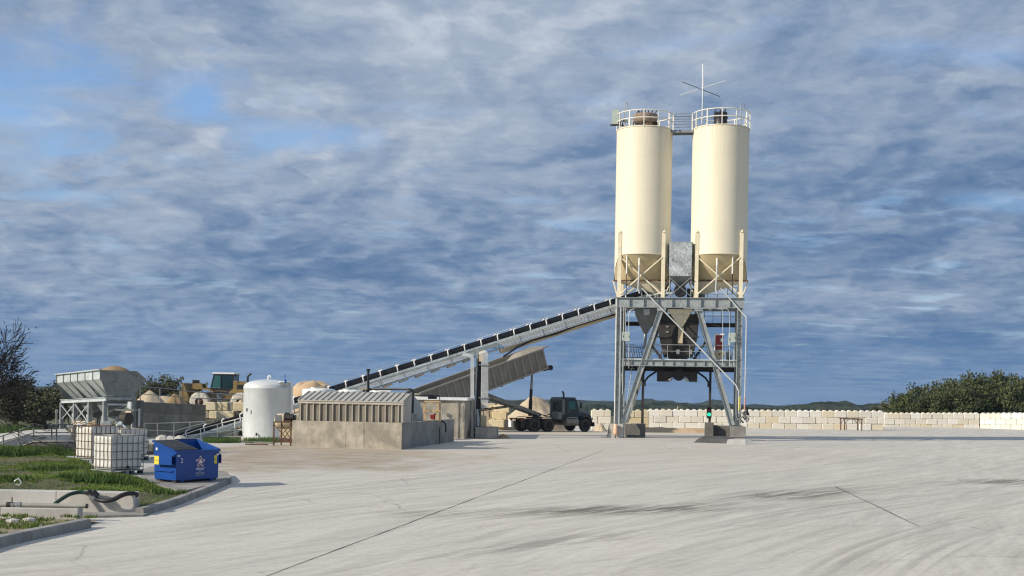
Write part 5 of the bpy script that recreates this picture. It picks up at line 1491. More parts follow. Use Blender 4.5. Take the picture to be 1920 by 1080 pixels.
# timber frame with red hose reel
Dt = 69.0
t = thing('timber_frame', 'pale timber frame standing at the side of the containment wall', 'frame', P(822, 797, Dt))
for (x, ya_, yb_) in ((796, 752, 789.5), (820.5, 752, 798)):
    MB().bar(P(x, ya_, Dt), P(x, yb_, Dt), .12, .08).build('post', M['wood'], t)
MB().bar(P(825.2, 752, Dt + .15), P(825.2, 799, Dt + .15), .06, .08).build('post', M['wood'], t)
for y in (753, 770.5, 789):
    MB().bar(P(794.5, y, Dt - .06), P(826, y, Dt - .06), .04, .09).build('cross_board', M['wood'], t)
t = thing('hose_reel', 'small dark red valve and reel hanging inside the timber frame', 'hose reel', P(811, 782, Dt + .3))
MB().cyl(P(811, 783, Dt + .2), .11, .2, 16, M=Matrix.Rotation(radians(90), 3, 'X')).build('reel', M['red'], t)
MB().tube([P(806, 779.5, Dt + .1), P(813, 779, Dt + .1), P(817, 776, Dt + .1)], .06, 6).build('handle', M['red'], t)
MB().box(P(814, 782, Dt + .25), (.12, .1, .28)).build('bracket', M['red'], t)
t = thing('black_hose', 'short black hose hanging over the containment wall right of the timber frame', 'hose', P(835, 809, 69.3))
MB().tube([P(827, 789.5, 69.6), P(831, 790, 69.4), P(834.5, 794, 69.2), P(836, 801, 69.1), P(835.5, 810, 69.05)], .05, 8).build('hose', M['black'], t)

# ============================================================ white round tank, motor stand, tan tank
c0 = P(502, 780, 76.0); r = (P(547.3, 780, 76).x - P(457, 780, 76).x) / 2; gzt = gz(c0.x, 76)
zs = P(502, 726, 76).z; zd = P(502, 711.5, 76).z
t = thing('white_tank', 'large white streaked round tank with a domed top', 'tank', (c0.x, 76, gzt))
MB().lathe([(r, gzt + .15), (r, zs - .12), (r + .02, zs - .1), (r + .02, zs - .02), (r, zs)], 64, (c0.x, 76, 0)).build('shell', M['tank_white'], t)
MB().lathe([(r, zs + .002)] + [(r * cos(k * pi / 20), zs + (zd - zs) * sin(k * pi / 20) ** .9) for k in range(1, 10)] + [(.001, zd)], 64, (c0.x, 76, 0)).build('dome', M['tank_white'], t)
MB().cyl((c0.x, 76, gzt - .1), r + .1, .26, 48).build('base_ring', M['conc_light'], t)
MB().tube([P(503, 713, 76), P(503, 706.5, 76), P(504.5, 704.5, 76), P(507, 705, 76), P(507.5, 708.5, 76)], .05, 8).build('gooseneck_vent', M['white'], t)
y_ = 76 - r + .1
MB().tube([P(522, 724, 75.4), P(522.5, 717.5, 75.2), P(525, 716.5, 75.2), P(543, 716.5, 75.4), P(546.5, 719, 75.5), P(547.5, 724, 75.5), P(547, 776, 75.5)], .06, 8).build('overflow_pipe', M['white'], t)
MB().box(P(533, 720.5, 75.1), (.62, .3, .14)).build('shelf', M['galv_dark'], t)
MB().box(P(535.5, 715.5, 75.1), (.11, .12, .22)).build('sensor', M['blue'], t)
MB().tube([P(534.5, 713, 75.1), P(534.5, 702, 75.1)], .02, 6).build('whip', M['blue'], t)
MB().box(P(463, 768.5, 74.6) + Vector((0, 0, 0)), (.12, .05, .2)).build('gauge_plate', M['galv_dark'], t)
MB().tube([P(480.5, 812, 76 - r - .02), P(480.5, 817, 76 - r - .1)], .05, 8).build('drain_valve', M['black'], t)
cb = thing('kerb_wall', 'low pale concrete kerb round the foot of the white tank', 'kerb', P(470, 825, 72))
a, b_ = G(441, 829), G(514, 833)
MB().hexa([(a.x, a.y, a.z - .1), (b_.x, b_.y, b_.z - .1), (b_.x, b_.y + .15, b_.z - .1), (a.x, a.y + .15, a.z - .1)], [(a.x, a.y, a.z + .10), (b_.x, b_.y, b_.z + .10), (b_.x, b_.y + .15, b_.z + .1), (a.x, a.y + .15, a.z + .1)]).build('kerb_body', M['conc_dark'], cb)
pa, pb = P(441, 822, 73), P(457, 822, 73)

sA = G(513, 835.5, 0); sc = 2300 / sA.y
t = thing('motor_stand', 'rusty latticed steel stand carrying a dark motor', 'stand', sA)
w, dp, h = .86, .75, 1.18
for i, (dx, dy) in enumerate(((0, 0), (w, .1), (w + .05, dp), (.25, dp))):
    MB().bar((sA.x + dx, sA.y + dy, 0), (sA.x + dx, sA.y + dy, h), .07, .07, (0, 1, 0)).build('leg', M['rust'], t)
for (a, b_) in (((0, 0, .1), (w, .1, 1.1)), ((w, .1, .1), (0, 0, 1.1)), ((.25, dp, .1), (w, dp, 1.1)), ((w, dp, .1), (.25, dp, 1.1))):
    MB().bar(sA + Vector(a), sA + Vector(b_), .035, .035).build('cross_brace', M['rust'], t)
MB().box((sA.x + w / 2 + .05, sA.y + dp / 2, h + .03), (w + .15, dp + .1, .06)).build('top_plate', M['rust'], t)
MB().box((sA.x + .18, sA.y + .25, h + .22), (.34, .1, .34)).build('switch_plate', M['galv_dark'], t)
t = thing('electric_motor', 'dark dirty electric motor lying on the rusty stand', 'motor', (sA.x + w / 2, sA.y + .4, h + .06))
MB().cyl((sA.x + .45, sA.y + .35, h + .27), .19, .48, 16, M=Matrix.Rotation(radians(90), 3, 'Y')).build('motor_body', M['darksteel'], t)
MB().cyl((sA.x + .93, sA.y + .35, h + .27), .13, .14, 12, M=Matrix.Rotation(radians(90), 3, 'Y')).build('fan_cover', M['black'], t)
MB().box((sA.x + .62, sA.y + .3, h + .47), (.2, .2, .12)).build('terminal_box', M['darksteel'], t)
MB().box((sA.x + .62, sA.y + .35, h + .09), (.4, .36, .05)).build('foot', M['rust'], t)
t = thing('tan_tank', 'small tan tank lying between the white tank and the containment wall', 'tank', P(540, 820, 70))
hc = P(549, 788, 67.5); hr2 = .42
MB().lathe([(0, -.95), (.2, -.93), (.34, -.86), (hr2, -.72), (hr2, .8), (.2, .95), (0, .96)], 32, P(547, 790, 67.5), True, Matrix.Rotation(radians(12), 3, 'Z') @ Matrix.Rotation(radians(90), 3, 'Y')).build('vessel', M['tan'], t)
MB().box(P(545, 812, 67.5), (1.1, .7, .5)).build('cradle', M['tan'], t)
MB().box(P(547, 827, 67.2), (1.3, .6, .25)).build('cradle_foot', M['rust'], t)
p = G(481, 834.5)
tag(MB().box((p.x, p.y, p.z + .04), (1.15, .14, .06)).build('loose_bar', M['rust'], origin=p), 'rusty flat bar lying on the yard left of the motor stand', 'steel bar')

# ============================================================ aggregate bins on legs
def agg():
    near = P(189.3, 693.7, 72.0); far = P(107, 703, 79.0)
    zt = (near.z + far.z) / 2 - .0
    zt = 3.86
    n0 = Vector((near.x, 72.0, 0)); f0 = Vector((far.x, 79.0, 0))
    lx = (f0 - n0); LL = lx.length; lx.normalize(); px = Vector((lx.y, -lx.x, 0))
    if px.x < 0: px = -px
    gz0 = gz(n0.x, n0.y)
    t = thing('aggregate_bin', 'row of galvanised feed bins with flared ribbed sides on tall steel legs', 'feed bins', (n0 + f0) / 2 + Vector((0, 0, gz0)))
    W = 2.72
    def Q(s, w, z): return n0 + lx * s + px * w + Vector((0, 0, z - (.030 * s if z > 1 else 0)))
    z1 = zt - .52; z2 = P(198, 741.5, 73).z
    nb = 3; seg = LL / nb
    # upright collar then sloping sides
    zr = zt - .12
    MB().prism([Q(0, 0, z1), Q(0, 0, zt), Q(0, 2.15, zt - .02), Q(0, W, zt - .48), Q(0, W, z1 - .05)], lx * .03).build('end_collar', M['galv_dark'], t)
    MB().prism([Q(0, 0, z1 - .004), Q(0, W, z1 - .054), Q(.0, W - .78, z2), Q(.0, .35, z2)], lx * .03).build('end_plate', M['galv_dark'], t)
    MB().prism([Q(LL, 0, z1), Q(LL, 0, zt), Q(LL, 2.15, zt - .02), Q(LL, W, zt - .48), Q(LL, W, z1 - .05)], lx * -.03).build('end_collar', M['galv_dark'], t)
    MB().prism([Q(LL, 0, z1 - .004), Q(LL, W, z1 - .054), Q(LL, W - .78, z2), Q(LL, .35, z2)], lx * -.03).build('end_plate', M['galv_dark'], t)
    for k in range(nb * 2):
        a, b_ = k * seg / 2 + .03, (k + 1) * seg / 2
        MB().hexa([Q(a, 0, z1), Q(b_, 0, z1), Q(b_, .04, z1), Q(a, .04, z1)], [Q(a, 0, zt), Q(b_, 0, zt), Q(b_, .04, zt), Q(a, .04, zt)]).build('side_collar', M['galv_bright'], t)
        # the sloping panels of each bin lean towards its own middle
        c = (k // 2 + .5) * seg
        f = .78
        la, lb = c + (a - c) * f, c + (b_ - c) * f
        MB().hexa([Q(la, .95, z2), Q(lb, .95, z2), Q(lb, .99, z2), Q(la, .99, z2)], [Q(a, 0, z1 - .003), Q(b_, 0, z1 - .003), Q(b_, .04, z1 - .003), Q(a, .04, z1 - .003)]).build('side_panel', M['galv_bright'], t)
    for k in range(nb * 2 + 1):
        s = k * seg / 2 + (.03 if k == 0 else 0); kb = min(k // 2, nb - 1); c = (kb + .5) * seg
        MB().bar(Q(s, -.025, z1 - .02), Q(s, -.025, zt), .05, .05, px).build('collar_rib', M['galv_dark'], t)
        s2 = c + (s - c) * .78
        MB().bar(Q(s, -.02, z1), Q(s2, .93, z2), .045, .05, px).build('side_rib', M['galv_dark'], t)
        if k % 2 == 0 and 0 < k < nb * 2:
            c = (kb - 1 + .5) * seg; s2 = c + (s - c) * .78
            MB().bar(Q(s, -.02, z1), Q(s2, .93, z2), .045, .05, px).build('side_rib', M['galv_dark'], t)
    MB().bar(Q(-.05, -.08, zt + .02), Q(LL + .05, -.08, zt + .02), .12, .07).build('top_rim', M['galv_bright'], t)
    MB().hexa([Q(.04, W - .04, z1 - .05), Q(LL - .04, W - .04, z1 - .05), Q(LL - .04, W, z1 - .05), Q(.04, W, z1 - .05)], [Q(.04, W - .04, zt - .48), Q(LL - .04, W - .04, zt - .48), Q(LL - .04, W, zt - .48), Q(.04, W, zt - .48)]).build('back_collar', M['galv_dark'], t)
    MB().hexa([Q(.04, W - .80, z2), Q(LL - .04, W - .80, z2), Q(LL - .04, W - .76, z2), Q(.04, W - .76, z2)], [Q(.04, W - .04, z1 - .054), Q(LL - .04, W - .04, z1 - .054), Q(LL - .04, W, z1 - .054), Q(.04, W, z1 - .054)]).build('back_panel', M['galv_dark'], t)
    # frame
    zb = z2 - .10; w0, w1 = .30, W - .70
    for k in range(nb + 1):
        s = k * seg
        s = min(max(s, .1), LL - .1)
        for w in (w0, w1):
            MB().ibeam(Q(s, w, gz0), Q(s, w, z2 - .34), .2, .22, .03, px).build('leg', M['galv'], t)
        MB().bar(Q(s, w0, zb - .08), Q(s, w1, zb - .08), .12, .16).build('cross_beam', M['galv'], t)
        MB().bar(Q(s, w0 + .1, zb - .9), Q(s, w1 - .1, zb - .3), .06, .06).build('end_brace', M['galv'], t)
    for w in (w0, w1):
        MB().ibeam(Q(-.08, w, zb - .11), Q(LL + .08, w, zb - .11), .18, .24, .03).build('long_beam', M['galv_bright'] if w == w0 else M['galv'], t)
    MB().bar(Q(.02, w0 + .1, zb - .42), Q(.02, w1 - .1, zb - .42), .08, .1).build('tie_beam', M['galv_bright'], t)
    for k in range(nb):
        s, e = k * seg + .2, (k + 1) * seg - .2
        if k != 0:
            MB().bar(Q(s, w0, zb - .35), Q(e, w0, zb - 1.5), .05, .05).build('cross_brace', M['galv_bright'], t)
            MB().bar(Q(e, w0 - .06, zb - .35), Q(s, w0 - .06, zb - 1.5), .05, .05).build('cross_brace', M['galv_bright'], t)
        c = (k + .5) * seg; h0 = .39 * seg
        z3 = zb - .22; z4 = z3 - .9
        MB().hexa([Q(c - .3, W / 2 - .5, z4), Q(c + .3, W / 2 - .5, z4), Q(c + .3, W / 2 + .1, z4), Q(c - .3, W / 2 + .1, z4)],
                  [Q(c - h0, w0 + .2, z3), Q(c + h0, w0 + .2, z3), Q(c + h0, w1 - .2, z3), Q(c - h0, w1 - .2, z3)]).build('bin_cone', M['galv_dark'], t)
        MB().box(Q(c, W / 2 - .2, z4 - .16), (.6, .6, .3)).build('gate', M['galv'], t)
        MB().box(Q(c - .6, W / 2 - .8, z4 - .25), (.3, .3, .55)).build('gate_actuator', M['white'], t)
        MB().tube([Q(c + .3, W / 2 - .9, z4 + .1), Q(c + .5, W / 2 - .9, z4 - .4), Q(c + .2, W / 2 - .9, z4 - .8)], .05, 6).build('air_hose', M['black'], t)
    # feed belt under the gates
    MB().bar(Q(-.6, W / 2 - .2, .55 + gz0), Q(LL, W / 2 - .2, .55 + gz0), .9, .14).build('feed_belt', M['belt'], t)
    for w in (-.72, .32):
        MB().bar(Q(-.6, W / 2 + w, .5 + gz0), Q(LL, W / 2 + w, .5 + gz0), .06, .22).build('belt_side', M['galv'], t)
    MB().cyl(Q(-.3, W / 2 - .1, zb - 1.25), .36, .5, 24, M=Matrix.Rotation(radians(60), 3, 'Z') @ Matrix.Rotation(radians(90), 3, 'X')).build('drive_drum', M['darksteel'], t)
    MB().box(Q(-.3, W / 2 + .1, zb - .74), (1.1, .7, .10)).build('drive_cover', M['galv_dark'], t)
    MB().box(Q(-.2, W / 2 + .3, zb - .45), (.2, .2, .4)).build('gear_box', M['white'], t)
    # heaps inside
    for c, h, rr in ((.62, .30, 1.15), (1.75, .14, 1.0)):
        lab = 'brown sand heaped above the nearest feed bin' if c < 1 else 'low sand heap showing over the middle feed bin rim'
        p = Q(c * seg * .85, 1.35, 0)
        b = MB(); n = 28; vs = [(p.x, p.y, zt + h)]
        for i in range(1, 9):
            for k in range(n):
                a = 2 * pi * k / n; f = i / 8
                vs.append((p.x + rr * f * cos(a), p.y + rr * f * sin(a), zt + h * (1 - f ** 1.4) - .9 * f ** 3 * .3 + .02 * rnd.uniform(-1, 1)))
        fs = [(0, 1 + k, 1 + (k + 1) % n) for k in range(n)] + [(1 + i * n + k, 1 + (i + 1) * n + k, 1 + (i + 1) * n + (k + 1) % n, 1 + i * n + (k + 1) % n) for i in range(7) for k in range(n)]
        b.add(vs, fs, True); tag(b.build('sand_heap', M['sand_brown'], origin=p), lab, 'sand heap', 'sand heaps in the feed bins')
    # pumps, pipes under the bins
    for i in range(3):
        p = Q(-.9 - i * .2, .3 + i * .85, 0)
    return Q, seg, gz0
QB, SEGB, GZB = agg()
RB = random.Random(77)
for i, (x, y, lab) in enumerate(((136, 806, 'tan valve post beside the leftmost bin leg'), (146, 818, 'pale pipe stub between the left bin legs'))):
    p = P(x, y, 64)
    t = thing('valve_post', lab, 'valve', (p.x, 64, .1), 0, 'valve posts under the feed bins')
    MB().tube([(p.x, 64, .0), (p.x, 64, p.z + .35)], .07, 8).build('post', M['tan'] if i == 0 else M['conduit'], t)
    MB().tube([(p.x - .2, 64, p.z), (p.x + .25, 64, p.z)], .06, 8).build('cross_pipe', M['chrome'], t)
    MB().cyl((p.x, 63.9, p.z + .2), .12, .1, 12, M=Matrix.Rotation(radians(90), 3, 'X')).build('hand_wheel', M['galv_dark'], t)

# ============================================================ loader ramp walls
rw = thing('retaining_wall', 'long grey concrete panel wall holding up the loader ramp', 'wall', P(325, 820, 80))
A = P(262, 753.5, 79.0); B = P(384.5, 759, 84.0)
za, zb_ = A.z, B.z; g0, g1 = gz(A.x, 79) - .2, gz(B.x, 84) - .2
N = 5
for i in range(N):
    f0, f1 = i / N, (i + 1) / N - .003
    a, b_ = A.lerp(B, f0), A.lerp(B, f1)
    zc0 = a.z - .75; zc1 = b_.z - .75
    MB().hexa([(a.x, a.y, zc0 + .01), (b_.x, b_.y, zc1 + .01), (b_.x, b_.y + .3, zc1 + .01), (a.x, a.y + .3, zc0 + .01)], [(a.x, a.y, a.z), (b_.x, b_.y, b_.z), (b_.x, b_.y + .3, b_.z), (a.x, a.y + .3, a.z)]).build('wall_panel', M['conc_ret_top'], rw)
    MB().hexa([(a.x, a.y + .02, g0), (b_.x, b_.y + .02, g0), (b_.x, b_.y + .3, g0), (a.x, a.y + .3, g0)], [(a.x, a.y + .02, zc0), (b_.x, b_.y + .02, zc1), (b_.x, b_.y + .3, zc1), (a.x, a.y + .3, zc0)]).build('wall_panel', M['conc_ret'], rw)
p = P(256, 752, 78.4)
MB().box((p.x, 78.6, (p.z + g0) / 2 - .0), (.62, .6, p.z - g0 + .1)).build('end_pier', M['conc_dark'], rw)
p = P(261, 766, 78.1)
MB().tube([(p.x, 78.1, P(261, 800, 78.1).z), (p.x, 78.1, p.z)], .07, 8).build('marker_pipe', M['white'], rw)
fill = MB(); fx0, fx1 = A.x - .2, P(470, 780, 88).x
vs = []
def fz(x, y):
    return (1.55 - 0.045 * (x - A.x)) + .06 * noise.noise(Vector((x * .4, y * .4, 2)))
nx, ny = 18, 14
for j in range(ny + 1):
    for i in range(nx + 1):
        f = i / nx; x = fx0 + (fx1 - fx0) * f; y0_ = 79.35 + 5 * min(1, max(0, (x - A.x) / (B.x - A.x))); y0_ = y0_ if x < B.x else 84.5
        y = y0_ + (104 - y0_) * j / ny
        z = min(fz(x, y), 1.55) - .75 * (1 if j >= 0 else 0) * (0 if False else 1) + .2
        if j == ny: z = -1.2
        vs.append((x, y, z))
fill.add(vs, [(j * (nx + 1) + i, j * (nx + 1) + i + 1, (j + 1) * (nx + 1) + i + 1, (j + 1) * (nx + 1) + i) for j in range(ny) for i in range(nx)], True)
tag(fill.build('loader_ramp_ground', M['fill']), kind='structure')
# cream block wall right of it
bw = thing('block_wall', 'sunlit cream block wall below the yellow loader', 'wall', P(384, 818, 84.6), 0, None)
ORG[bw.name] = Vector((0, 0, 0)); bw.location = (0, 0, 0)
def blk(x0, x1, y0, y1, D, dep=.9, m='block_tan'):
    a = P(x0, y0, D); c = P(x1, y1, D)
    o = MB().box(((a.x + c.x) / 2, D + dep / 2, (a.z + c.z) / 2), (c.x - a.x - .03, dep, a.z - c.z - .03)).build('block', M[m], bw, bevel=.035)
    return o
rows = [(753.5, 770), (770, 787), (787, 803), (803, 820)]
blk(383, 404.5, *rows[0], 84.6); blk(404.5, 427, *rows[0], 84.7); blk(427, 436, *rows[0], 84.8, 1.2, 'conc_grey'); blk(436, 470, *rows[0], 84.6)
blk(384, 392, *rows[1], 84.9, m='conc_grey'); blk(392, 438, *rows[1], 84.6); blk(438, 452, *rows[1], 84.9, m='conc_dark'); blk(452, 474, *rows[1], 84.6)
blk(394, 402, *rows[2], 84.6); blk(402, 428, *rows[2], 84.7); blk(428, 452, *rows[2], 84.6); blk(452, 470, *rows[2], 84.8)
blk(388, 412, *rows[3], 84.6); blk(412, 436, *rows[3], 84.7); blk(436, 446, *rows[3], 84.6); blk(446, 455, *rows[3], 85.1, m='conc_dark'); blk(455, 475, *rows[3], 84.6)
# heap on top of the block wall
pile_at('stone_pile', 'small pale heap spilling over the block wall beside the white tank', 428, 475, 748, 87.5, M['sand_pale'], 3.1, base=1.2, group='heaps on the loader ramp', deep=.6)
pile_at('stone_pile', 'pale peaked heap behind the railing on the loader ramp', 232, 330, 732, 90, M['sand_pale'], 5.1, base=1.2, sharp=1.25, flat=.03, group='heaps on the loader ramp')
pile_at('stone_pile', 'wide pale heap in the middle of the loader ramp', 258, 372, 741, 93, M['sand_pale'], 6.4, base=1.0, group='heaps on the loader ramp', sharp=1.6, flat=.35)
pile_at('stone_pile', 'brown sand heap in front of the loader bucket', 292, 364, 739, 88, M['sand_brown'], 8.8, base=1.2, group='heaps on the loader ramp', sharp=1.3, flat=.15)
# handrails
def rail_thing(label, pts, top_m, cat='railing', r=.03, grp='handrails of the plant', mid=.5, m='galv'):
    t = thing('hand_rail', label, cat, pts[0][0], 0, grp)
    tops = [b_ for a, b_ in pts]
    MB().tube(tops, r, 6).build('top_rail', M[m], t)
    MB().tube([a.lerp(b_, mid) for a, b_ in pts], r * .9, 6).build('mid_rail', M[m], t)
    for a, b_ in pts: MB().tube([a, b_], r, 6).build('rail_post', M[m], t)
    return t
rail_thing('grey handrail along the top of the retaining wall below the loader arm',
           [(P(x, yb1, D), P(x, yt1, D)) for x, yb1, yt1, D in ((263, 752, 725, 79.6), (300, 755, 727.5, 81), (337.5, 757, 731.5, 82.4), (373, 759, 735.5, 84), (409, 757, 738, 84.9), (455, 757, 741, 85))], 0, m='rail_grey')
rail_thing('pale two bar handrail in front of the retaining wall',
           [(P(x, yb1, 77.6), P(x, yt1, 77.6)) for x, yb1, yt1 in ((270, 816, 794), (295, 817, 793.5), (326, 820, 792.5), (356, 806, 791.5), (384, 795, 790.5))], 0, mid=.42, m='rail_white')
rail_thing('sloping handrail beside the foot of the long conveyor',
           [(P(x, yb1, 77.3), P(x, yt1, 77.3)) for x, yb1, yt1 in ((343, 822, 815), (376, 822, 804), (407.5, 824, 795.5), (440.5, 826, 787), (455, 826, 783))], 0, mid=.5, m='rail_white')
t = thing('concrete_block', 'dark square concrete block on the ground left of the blue dumpster', 'concrete block', P(275, 840, 44))
a = P(264, 833, 47); c = P(287.5, 853, 47)
MB().box(((a.x + c.x) / 2, 47.4, (a.z + c.z) / 2), (c.x - a.x, .8, a.z - c.z)).build('block_body', M['conc_dark'], t, bevel=.03)
for i, (x, y) in enumerate(((305, 820), (322, 822), (338, 821))):
    p = P(x, y, 62)
    t = thing('concrete_rubble', ['left', 'middle', 'right'][i] + ' lump of broken concrete behind the dumpster lid', 'rubble', (p.x, 62, 0), 0, 'rubble lumps at the conveyor foot')
    MB().lathe([(.05, -.05), (.4, .05), (.33, .3), (.12, .42), (0, .43)], 7, (p.x, 62, p.z - .3), False, Matrix.Rotation(i * .7, 3, 'Z')).build('lump', M['conc_light'], t)

# ============================================================ left access ramp with low wall
def quadwall(pts, th, m, name, par):
    """pts: (x, y, ztop, zbot)"""
    for (x0, y0, a0, b0), (x1, y1, a1, b1) in zip(pts, pts[1:]):
        MB().hexa([(x0, y0, b0), (x1, y1, b1), (x1, y1 + th, b1), (x0, y0 + th, b0)], [(x0, y0, a0), (x1, y1, a1), (x1, y1 + th, a1), (x0, y0 + th, a0)]).build(name, m, par)
t = thing('ramp_wall', 'low dark concrete wall with a pale coping behind the grass', 'wall', P(60, 840, 51))
Dw = 51.0
pp = [(-40, 869), (0, 848), (30, 838.5), (62, 826.5), (104, 826), (141, 826), (158, 826.5)]
W3 = [(P(x, y, Dw).x, Dw, P(x, y, Dw).z, -.2) for x, y in pp]
quadwall([(a, b_, c - .05, d) for a, b_, c, d in W3], .25, M['conc_dark'], 'wall_panel', t)
quadwall([(a, b_ - .03, c + .0, c - .048) for a, b_, c, d in W3], .32, M['conc_light'], 'coping', t)
rail_thing('two bar handrail on the low wall at the far left', [(P(x, yb1, Dw + .1), P(x, yt1, Dw + .1)) for x, yb1, yt1 in ((-30, 862, 830), (6, 845, 816.5), (35, 836, 807.5), (63, 826, 796.5), (97, 826, 796.5), (106, 826, 796.5), (140, 826, 795.5))], 0, m='galv_dark')
# pale slab behind it
s_ = MB()
a = [P(x, y, D) for x, y, D in ((-60, 845, 52), (8, 826, 53), (46, 816, 55), (134, 815, 58), (122, 804, 70), (60, 806, 70), (-60, 820, 64))]
n = len(a); s_.add(a + [Vector((p.x, p.y, -.7)) for p in a], [tuple(range(n))] + [((i + 1) % n, i, i + n, (i + 1) % n + n) for i in range(n)])
tag(s_.build('access_path', M['conc_light']), kind='structure')
p = P(106, 800, 66)
t = thing('marker_post', 'thin dark post behind the left handrail', 'post', (p.x, 66, .5))
MB().tube([P(106, 800, 66), P(106, 770, 66)], .05, 6).build('post', M['galv_dark'], t)
MB().box(P(106, 771, 66), (.16, .05, .2)).build('plate', M['galv_dark'], t)
# ============================================================ vehicles
def wheel(par, c, r, w, side=1, dual=False, tyre='tyre', rim='rim', rr=.55):
    """axle along local y"""
    RYm = Matrix.Rotation(radians(90 * side), 3, 'X')
    W = w * (2.15 if dual else 1)
    def ring(y0, ww):
        return [(r * rr, y0 + .02), (r * .80, y0), (r * .95, y0 + .03), (r, y0 + ww * .2), (r, y0 + ww * .8), (r * .95, y0 + ww - .03), (r * .80, y0 + ww), (r * rr, y0 + ww - .02)]
    b = MB()
    b.lathe(ring(0, w), 32, c, True, RYm)
    if dual: b.lathe(ring(-w * 1.15, w), 32, c, True, RYm)
    for k in range(26):   # tread lugs
        a = 2 * pi * k / 26
        p = RYm @ Vector(((r + .006) * cos(a), (r + .006) * sin(a), w * .5)) + Vector(c)
        mm = RYm @ Matrix.Rotation(a, 3, 'Z')
        b.box(p, (.02, r * .10, w * .9), mm)
    o = b.build('wheel', M[tyre], par, origin=(0, 0, 0))
    MB().lathe([(r * rr, .03), (r * rr * .93, .07), (r * rr * .80, .09 if dual else .02), (r * .22, .10 if dual else .0), (r * .20, -.06 if not dual else .02), (.01, -.07 if not dual else .01)] if False else
               [(r * rr * 1.0, w - .03), (r * rr * .95, w - .05), (r * rr * .80, w - .16), (r * .25, w - .14), (r * .23, w - .04), (.005, w - .03)], 24, c, True, RYm).build('rim', M[rim], o, origin=(0, 0, 0))
    return o
HD = radians(33)
TW0 = P(1003.6, 809.5, 95.0); TW0.z = gz(TW0.x, 95)
TW0 = Vector((TW0.x, 95.0, TW0.z)) + Vector((-sin(HD), cos(HD), 0)) * 1.15
tk = thing('dump_truck_tractor', 'dark blue-black truck tractor with an upright exhaust stack facing right', 'truck', TW0, HD, None, local=True)
# near side is y = -1.15
for x in (0, 1.33):
    for s in (-1, 1): wheel(tk, (x, s * .87, .51), .51, .26, 1 if s < 0 else -1, True)
for s in (-1, 1): wheel(tk, (4.85, s * .87, .52), .52, .28, 1 if s < 0 else -1)
TR = M['truck']
def tb(*a, **k): return MB().box(*a, **k)
for y in (-.42, .42): tb((2.3, y, .86), (6.2, .09, .26)).build('chassis_rail', M['rim'], tk)
for x in (-.55, .68, 1.9): tb((x, 0, .86), (.12, .75, .2)).build('cross_member', M['rim'], tk)
for s in (-1, 1):
    MB().tube([(-.72, s * .85, .62), (-.6, s * .85, .98), (-.3, s * .85, 1.12), (.3, s * .85, 1.13), (.66, s * .85, 1.02), (1.0, s * .85, 1.12), (1.6, s * .85, 1.13), (1.9, s * .85, .98)], .03, 6).build('fender_bar', M['rim'], tk)
    tb((-.98, s * .87, .62), (.03, .58, .62)).build('mudflap', M['white'] if s > 0 else M['tyre'], tk)
tb((-.95, 0, .98), (.1, 2.2, .1)).build('tail_beam', M['rust'], tk)
for s in (-1, 1): tb((-1.0, s * .8, .9), (.06, .25, .1)).build('tail_light', M['red'], tk)
tb((.65, 0, 1.08), (.95, .9, .12)).build('fifth_wheel', M['rim'], tk)
# cab
def cabshell():
    b = MB(); w = 1.0
    pr = [(2.80, 1.02), (4.15, 1.02), (4.30, 1.70), (4.05, 2.52), (3.90, 2.66), (2.92, 2.66), (2.80, 2.55)]
    b.prism([(x, -w, z) for x, z in pr], (0, 2 * w, 0)); return b
cabo = cabshell().build('cab', TR, tk, bevel=.05, seg=2)
for s in (-1, 1):
    MB().prism([(3.22, s * 1.004, 1.78), (4.06, s * 1.004, 1.72), (3.92, s * 1.004, 2.38), (3.26, s * 1.004, 2.40)], (0, .006 * s, 0)).build('side_window', M['glass'], tk)
    d_ = MB().prism([(3.14, s * 1.002, 1.1), (4.14, s * 1.002, 1.1), (4.18, s * 1.002, 1.68), (3.14, s * 1.002, 1.74)], (0, .010 * s, 0)).build('door', TR, tk)
    tb((3.3, s * 1.02, 1.62), (.14, .03, .03)).build('handle', M['chrome'], d_, origin=(0, 0, 0))
    MB().tube([(4.05, s * 1.08, 1.75), (4.2, s * 1.3, 1.8), (4.2, s * 1.32, 2.35), (4.02, s * 1.1, 2.45)], .018, 6).build('mirror_arm', M['rim'], tk)
    tb((4.2, s * 1.32, 2.08), (.06, .18, .42)).build('mirror', M['black'], tk)
tb((2.79, 0, 2.12), (.01, .95, .38)).build('rear_window', M['glass_dark'], tk)
MB().prism([(4.315, -.85, 1.76), (4.09, -.85, 2.44), (4.09, .85, 2.44), (4.315, .85, 1.76)], (.012, 0, .004)).build('windscreen', M['glass_dark'], tk)
tb((3.45, 0, 2.69), (1.1, 1.9, .05)).build('roof_cap', TR, tk)
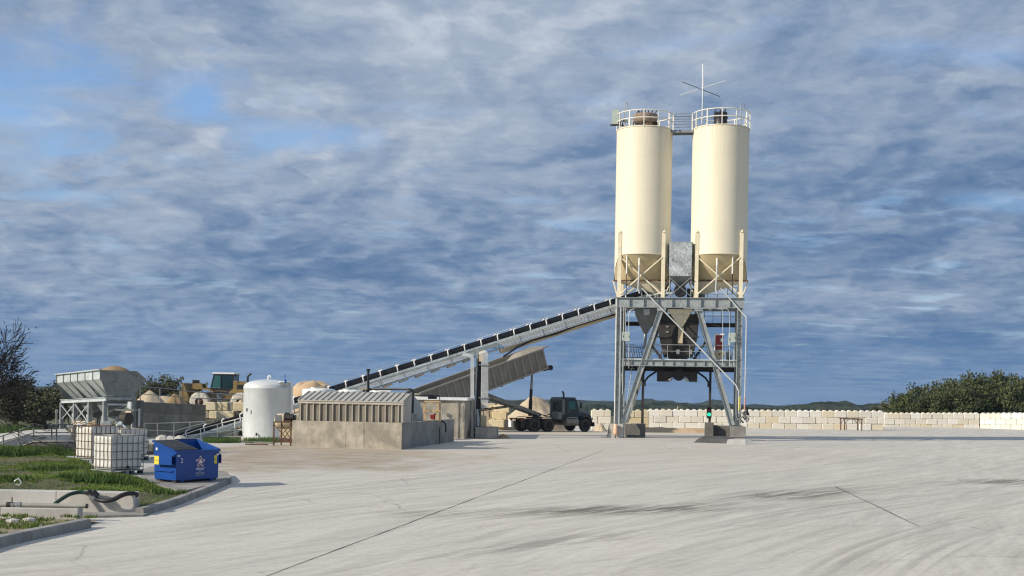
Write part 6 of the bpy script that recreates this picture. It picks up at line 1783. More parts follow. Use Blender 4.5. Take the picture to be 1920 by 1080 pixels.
# hood and fenders
b = MB()
sec0 = [(-.88, .95), (-.88, 1.62), (-.62, 1.80), (.62, 1.80), (.88, 1.62), (.88, .95)]
sec1 = [(-.62, .9), (-.62, 1.34), (-.45, 1.50), (.45, 1.50), (.62, 1.34), (.62, .9)]
A_ = [(4.2, y, z) for y, z in sec0]; B_ = [(5.55, y, z) for y, z in sec1]; C_ = [(5.75, y * .95, z if z < 1.2 else z - .14) for y, z in sec1]
n = 6; b.add(A_ + B_ + C_, [(i, i + 1, i + 7, i + 6) for i in range(5)] + [(i + 6, i + 7, i + 13, i + 12) for i in range(5)] + [tuple(range(12, 18))[::-1]] + [tuple(range(6))])
b.build('hood', TR, tk, bevel=.04, seg=2)
tb((5.77, 0, 1.1), (.03, .9, .5)).build('grille', M['chrome'], tk)
for s in (-1, 1):
    pts = [(4.85 + .66 * cos(a), 0, .52 + .66 * sin(a)) for a in [radians(-8 + 15 * k) for k in range(13)]]
    b = MB()
    for (x0, _, z0), (x1, _, z1) in zip(pts, pts[1:]):
        b.hexa([(x0, s * .62, z0), (x1, s * .62, z1), (x1, s * 1.18, z1 - .02), (x0, s * 1.18, z0 - .02)], [(x0 * 1.006 - .03, s * .62, z0 + .05), (x1 * 1.006 - .03, s * .62, z1 + .05), (x1 * 1.006 - .03, s * 1.18, z1 + .03), (x0 * 1.006 - .03, s * 1.18, z0 + .03)])
    b.build('fender', TR, tk)
    tb((5.52, s * .95, 1.02), (.18, .30, .22)).build('headlight', M['chrome'], tk, bevel=.04)
tb((5.72, 0, .58), (.16, 2.2, .34)).build('bumper', M['black'], tk, bevel=.05)
for s in (-1, 1):
    MB().cyl((3.0, s * .86, .78), .33, 1.15, 24, M=Matrix.Rotation(radians(90), 3, 'Y')).build('fuel_tank', M['alu'], tk)
    tb((3.6, s * 1.02, 1.12), (.9, .28, .05)).build('step', M['chrome'], tk)
MB().tube([(2.55, -.98, .85), (2.72, -1.0, 1.0), (2.74, -1.0, 1.4), (2.74, -1.0, 2.95), (2.70, -1.0, 3.08), (2.60, -1.0, 3.16)], .075, 12).build('exhaust_stack', M['black'], tk)
MB().tube([(2.74, -1.0, 1.35), (2.74, -1.0, 2.55)], .10, 12).build('heat_shield', M['galv_dark'], tk)
tb((2.5, -.55, 1.25), (.5, .9, .6)).build('tool_box', M['galv_dark'], tk, bevel=.02)
for k, z in enumerate((1.5, 1.7, 1.6)):
    MB().tube([(2.75, .2 + k * .12, z + .3), (2.4, .2 + k * .1, z - .3), (1.9, .15 + k * .1, 1.15 + k * .05), (1.3, .1, 1.35)], .025, 6).build('air_hose', M['black'], tk)
MB().tube([(2.74, .1, 1.2), (2.3, 0, 1.75), (2.2, 0, 1.8)], .02, 6).build('hose_hook', M['rust'], tk)

# raised end dump trailer
tl = thing('dump_trailer', 'long grey ribbed dump trailer bed tipped up behind the truck', 'trailer', TW0, HD, None, local=True)
BP = radians(18.6); BLn = 11.4; PX, PZ = -9.75, 1.30
RB_ = Matrix.Rotation(-BP, 3, 'Y')
def B(s, y, z): return RB_ @ Vector((s, y, z)) + Vector((PX, 0, PZ))
def bed(b, name, m, par=None):
    b.v = [tuple(RB_ @ Vector(p) + Vector((PX, 0, PZ))) for p in b.v]; return b.build(name, m, par or tl, origin=(0, 0, 0))
bh, hw = 1.50, 1.22
bo = bed(MB().box((BLn / 2, 0, .03), (BLn, 2 * hw - .1, .06)), 'bed_floor', M['alu'])
for s in (-1, 1):
    w_ = bed(MB().box((BLn / 2, s * hw, bh / 2 + .03), (BLn, .04, bh)), 'bed_side', M['alu'])
    bed(MB().box((BLn / 2, s * (hw + .02), bh + .09), (BLn + .04, .14, .13)), 'top_rail', M['alu_rib'], w_)
    bed(MB().box((BLn / 2, s * (hw + .05), .06), (BLn, .12, .14)), 'bottom_rail', M['alu_rib'], w_)
    for k in range(17):
        x = .12 + k * (BLn - .24) / 16
        bed(MB().box((x, s * (hw + .055), bh / 2 + .06), (.12, .07, bh - .1)), 'side_rib', M['alu_rib'], w_)
fw = bed(MB().box((BLn - .02, 0, bh / 2 + .06), (.05, 2 * hw, bh + .1)), 'front_wall', M['alu'])
for y in (-.7, 0, .7): bed(MB().box((BLn + .04, y, bh / 2), (.08, .12, bh)), 'side_rib', M['alu_rib'], fw)
bed(MB().box((BLn + .28, 0, bh + .14), (.6, 2.3, .06)), 'wind_shield', M['alu'], fw)
bed(MB().cyl((BLn + .25, -1.28, -.02), .2, .22, 14, M=Matrix.Rotation(radians(-90), 3, 'X')), 'hitch_drum', M['black'])
bed(MB().box((BLn - .1, 0, -.06), (.5, 2.4, .12)), 'front_bolster', M['rim'])
for x in (1.0, 3.0, 5.0, 7.0, 9.0): bed(MB().box((x, 0, -.05), (.12, 2.3, .1)), 'floor_beam', M['rim'])
tg = bed(MB().box((-.03, 0, bh / 2 + .1), (.05, 2 * hw, bh)), 'tailgate', M['alu'])
hp, ht = Vector((.25, 0, 1.2)), B(BLn - .75, 0, -.12)
for k, (f0, f1, r_, m) in enumerate(((0, .36, .15, 'black'), (.36, .62, .12, 'darksteel'), (.62, .82, .10, 'chrome'), (.82, 1.0, .08, 'galv_dark'))):
    MB().tube([hp.lerp(ht, f0), hp.lerp(ht, f1)], r_, 14).build('hoist_stage', M[m], tl)
ap_ = B(5.4, 0, -.1)
for s in (-1, 1):
    MB().bar((1.0, s * .35, 1.28), (ap_.x, s * .75, ap_.z), .13, .26).build('draft_arm', M['galv_dark'], tl)
    MB().bar((-1.6, s * .5, 1.95), (-4.9, s * .6, 1.55), .08, .08).build('stay', M['rim'], tl)
MB().bar((-1.7, -.6, 1.98), (-1.7, .6, 1.98), .1, .12).build('arm_cross_tie', M['galv_dark'], tl)
MB().bar((.9, -.4, 1.24), (.9, .4, 1.24), .3, .16).build('kingpin_plate', M['rim'], tl)
MB().bar((ap_.x, -.9, ap_.z), (ap_.x, .9, ap_.z), .16, .22).build('arm_cross_tie', M['rim'], tl)
MB().tube([(-3.6, -.6, 1.9), (-3.9, -.6, 1.5), (-3.85, -.6, 1.1)], .03, 6).build('landing_leg', M['rim'], tl)
for x in (-8.6, -7.3):
    for s in (-1, 1): wheel(tl, (x, s * .87, .51), .51, .26, 1 if s < 0 else -1, True)
tb((-7.95, 0, .75), (2.6, 1.0, .25)).build('suspension_frame', M['rim'], tl)
for s in (-1, 1): MB().bar((-7.2, s * .5, .9), (-5.5, s * .5, 1.9), .1, .14).build('suspension_arm', M['rim'], tl)
# load inside
b = MB(); n, m_ = 22, 9; vs = []
for i in range(n + 1):
    s = BLn * (.30 + .70 * i / n)
    for j in range(m_ + 1):
        y = (-1 + 2 * j / m_) * (hw - .03)
        f = i / n
        prof_ = .4 + .65 * sstep(0, .6, f) + (.75 * sstep(.62, .80, f) - .14 * sstep(.88, 1, f)) * (1 - (abs(y) / hw) ** 2.2 * .9)
        vs.append(tuple(B(s if i < n else BLn - .06, y, prof_ + .05 * noise.noise(Vector((s, y * 2, 3))))))
fs = [(i * (m_ + 1) + j, (i + 1) * (m_ + 1) + j, (i + 1) * (m_ + 1) + j + 1, i * (m_ + 1) + j + 1) for i in range(n) for j in range(m_)]
b.add(vs, fs, True)
M['load'] = aggregate('grey_crushed_stone', (0.20, 0.18, 0.15), (0.31, 0.28, 0.23))
lo_ = thing('stone_load', 'rounded heap of crushed stone piled at the raised front of the trailer', 'load', TW0, HD, None, local=True)
b.build('load_heap', M['load'], lo_)
MB().prism([tuple(B(x, -hw + .02, z)) for x, z in ((6.8, .95), (BLn - .07, 1.2), (BLn - .07, .1), (6.8, .1))], Matrix.Identity(3) @ Vector((0, 2 * hw - .04, 0))).build('load_body', M['load'], lo_)

# ---------------------------------------------------------------- wheel loader
LH = radians(176)
lz = P(383.3, 772.7, 95.0)
lt = thing('wheel_loader', 'yellow wheel loader with a glazed cab on the ramp, facing left', 'wheel loader', (lz.x, 95.0, lz.z), LH, None, local=True)
Y = M['yellow']
# heading local +x to the left; near side is local y > 0
for x in (0, -3.35):
    for s in (-1, 1): wheel(lt, (x, s * .85, .83), .83, .55, -1 if s > 0 else 1, False, 'tyre_white', 'rust', .42)
tb((-.1, 0, 1.15), (1.1, 1.1, .7)).build('front_frame', Y, lt, bevel=.04)
tb((-2.9, 0, 1.2), (2.6, 1.3, .5)).build('rear_frame', Y, lt, bevel=.04)
MB().prism([(-2.55, -.75, 1.45), (-4.5, -.75, 1.35), (-4.55, -.75, 2.25), (-4.3, -.75, 2.42), (-2.55, -.75, 2.62)], (0, 1.5, 0)).build('engine_hood', Y, lt, bevel=.07, seg=2)
tb((-3.5, .77, 2.05), (1.2, .02, .45)).build('side_grille', M['black'], lt)
for s in (-1, 1):
    b = MB()
    b.prism([(-.75, s * .62, 1.9), (-1.1, s * .62, 1.72), (-1.1, s * .62, 1.6), (-.7, s * .62, 1.78), (.55, s * .62, 1.90), (.62, s * .62, 2.0), (.55, s * .62, 2.04)], (0, s * .7, 0))
    b.build('front_fender', Y, lt)
    MB().prism([(-2.4, s * .75, 1.7), (-2.7, s * .75, 1.9), (-4.0, s * .75, 1.9), (-4.2, s * .75, 1.7), (-4.2, s * .75, 1.62), (-2.4, s * .75, 1.55)], (0, s * .55, 0)).build('rear_fender', Y, lt)
    MB().prism([(.10, s * .42, 2.35), (.5, s * .42, 2.3), (1.25, s * .42, 1.75), (1.40, s * .42, .95), (1.20, s * .42, .85), (.85, s * .42, 1.45), (.3, s * .42, 1.85), (-.05, s * .42, 1.9)], (0, s * .13, 0)).build('lift_arm', Y, lt, bevel=.02)
    MB().tube([(-.2, s * .3, 1.2), (.9, s * .35, 1.55)], .09, 10).build('lift_cylinder', M['chrome'], lt)
    MB().tube([(-.95, s * 1.02, 1.7), (-1.5, s * 1.1, 1.75), (-2.2, s * 1.1, 1.7)], .025, 6).build('hand_rail', Y, lt)
    for k in range(3): tb((-1.75, s * 1.0, 1.35 - k * .3), (.45, .3, .05)).build('step', M['black'], lt)
    tb((-.4, s * .72, 2.32), (.10, .22, .2)).build('headlight', M['chrome'], lt)
    MB().tube([(-.4, s * .7, 1.9), (-.4, s * .72, 2.25)], .04, 6).build('light_post', Y, lt)
MB().prism([(.35, -.12, 2.35), (1.0, -.12, 2.32), (1.1, -.12, 2.05), (.5, -.12, 2.1)], (0, .24, 0)).build('tilt_link', Y, lt)
MB().tube([(.1, 0, 2.2), (.85, 0, 2.45), (1.2, 0, 2.2)], .09, 8).build('tilt_cylinder', M['black'], lt)
tb((.75, 0, 2.52), (.5, .3, .18)).build('hydraulic_block', M['black'], lt)
bk = [(.95, .42), (.88, 1.2), (1.30, 2.32), (1.50, 2.36), (1.36, 1.4), (1.55, .9), (2.0, .62), (2.0, .55), (1.5, .38)]
for y0, y1, nm in ((-1.35, 1.35, 'bucket'),):
    MB().prism([(x, y0, z) for x, z in bk], (0, y1 - y0, 0)).build(nm, Y, lt, bevel=.02)
for s in (-1, 1):
    MB().prism([(1.4, s * 1.34, 2.1), (1.35, s * 1.34, .7), (1.9, s * 1.34, .6), (1.7, s * 1.34, 1.2)], (0, s * .04, 0)).build('bucket_side', Y, lt)
# cab
cbp = [(-.72, 1.60), (-.95, 1.45), (-2.45, 1.45), (-2.60, 1.75), (-2.62, 3.12), (-1.00, 3.12)]
MB().prism([(x, -.72, z) for x, z in [(-.72, 1.72), (-1.0, 1.47), (-2.45, 1.47), (-2.58, 1.72), (-2.56, 2.0), (-.74, 2.0)]], (0, 1.44, 0)).build('cab_base', M['black'], lt, bevel=.03)
for s in (-1, 1):
    MB().bar((-.72, s * .7, 1.98), (-.98, s * .7, 3.1), .07, .07).build('cab_pillar', M['black'], lt)
    MB().bar((-1.55, s * .72, 1.98), (-1.55, s * .72, 3.1), .08, .06, (0, 1, 0)).build('cab_pillar', M['black'], lt)
    MB().bar((-2.55, s * .7, 1.98), (-2.55, s * .7, 3.1), .08, .08, (0, 1, 0)).build('cab_pillar', M['black'], lt)
    MB().prism([(-.80, s * .705, 2.02), (-1.52, s * .705, 2.02), (-1.52, s * .705, 3.06), (-1.02, s * .705, 3.06)], (0, s * .01, 0)).build('side_window', M['glass'], lt)
    MB().prism([(-1.6, s * .705, 1.75), (-2.5, s * .705, 1.75), (-2.5, s * .705, 3.06), (-1.6, s * .705, 3.06)], (0, s * .01, 0)).build('cab_door', M['glass_dark'], lt)
MB().prism([(-.76, -.66, 2.03), (-1.0, -.66, 3.06), (-1.0, .66, 3.06), (-.76, .66, 2.03)], (-.012, 0, 0)).build('windscreen', M['glass'], lt)
MB().prism([(-2.57, -.66, 2.03), (-2.57, -.66, 3.06), (-2.57, .66, 3.06), (-2.57, .66, 2.03)], (.012, 0, 0)).build('rear_window', M['glass_dark'], lt)
MB().box((-1.78, 0, 3.17), (1.85, 1.62, .13)).build('cab_roof', M['white'], lt, bevel=.05, seg=2)
tb((-1.78, 0, 3.09), (1.8, 1.58, .05)).build('roof_gutter', M['black'], lt)
tb((-2.72, .6, 3.0), (.12, .16, .16)).build('work_light', M['black'], lt)
MB().tube([(-3.6, .2, 2.4), (-3.6, .2, 2.95), (-3.68, .2, 3.05), (-3.88, .2, 3.22)], .09, 10).build('exhaust_stack', M['black'], lt)
MB().tube([(-2.7, .7, 2.45), (-2.95, .8, 2.5), (-2.95, .8, 2.75)], .02, 6).build('mirror_arm', M['black'], lt)
tb((-1.9, 0, 2.2), (.5, .5, .7)).build('seat', M['black'], lt, bevel=.06)

lt.scale = (.95, .95, .95)
# ============================================================ totes
def make_tote(label, loc, rz, cage, h=1.16, sag=0.0):
    t = thing('ibc_tote', label, 'liquid tote', loc, rz, 'white caged liquid totes', local=True)
    W, D = 1.2, 1.0
    z0 = .17; zt = h
    # bottle with soft corners
    b = MB(); n = 8; vs = []; ring = []
    for (cx, cy_, a0) in ((W - .12, D - .12, 0), (.12, D - .12, 90), (.12, .12, 180), (W - .12, .12, 270)):
        for k in range(5):
            a = radians(a0 + k * 22.5); ring.append((cx + .085 * cos(a), cy_ + .085 * sin(a)))
    lev = [(z0, .93), (z0 + .05, .98), (z0 + .08, 1.0)] + [(z0 + .08 + (zt - .12 - z0) * i / 12, 1.0) for i in range(1, 12)] + [(zt - .05, .99), (zt - .015, .95)]
    for z, s in lev:
        for (x, y) in ring:
            w = 1 + .010 * sin((z - z0) * 14) + .010 * noise.noise(Vector((x * 4, y * 4, z * 4)))
            vs.append((W / 2 + (x - W / 2) * s * w, D / 2 + (y - D / 2) * s * w, z))
    m = len(ring)
    fs = [(j * m + k, j * m + (k + 1) % m, (j + 1) * m + (k + 1) % m, (j + 1) * m + k) for j in range(len(lev) - 1) for k in range(m)]
    b.add(vs, fs, True); b.add([vs[-m + k] for k in range(m)], [tuple(range(m))])
    bt = b.build('bottle', M['poly'], t)
    MB().cyl((W / 2, D / 2, zt - .02), .09, .05, 16).build('cap', M['black'], bt, origin=(0, 0, 0))
    # cage
    def loop(z, r=.011, e=.02):
        pts = [(e, e, z), (W - e, e, z), (W - e, D - e, z), (e, D - e, z), (e, e, z)]
        MB().tube(pts, r, 5, caps=False).build('cage_bar', cage, t)
    for k in range(5): loop(z0 + .06 + (zt - z0 - .06) * k / 4)
    b = MB()
    for k in range(7):
        x = .02 + (W - .04) * k / 6
        for y in (.012, D - .012): b.tube([(x, y, z0 - .05), (x, y, zt)], .011, 5)
    for k in range(6):
        y = .02 + (D - .04) * k / 5
        for x in (.012, W - .012): b.tube([(x, y, z0 - .05), (x, y, zt)], .011, 5)
    b.build('cage_uprights', cage, t)
    b = MB()
    for x in (.35, .85): b.tube([(x, .02, zt + .012), (x, D - .02, zt + .012)], .014, 5)
    b.build('top_bars', cage, t)
    for (x, y) in ((.08, .08), (W / 2, .08), (W - .08, .08), (.08, D - .08), (W / 2, D - .08), (W - .08, D - .08), (.08, D / 2), (W - .08, D / 2)):
        MB().box((x, y, .055), (.13, .13, .11)).build('pallet_foot', M['black'] if (x > W - .1 and y < .1) else M['galv'], t)
    MB().box((W / 2, D / 2, .128), (W, D, .035)).build('pallet_deck', M['galv'], t)
    MB().box((W / 2, D / 2, .012), (W - .02, D - .02, .02)).build('pallet_runner', M['galv_dark'], t)
    MB().tube([(W / 2, .02, z0 + .06), (W / 2, -.05, z0 + .06)], .04, 10).build('outlet_valve', M['black'], t)
    return t
f_ = G(208, 891.5, .155)
make_tote('clean white tote with steel cage nearest the camera left of the blue dumpster', (f_.x, f_.y, .155), radians(54), M['cage'], 1.20)
r_ = P(171, 862, 42.9)
make_tote('tall white tote with rusty brown cage bars behind the front tote', (r_.x, 42.9, .155), radians(55), M['cage_rust'], 1.30)
r_ = P(226, 852, 44.6)
make_tote('tote mostly hidden behind the front tote, in shade, at its upper right', (r_.x, 44.6, .155), radians(50), M['cage'], 1.16)
t = thing('coiled_hose', 'tan hose looped over the top of the rusty tote', 'hose', (r_.x - 1.5, 44.0, 1.4))
p = P(157, 796, 43.4)
MB().tube([(p.x + .36 * cos(a) + .02, 43.4 + .3 * sin(a), 1.50 + .05 * sin(3 * a) + .004 * i) for i, a in enumerate([k * .35 for k in range(30)])], .018, 6).build('hose', M['wood'], t)
p = P(226, 806, 46.0)
t = thing('pump_set', 'grey and white pump with a black drum standing between the two rear totes', 'pump', (p.x, 46, .14))
MB().cyl((p.x, 46.1, P(226, 803, 46).z), .10, .3, 14, M=Matrix.Rotation(radians(50), 3, 'X')).build('pump_casing', M['galv'], t)
MB().cyl((p.x + .1, 46.0, .15), .09, .7, 10).build('pedestal', M['white'], t)
MB().tube([(p.x + .3, 45.9, .9), (p.x + .22, 45.9, 1.35), (p.x, 45.9, 1.5), (p.x - .2, 45.9, 1.3)], .05, 8).build('suction_pipe', M['galv_bright'], t)
MB().box((p.x + .05, 46.3, .55), (.7, .5, .8)).build('skid', M['galv_dark'], t)
for i, x in enumerate((152, 200)):
    q = P(x, 805, 60 + i * 3)
    t = thing('valve_post', ['low white valve assembly behind the rusty tote', 'low grey valve assembly above the gap between totes'][i], 'valve', (q.x, q.y, 0), 0, 'valve posts under the feed bins')
    MB().tube([(q.x, q.y, 0), (q.x, q.y, q.z + .3)], .08, 8).build('post', M['conduit'], t)
    MB().box((q.x, q.y, q.z + .3), (.5, .2, .22)).build('valve_head', M['white' if i == 0 else 'galv'], t, bevel=.04)
    MB().tube([(q.x + .3, q.y, 0), (q.x + .35, q.y, q.z), (q.x, q.y, q.z + .1)], .06, 8).build('bent_pipe', M['galv_bright'], t)

# ============================================================ dumpster
DW, DD, DF, DB = 1.58, .92, .90, 1.14
db = thing('dumpster', 'bright blue steel dumpster with one black lid closed and the other side open', 'dumpster', (-9.46, 34.62, .158), radians(55), None, local=True)
BL_ = M['blue']
T_ = .03
z0 = .07
MB().hexa([(.02, 0, z0), (DW - .02, 0, z0), (DW - .02, T_, z0), (.02, T_, z0)], [(0, -.01, DF), (DW, -.01, DF), (DW, T_ - .01, DF), (0, T_ - .01, DF)]).build('front_panel', BL_, db)
MB().hexa([(.02, DD - T_, z0), (DW - .02, DD - T_, z0), (DW - .02, DD, z0), (.02, DD, z0)], [(0, DD + .03 - T_, DB), (DW, DD + .03 - T_, DB), (DW, DD + .03, DB), (0, DD + .03, DB)]).build('back_panel', BL_, db)
for x, s in ((0, 1), (DW, -1)):
    sp_ = MB().add([(x + .02 * s, T_ + .001, z0), (x + .02 * s, DD - T_ - .001, z0), (x, DD + .03 - T_ - .001, DB), (x, T_ - .009, DF)] +
             [(x + .05 * s, T_ + .001, z0), (x + .05 * s, DD - T_ - .001, z0), (x + T_ * s, DD + .03 - T_ - .001, DB), (x + T_ * s, T_ - .009, DF)],
             [(0, 1, 2, 3), (7, 6, 5, 4), (0, 4, 5, 1), (1, 5, 6, 2), (2, 6, 7, 3), (3, 7, 4, 0)]).build('side_panel', BL_, db)
    # fork pocket
    fo = MB()
    ox = -.11 * s
    y0, y1 = .02, .72
    for (za, zb2) in ((.50, .52), (.74, .76)):
        fo.hexa([(x, y0, za), (x + ox, y0, za), (x + ox, y1, za), (x, y1, za)], [(x, y0, zb2), (x + ox, y0, zb2), (x + ox, y1, zb2), (x, y1, zb2)])
    fo.hexa([(x + ox, y0, .50), (x + ox - .015 * s, y0, .50), (x + ox - .015 * s, y1, .50), (x + ox, y1, .50)], [(x + ox, y0, .76), (x + ox - .015 * s, y0, .76), (x + ox - .015 * s, y1, .76), (x + ox, y1, .76)])
    fo.hexa([(x, y0, .762), (x + ox, y0, .762), (x + ox, y1, .762), (x, y1, .762)], [(x, y0, .81), (x + .0, y0, .811), (x + .0, y1, .811), (x, y1, .81)])
    fo.build('fork_pocket', BL_, db)
    MB().box((x - .012 * s, DD / 2 + .05, .32), (.03, DD - .14, .03)).build('side_rib', BL_, db)
    MB().bar((x - .012 * s, .0, DF + .012), (x - .012 * s, DD + .03, DB + .012), .055, .04).build('rim', BL_, db)
    for y in (.12, DD - .12): MB().box((x + .12 * s, y, .045), (.14, .16, .055)).build('foot_pad', M['darksteel'], db)
MB().bar((-.02, -.025, DF - .02), (DW + .02, -.025, DF - .02), .055, .07).build('rim', BL_, db)
MB().bar((-.04, DD + .045, DB + .0), (DW + .04, DD + .045, DB + .0), .05, .06).build('hinge_bar', BL_, db)
MB().box((DW / 2, DD / 2, z0 + .03), (DW - .1, DD - .07, .02)).build('floor', BL_, db)
for x in (.25, DW - .25): MB().box((x, DD / 2, .04), (.10, DD + .02, .06)).build('skid', BL_, db)
# closed lid over the left half
b = MB(); nx, ny = 16, 12; vs = []
Lw = DW * .52
for j in range(ny + 1):
    for i in range(nx + 1):
        x = -.03 + Lw * i / nx; y = -.03 + (DD + .07) * j / ny
        z = DF + .035 + (DB - DF) * j / ny
        f = min(i, nx - i) / nx; g = min(j, ny - j) / ny
        z += .035 * min(1, f * 6) * min(1, g * 6)
        if .35 < i / nx < .8 and .2 < j / ny < .85: z += .025 * abs(sin(i * 1.1)) * (1 if j % 3 else .2)
        vs.append((x, y, z))
b.add(vs, [(j * (nx + 1) + i, j * (nx + 1) + i + 1, (j + 1) * (nx + 1) + i + 1, (j + 1) * (nx + 1) + i) for j in range(ny) for i in range(nx)], False)
b.add([(p[0], p[1], p[2]) for p in vs[:nx + 1]] + [(p[0], p[1], p[2] - .05) for p in vs[:nx + 1]], [(i + nx + 1, i + nx + 2, i + 1, i) for i in range(nx)])
lid = b.build('lid', M['lid'], db)
lid['label'] = 'closed black lid'
# opened lid hanging down behind
o = MB().hexa([(Lw, DD + .06, .35), (DW, DD + .06, .35), (DW, DD + .10, .35), (Lw, DD + .10, .35)], [(Lw, DD + .07, DB + .05), (DW, DD + .07, DB + .05), (DW, DD + .12, DB + .05), (Lw, DD + .12, DB + .05)]).build('lid', M['lid'], db)
o['label'] = 'opened black lid hanging behind'
# stickers and lettering
def sticker(c, sx, sz, m, name='sticker'):
    return MB().box((c[0], c[1], c[2]), (sx, .004, sz)).build(name, M[m], db)
def letters(txt, x, z, h, m, name='lettering', shear=0.0, y=-.016, wide=1.0, spacing=1.0, bold=0.0):
    c = bpy.data.curves.new('t', 'FONT'); c.body = txt; c.size = h * 1.4; c.align_x = 'CENTER'; c.shear = shear; c.space_character = spacing; c.offset = bold
    o = bpy.data.objects.new('t', c); COL.objects.link(o)
    bpy.context.view_layer.update()
    me = bpy.data.meshes.new_from_object(o.evaluated_get(bpy.context.evaluated_depsgraph_get()))
    bpy.data.objects.remove(o); me.name = name
    for v in me.vertices:
        px_, pz_ = v.co.x * wide, v.co.y
        v.co = (x + px_, y, z + pz_)
    me.materials.clear(); me.materials.append(M[m])
    ob = bpy.data.objects.new(name, me); COL.objects.link(ob); ob.parent = db; return ob
for (sx_, sy_) in ((DW - .13, -.014),):
    sticker((sx_, sy_, .62), .10, .24, 'yellow_sign'); sticker((sx_, sy_ - .003, .62), .08, .012, 'black', 'sticker_line')
st = MB().box((-.13, DD * .72, .62), (.004, .20, .24)).build('sticker', M['yellow_sign'], db)
MB().box((-.133, DD * .72, .62), (.004, .16, .012)).build('sticker_line', M['black'], db)
for (x, z) in ((.10, .76), (DW - .05, .76)):
    sticker((x, -.014, z), .09, .045, 'white', 'reflector')
MB().box((.005, DD * .9, .93), (.012, .07, .07)).build('reflector', M['white'], db)
letters('2', .21, .56, .14, 'white', wide=.9)
cxs, czs = DW * .56, .57
def star(r0, r1, n=5, rot=pi / 2): return [(cxs + (r0 if k % 2 == 0 else r1) * cos(rot + k * pi / n), czs + (r0 if k % 2 == 0 else r1) * sin(rot + k * pi / n)) for k in range(2 * n)]
def lobes(R_, r_, N=60): return [(cxs + (R_ + r_ * cos(5 * (a - pi / 2))) * cos(a), czs + (R_ + r_ * cos(5 * (a - pi / 2))) * sin(a)) for a in [2 * pi * k / N for k in range(N)]]
M['logo_white'] = mat('logo_white', (0.85, 0.80, 0.82), .5, 0, .02, 3, bump=0); M['logo_red'] = mat('logo_red', (0.30, 0.02, 0.06), .5, 0, .02, 3, bump=0); M['logo_blue'] = mat('logo_navy', (0.01, 0.02, 0.12), .5, 0, .02, 3, bump=0)
def flat(pts, y, m): return MB().prism([(x, y, z) for x, z in pts][::-1], (0, .0008, 0)).build('emblem', M[m], db)
flat(lobes(.128, .042), -.0145, 'logo_white'); flat(lobes(.108, .038), -.0158, 'logo_red')
for k in range(5):
    a = pi / 2 + k * 2 * pi / 5
    c0 = (cxs + .10 * cos(a), czs + .10 * sin(a)); d_ = (-sin(a), cos(a)); e_ = (cos(a), sin(a))
    for off, m, w in ((-.018, 'logo_white', .006), (.02, 'logo_blue', .009)):
        flat([(c0[0] + d_[0] * (off + p * w) + e_[0] * q, c0[1] + d_[1] * (off + p * w) + e_[1] * q) for p, q in ((-1, -.05), (1, -.05), (1, .03), (-1, .03))], -.0171 - (.0006 if m == 'logo_blue' else 0), m)
flat(star(.082, .032), -.019, 'logo_white')
letters('REPUBLIC', cxs - .01, .345, .052, 'logo_white', shear=.35, bold=.002)
letters('SERVICES', cxs - .01, .30, .026, 'logo_white', shear=.35)
letters('512.247.5700', cxs - .01, .225, .044, 'conduit')
letters('RepublicServices.com', cxs - .01, .175, .026, 'conduit')

# ============================================================ foreground island, kerbs, channel walls
KF = [G(270, 966.5, 0), G(300, 958.5, 0), G(337, 946.5, 0), G(385, 927.5, 0), G(415, 915, 0), G(434, 906, 0)]
def kx(y):
    pts = [(p.y, p.x) for p in KF]
    if y <= pts[0][0]: return pts[0][1]
    for (a, b_), (c, d) in zip(pts, pts[1:]):
        if y <= c: return b_ + (d - b_) * (y - a) / (c - a)
    y0_, x0_ = pts[-1]
    return x0_ - (y - y0_) * .47
def kerb(label, foot, h, w, end=True):
    t = thing('kerb', label, 'kerb', foot[0], 0, 'concrete kerbs of the yard')
    b = MB(); prof_ = [(0, -.05), (0.015, h - .03), (.04, h), (w, h), (w, -.05)]
    vs = []; N = len(foot)
    for i, p in enumerate(foot):
        d = (foot[min(i + 1, N - 1)] - foot[max(i - 1, 0)]); d.z = 0; d.normalize(); nrm = Vector((-d.y, d.x, 0))
        k = 1.0
        for (a, z) in prof_: vs.append(p + nrm * a + Vector((0, 0, z * k)))
    m = len(prof_)
    for i in range(N - 1):
        L_ = (foot[i + 1] - foot[i]).length; q = max(1, int(L_ / 1.5))
        for j in range(q):
            f0, f1 = j / q, (j + 1) / q - (.008 / L_)
            A_ = [Vector(vs[i * m + k]).lerp(Vector(vs[(i + 1) * m + k]), f0) for k in range(m)]; B_ = [Vector(vs[i * m + k]).lerp(Vector(vs[(i + 1) * m + k]), f1) for k in range(m)]
            b = MB().add(A_ + B_, [(k, m + k, m + k + 1, k + 1) for k in range(m - 1)] + [tuple(range(m)), tuple(reversed(range(m, 2 * m)))])
            b.build('kerb_section', M['conc_grey'], t)
    return t
kerb('pale kerb running from the channel wall up to the blue dumpster', KF, .16, .2)
KN = [G(-70, 1050, 0), G(0, 1027.5, 0), G(60, 1013.5, 0), G(120, 1001, 0), G(172, 990, 0)]
kerb('kerb in the bottom left corner of the photo', KN, .18, .24)
def wallbox(name, label, x0, x1, y0, y1, h, m, group=None, slope=0.0):
    t = thing(name, label, 'wall', ((x0 + x1) / 2, y0, 0), 0, group)
    n = 4
    for i in range(n):
        a = x0 + (x1 - x0) * i / n; c = x0 + (x1 - x0) * (i + 1) / n - (.006 if i < n - 1 else 0)
        MB().box(((a + c) / 2, (y0 + y1) / 2, h / 2 - .05), (c - a, y1 - y0, h + .1)).build('wall_section', M[m], t, bevel=.012)
    return t
xe = G(252, 962, 0)
wallbox('channel_wall', 'pale concrete channel wall with a dark hose slung over it', -15.5, xe.x, xe.y, xe.y + .36, .46, 'conc_light', 'channel walls at lower left')
xf = P(146, 978, 25.6)
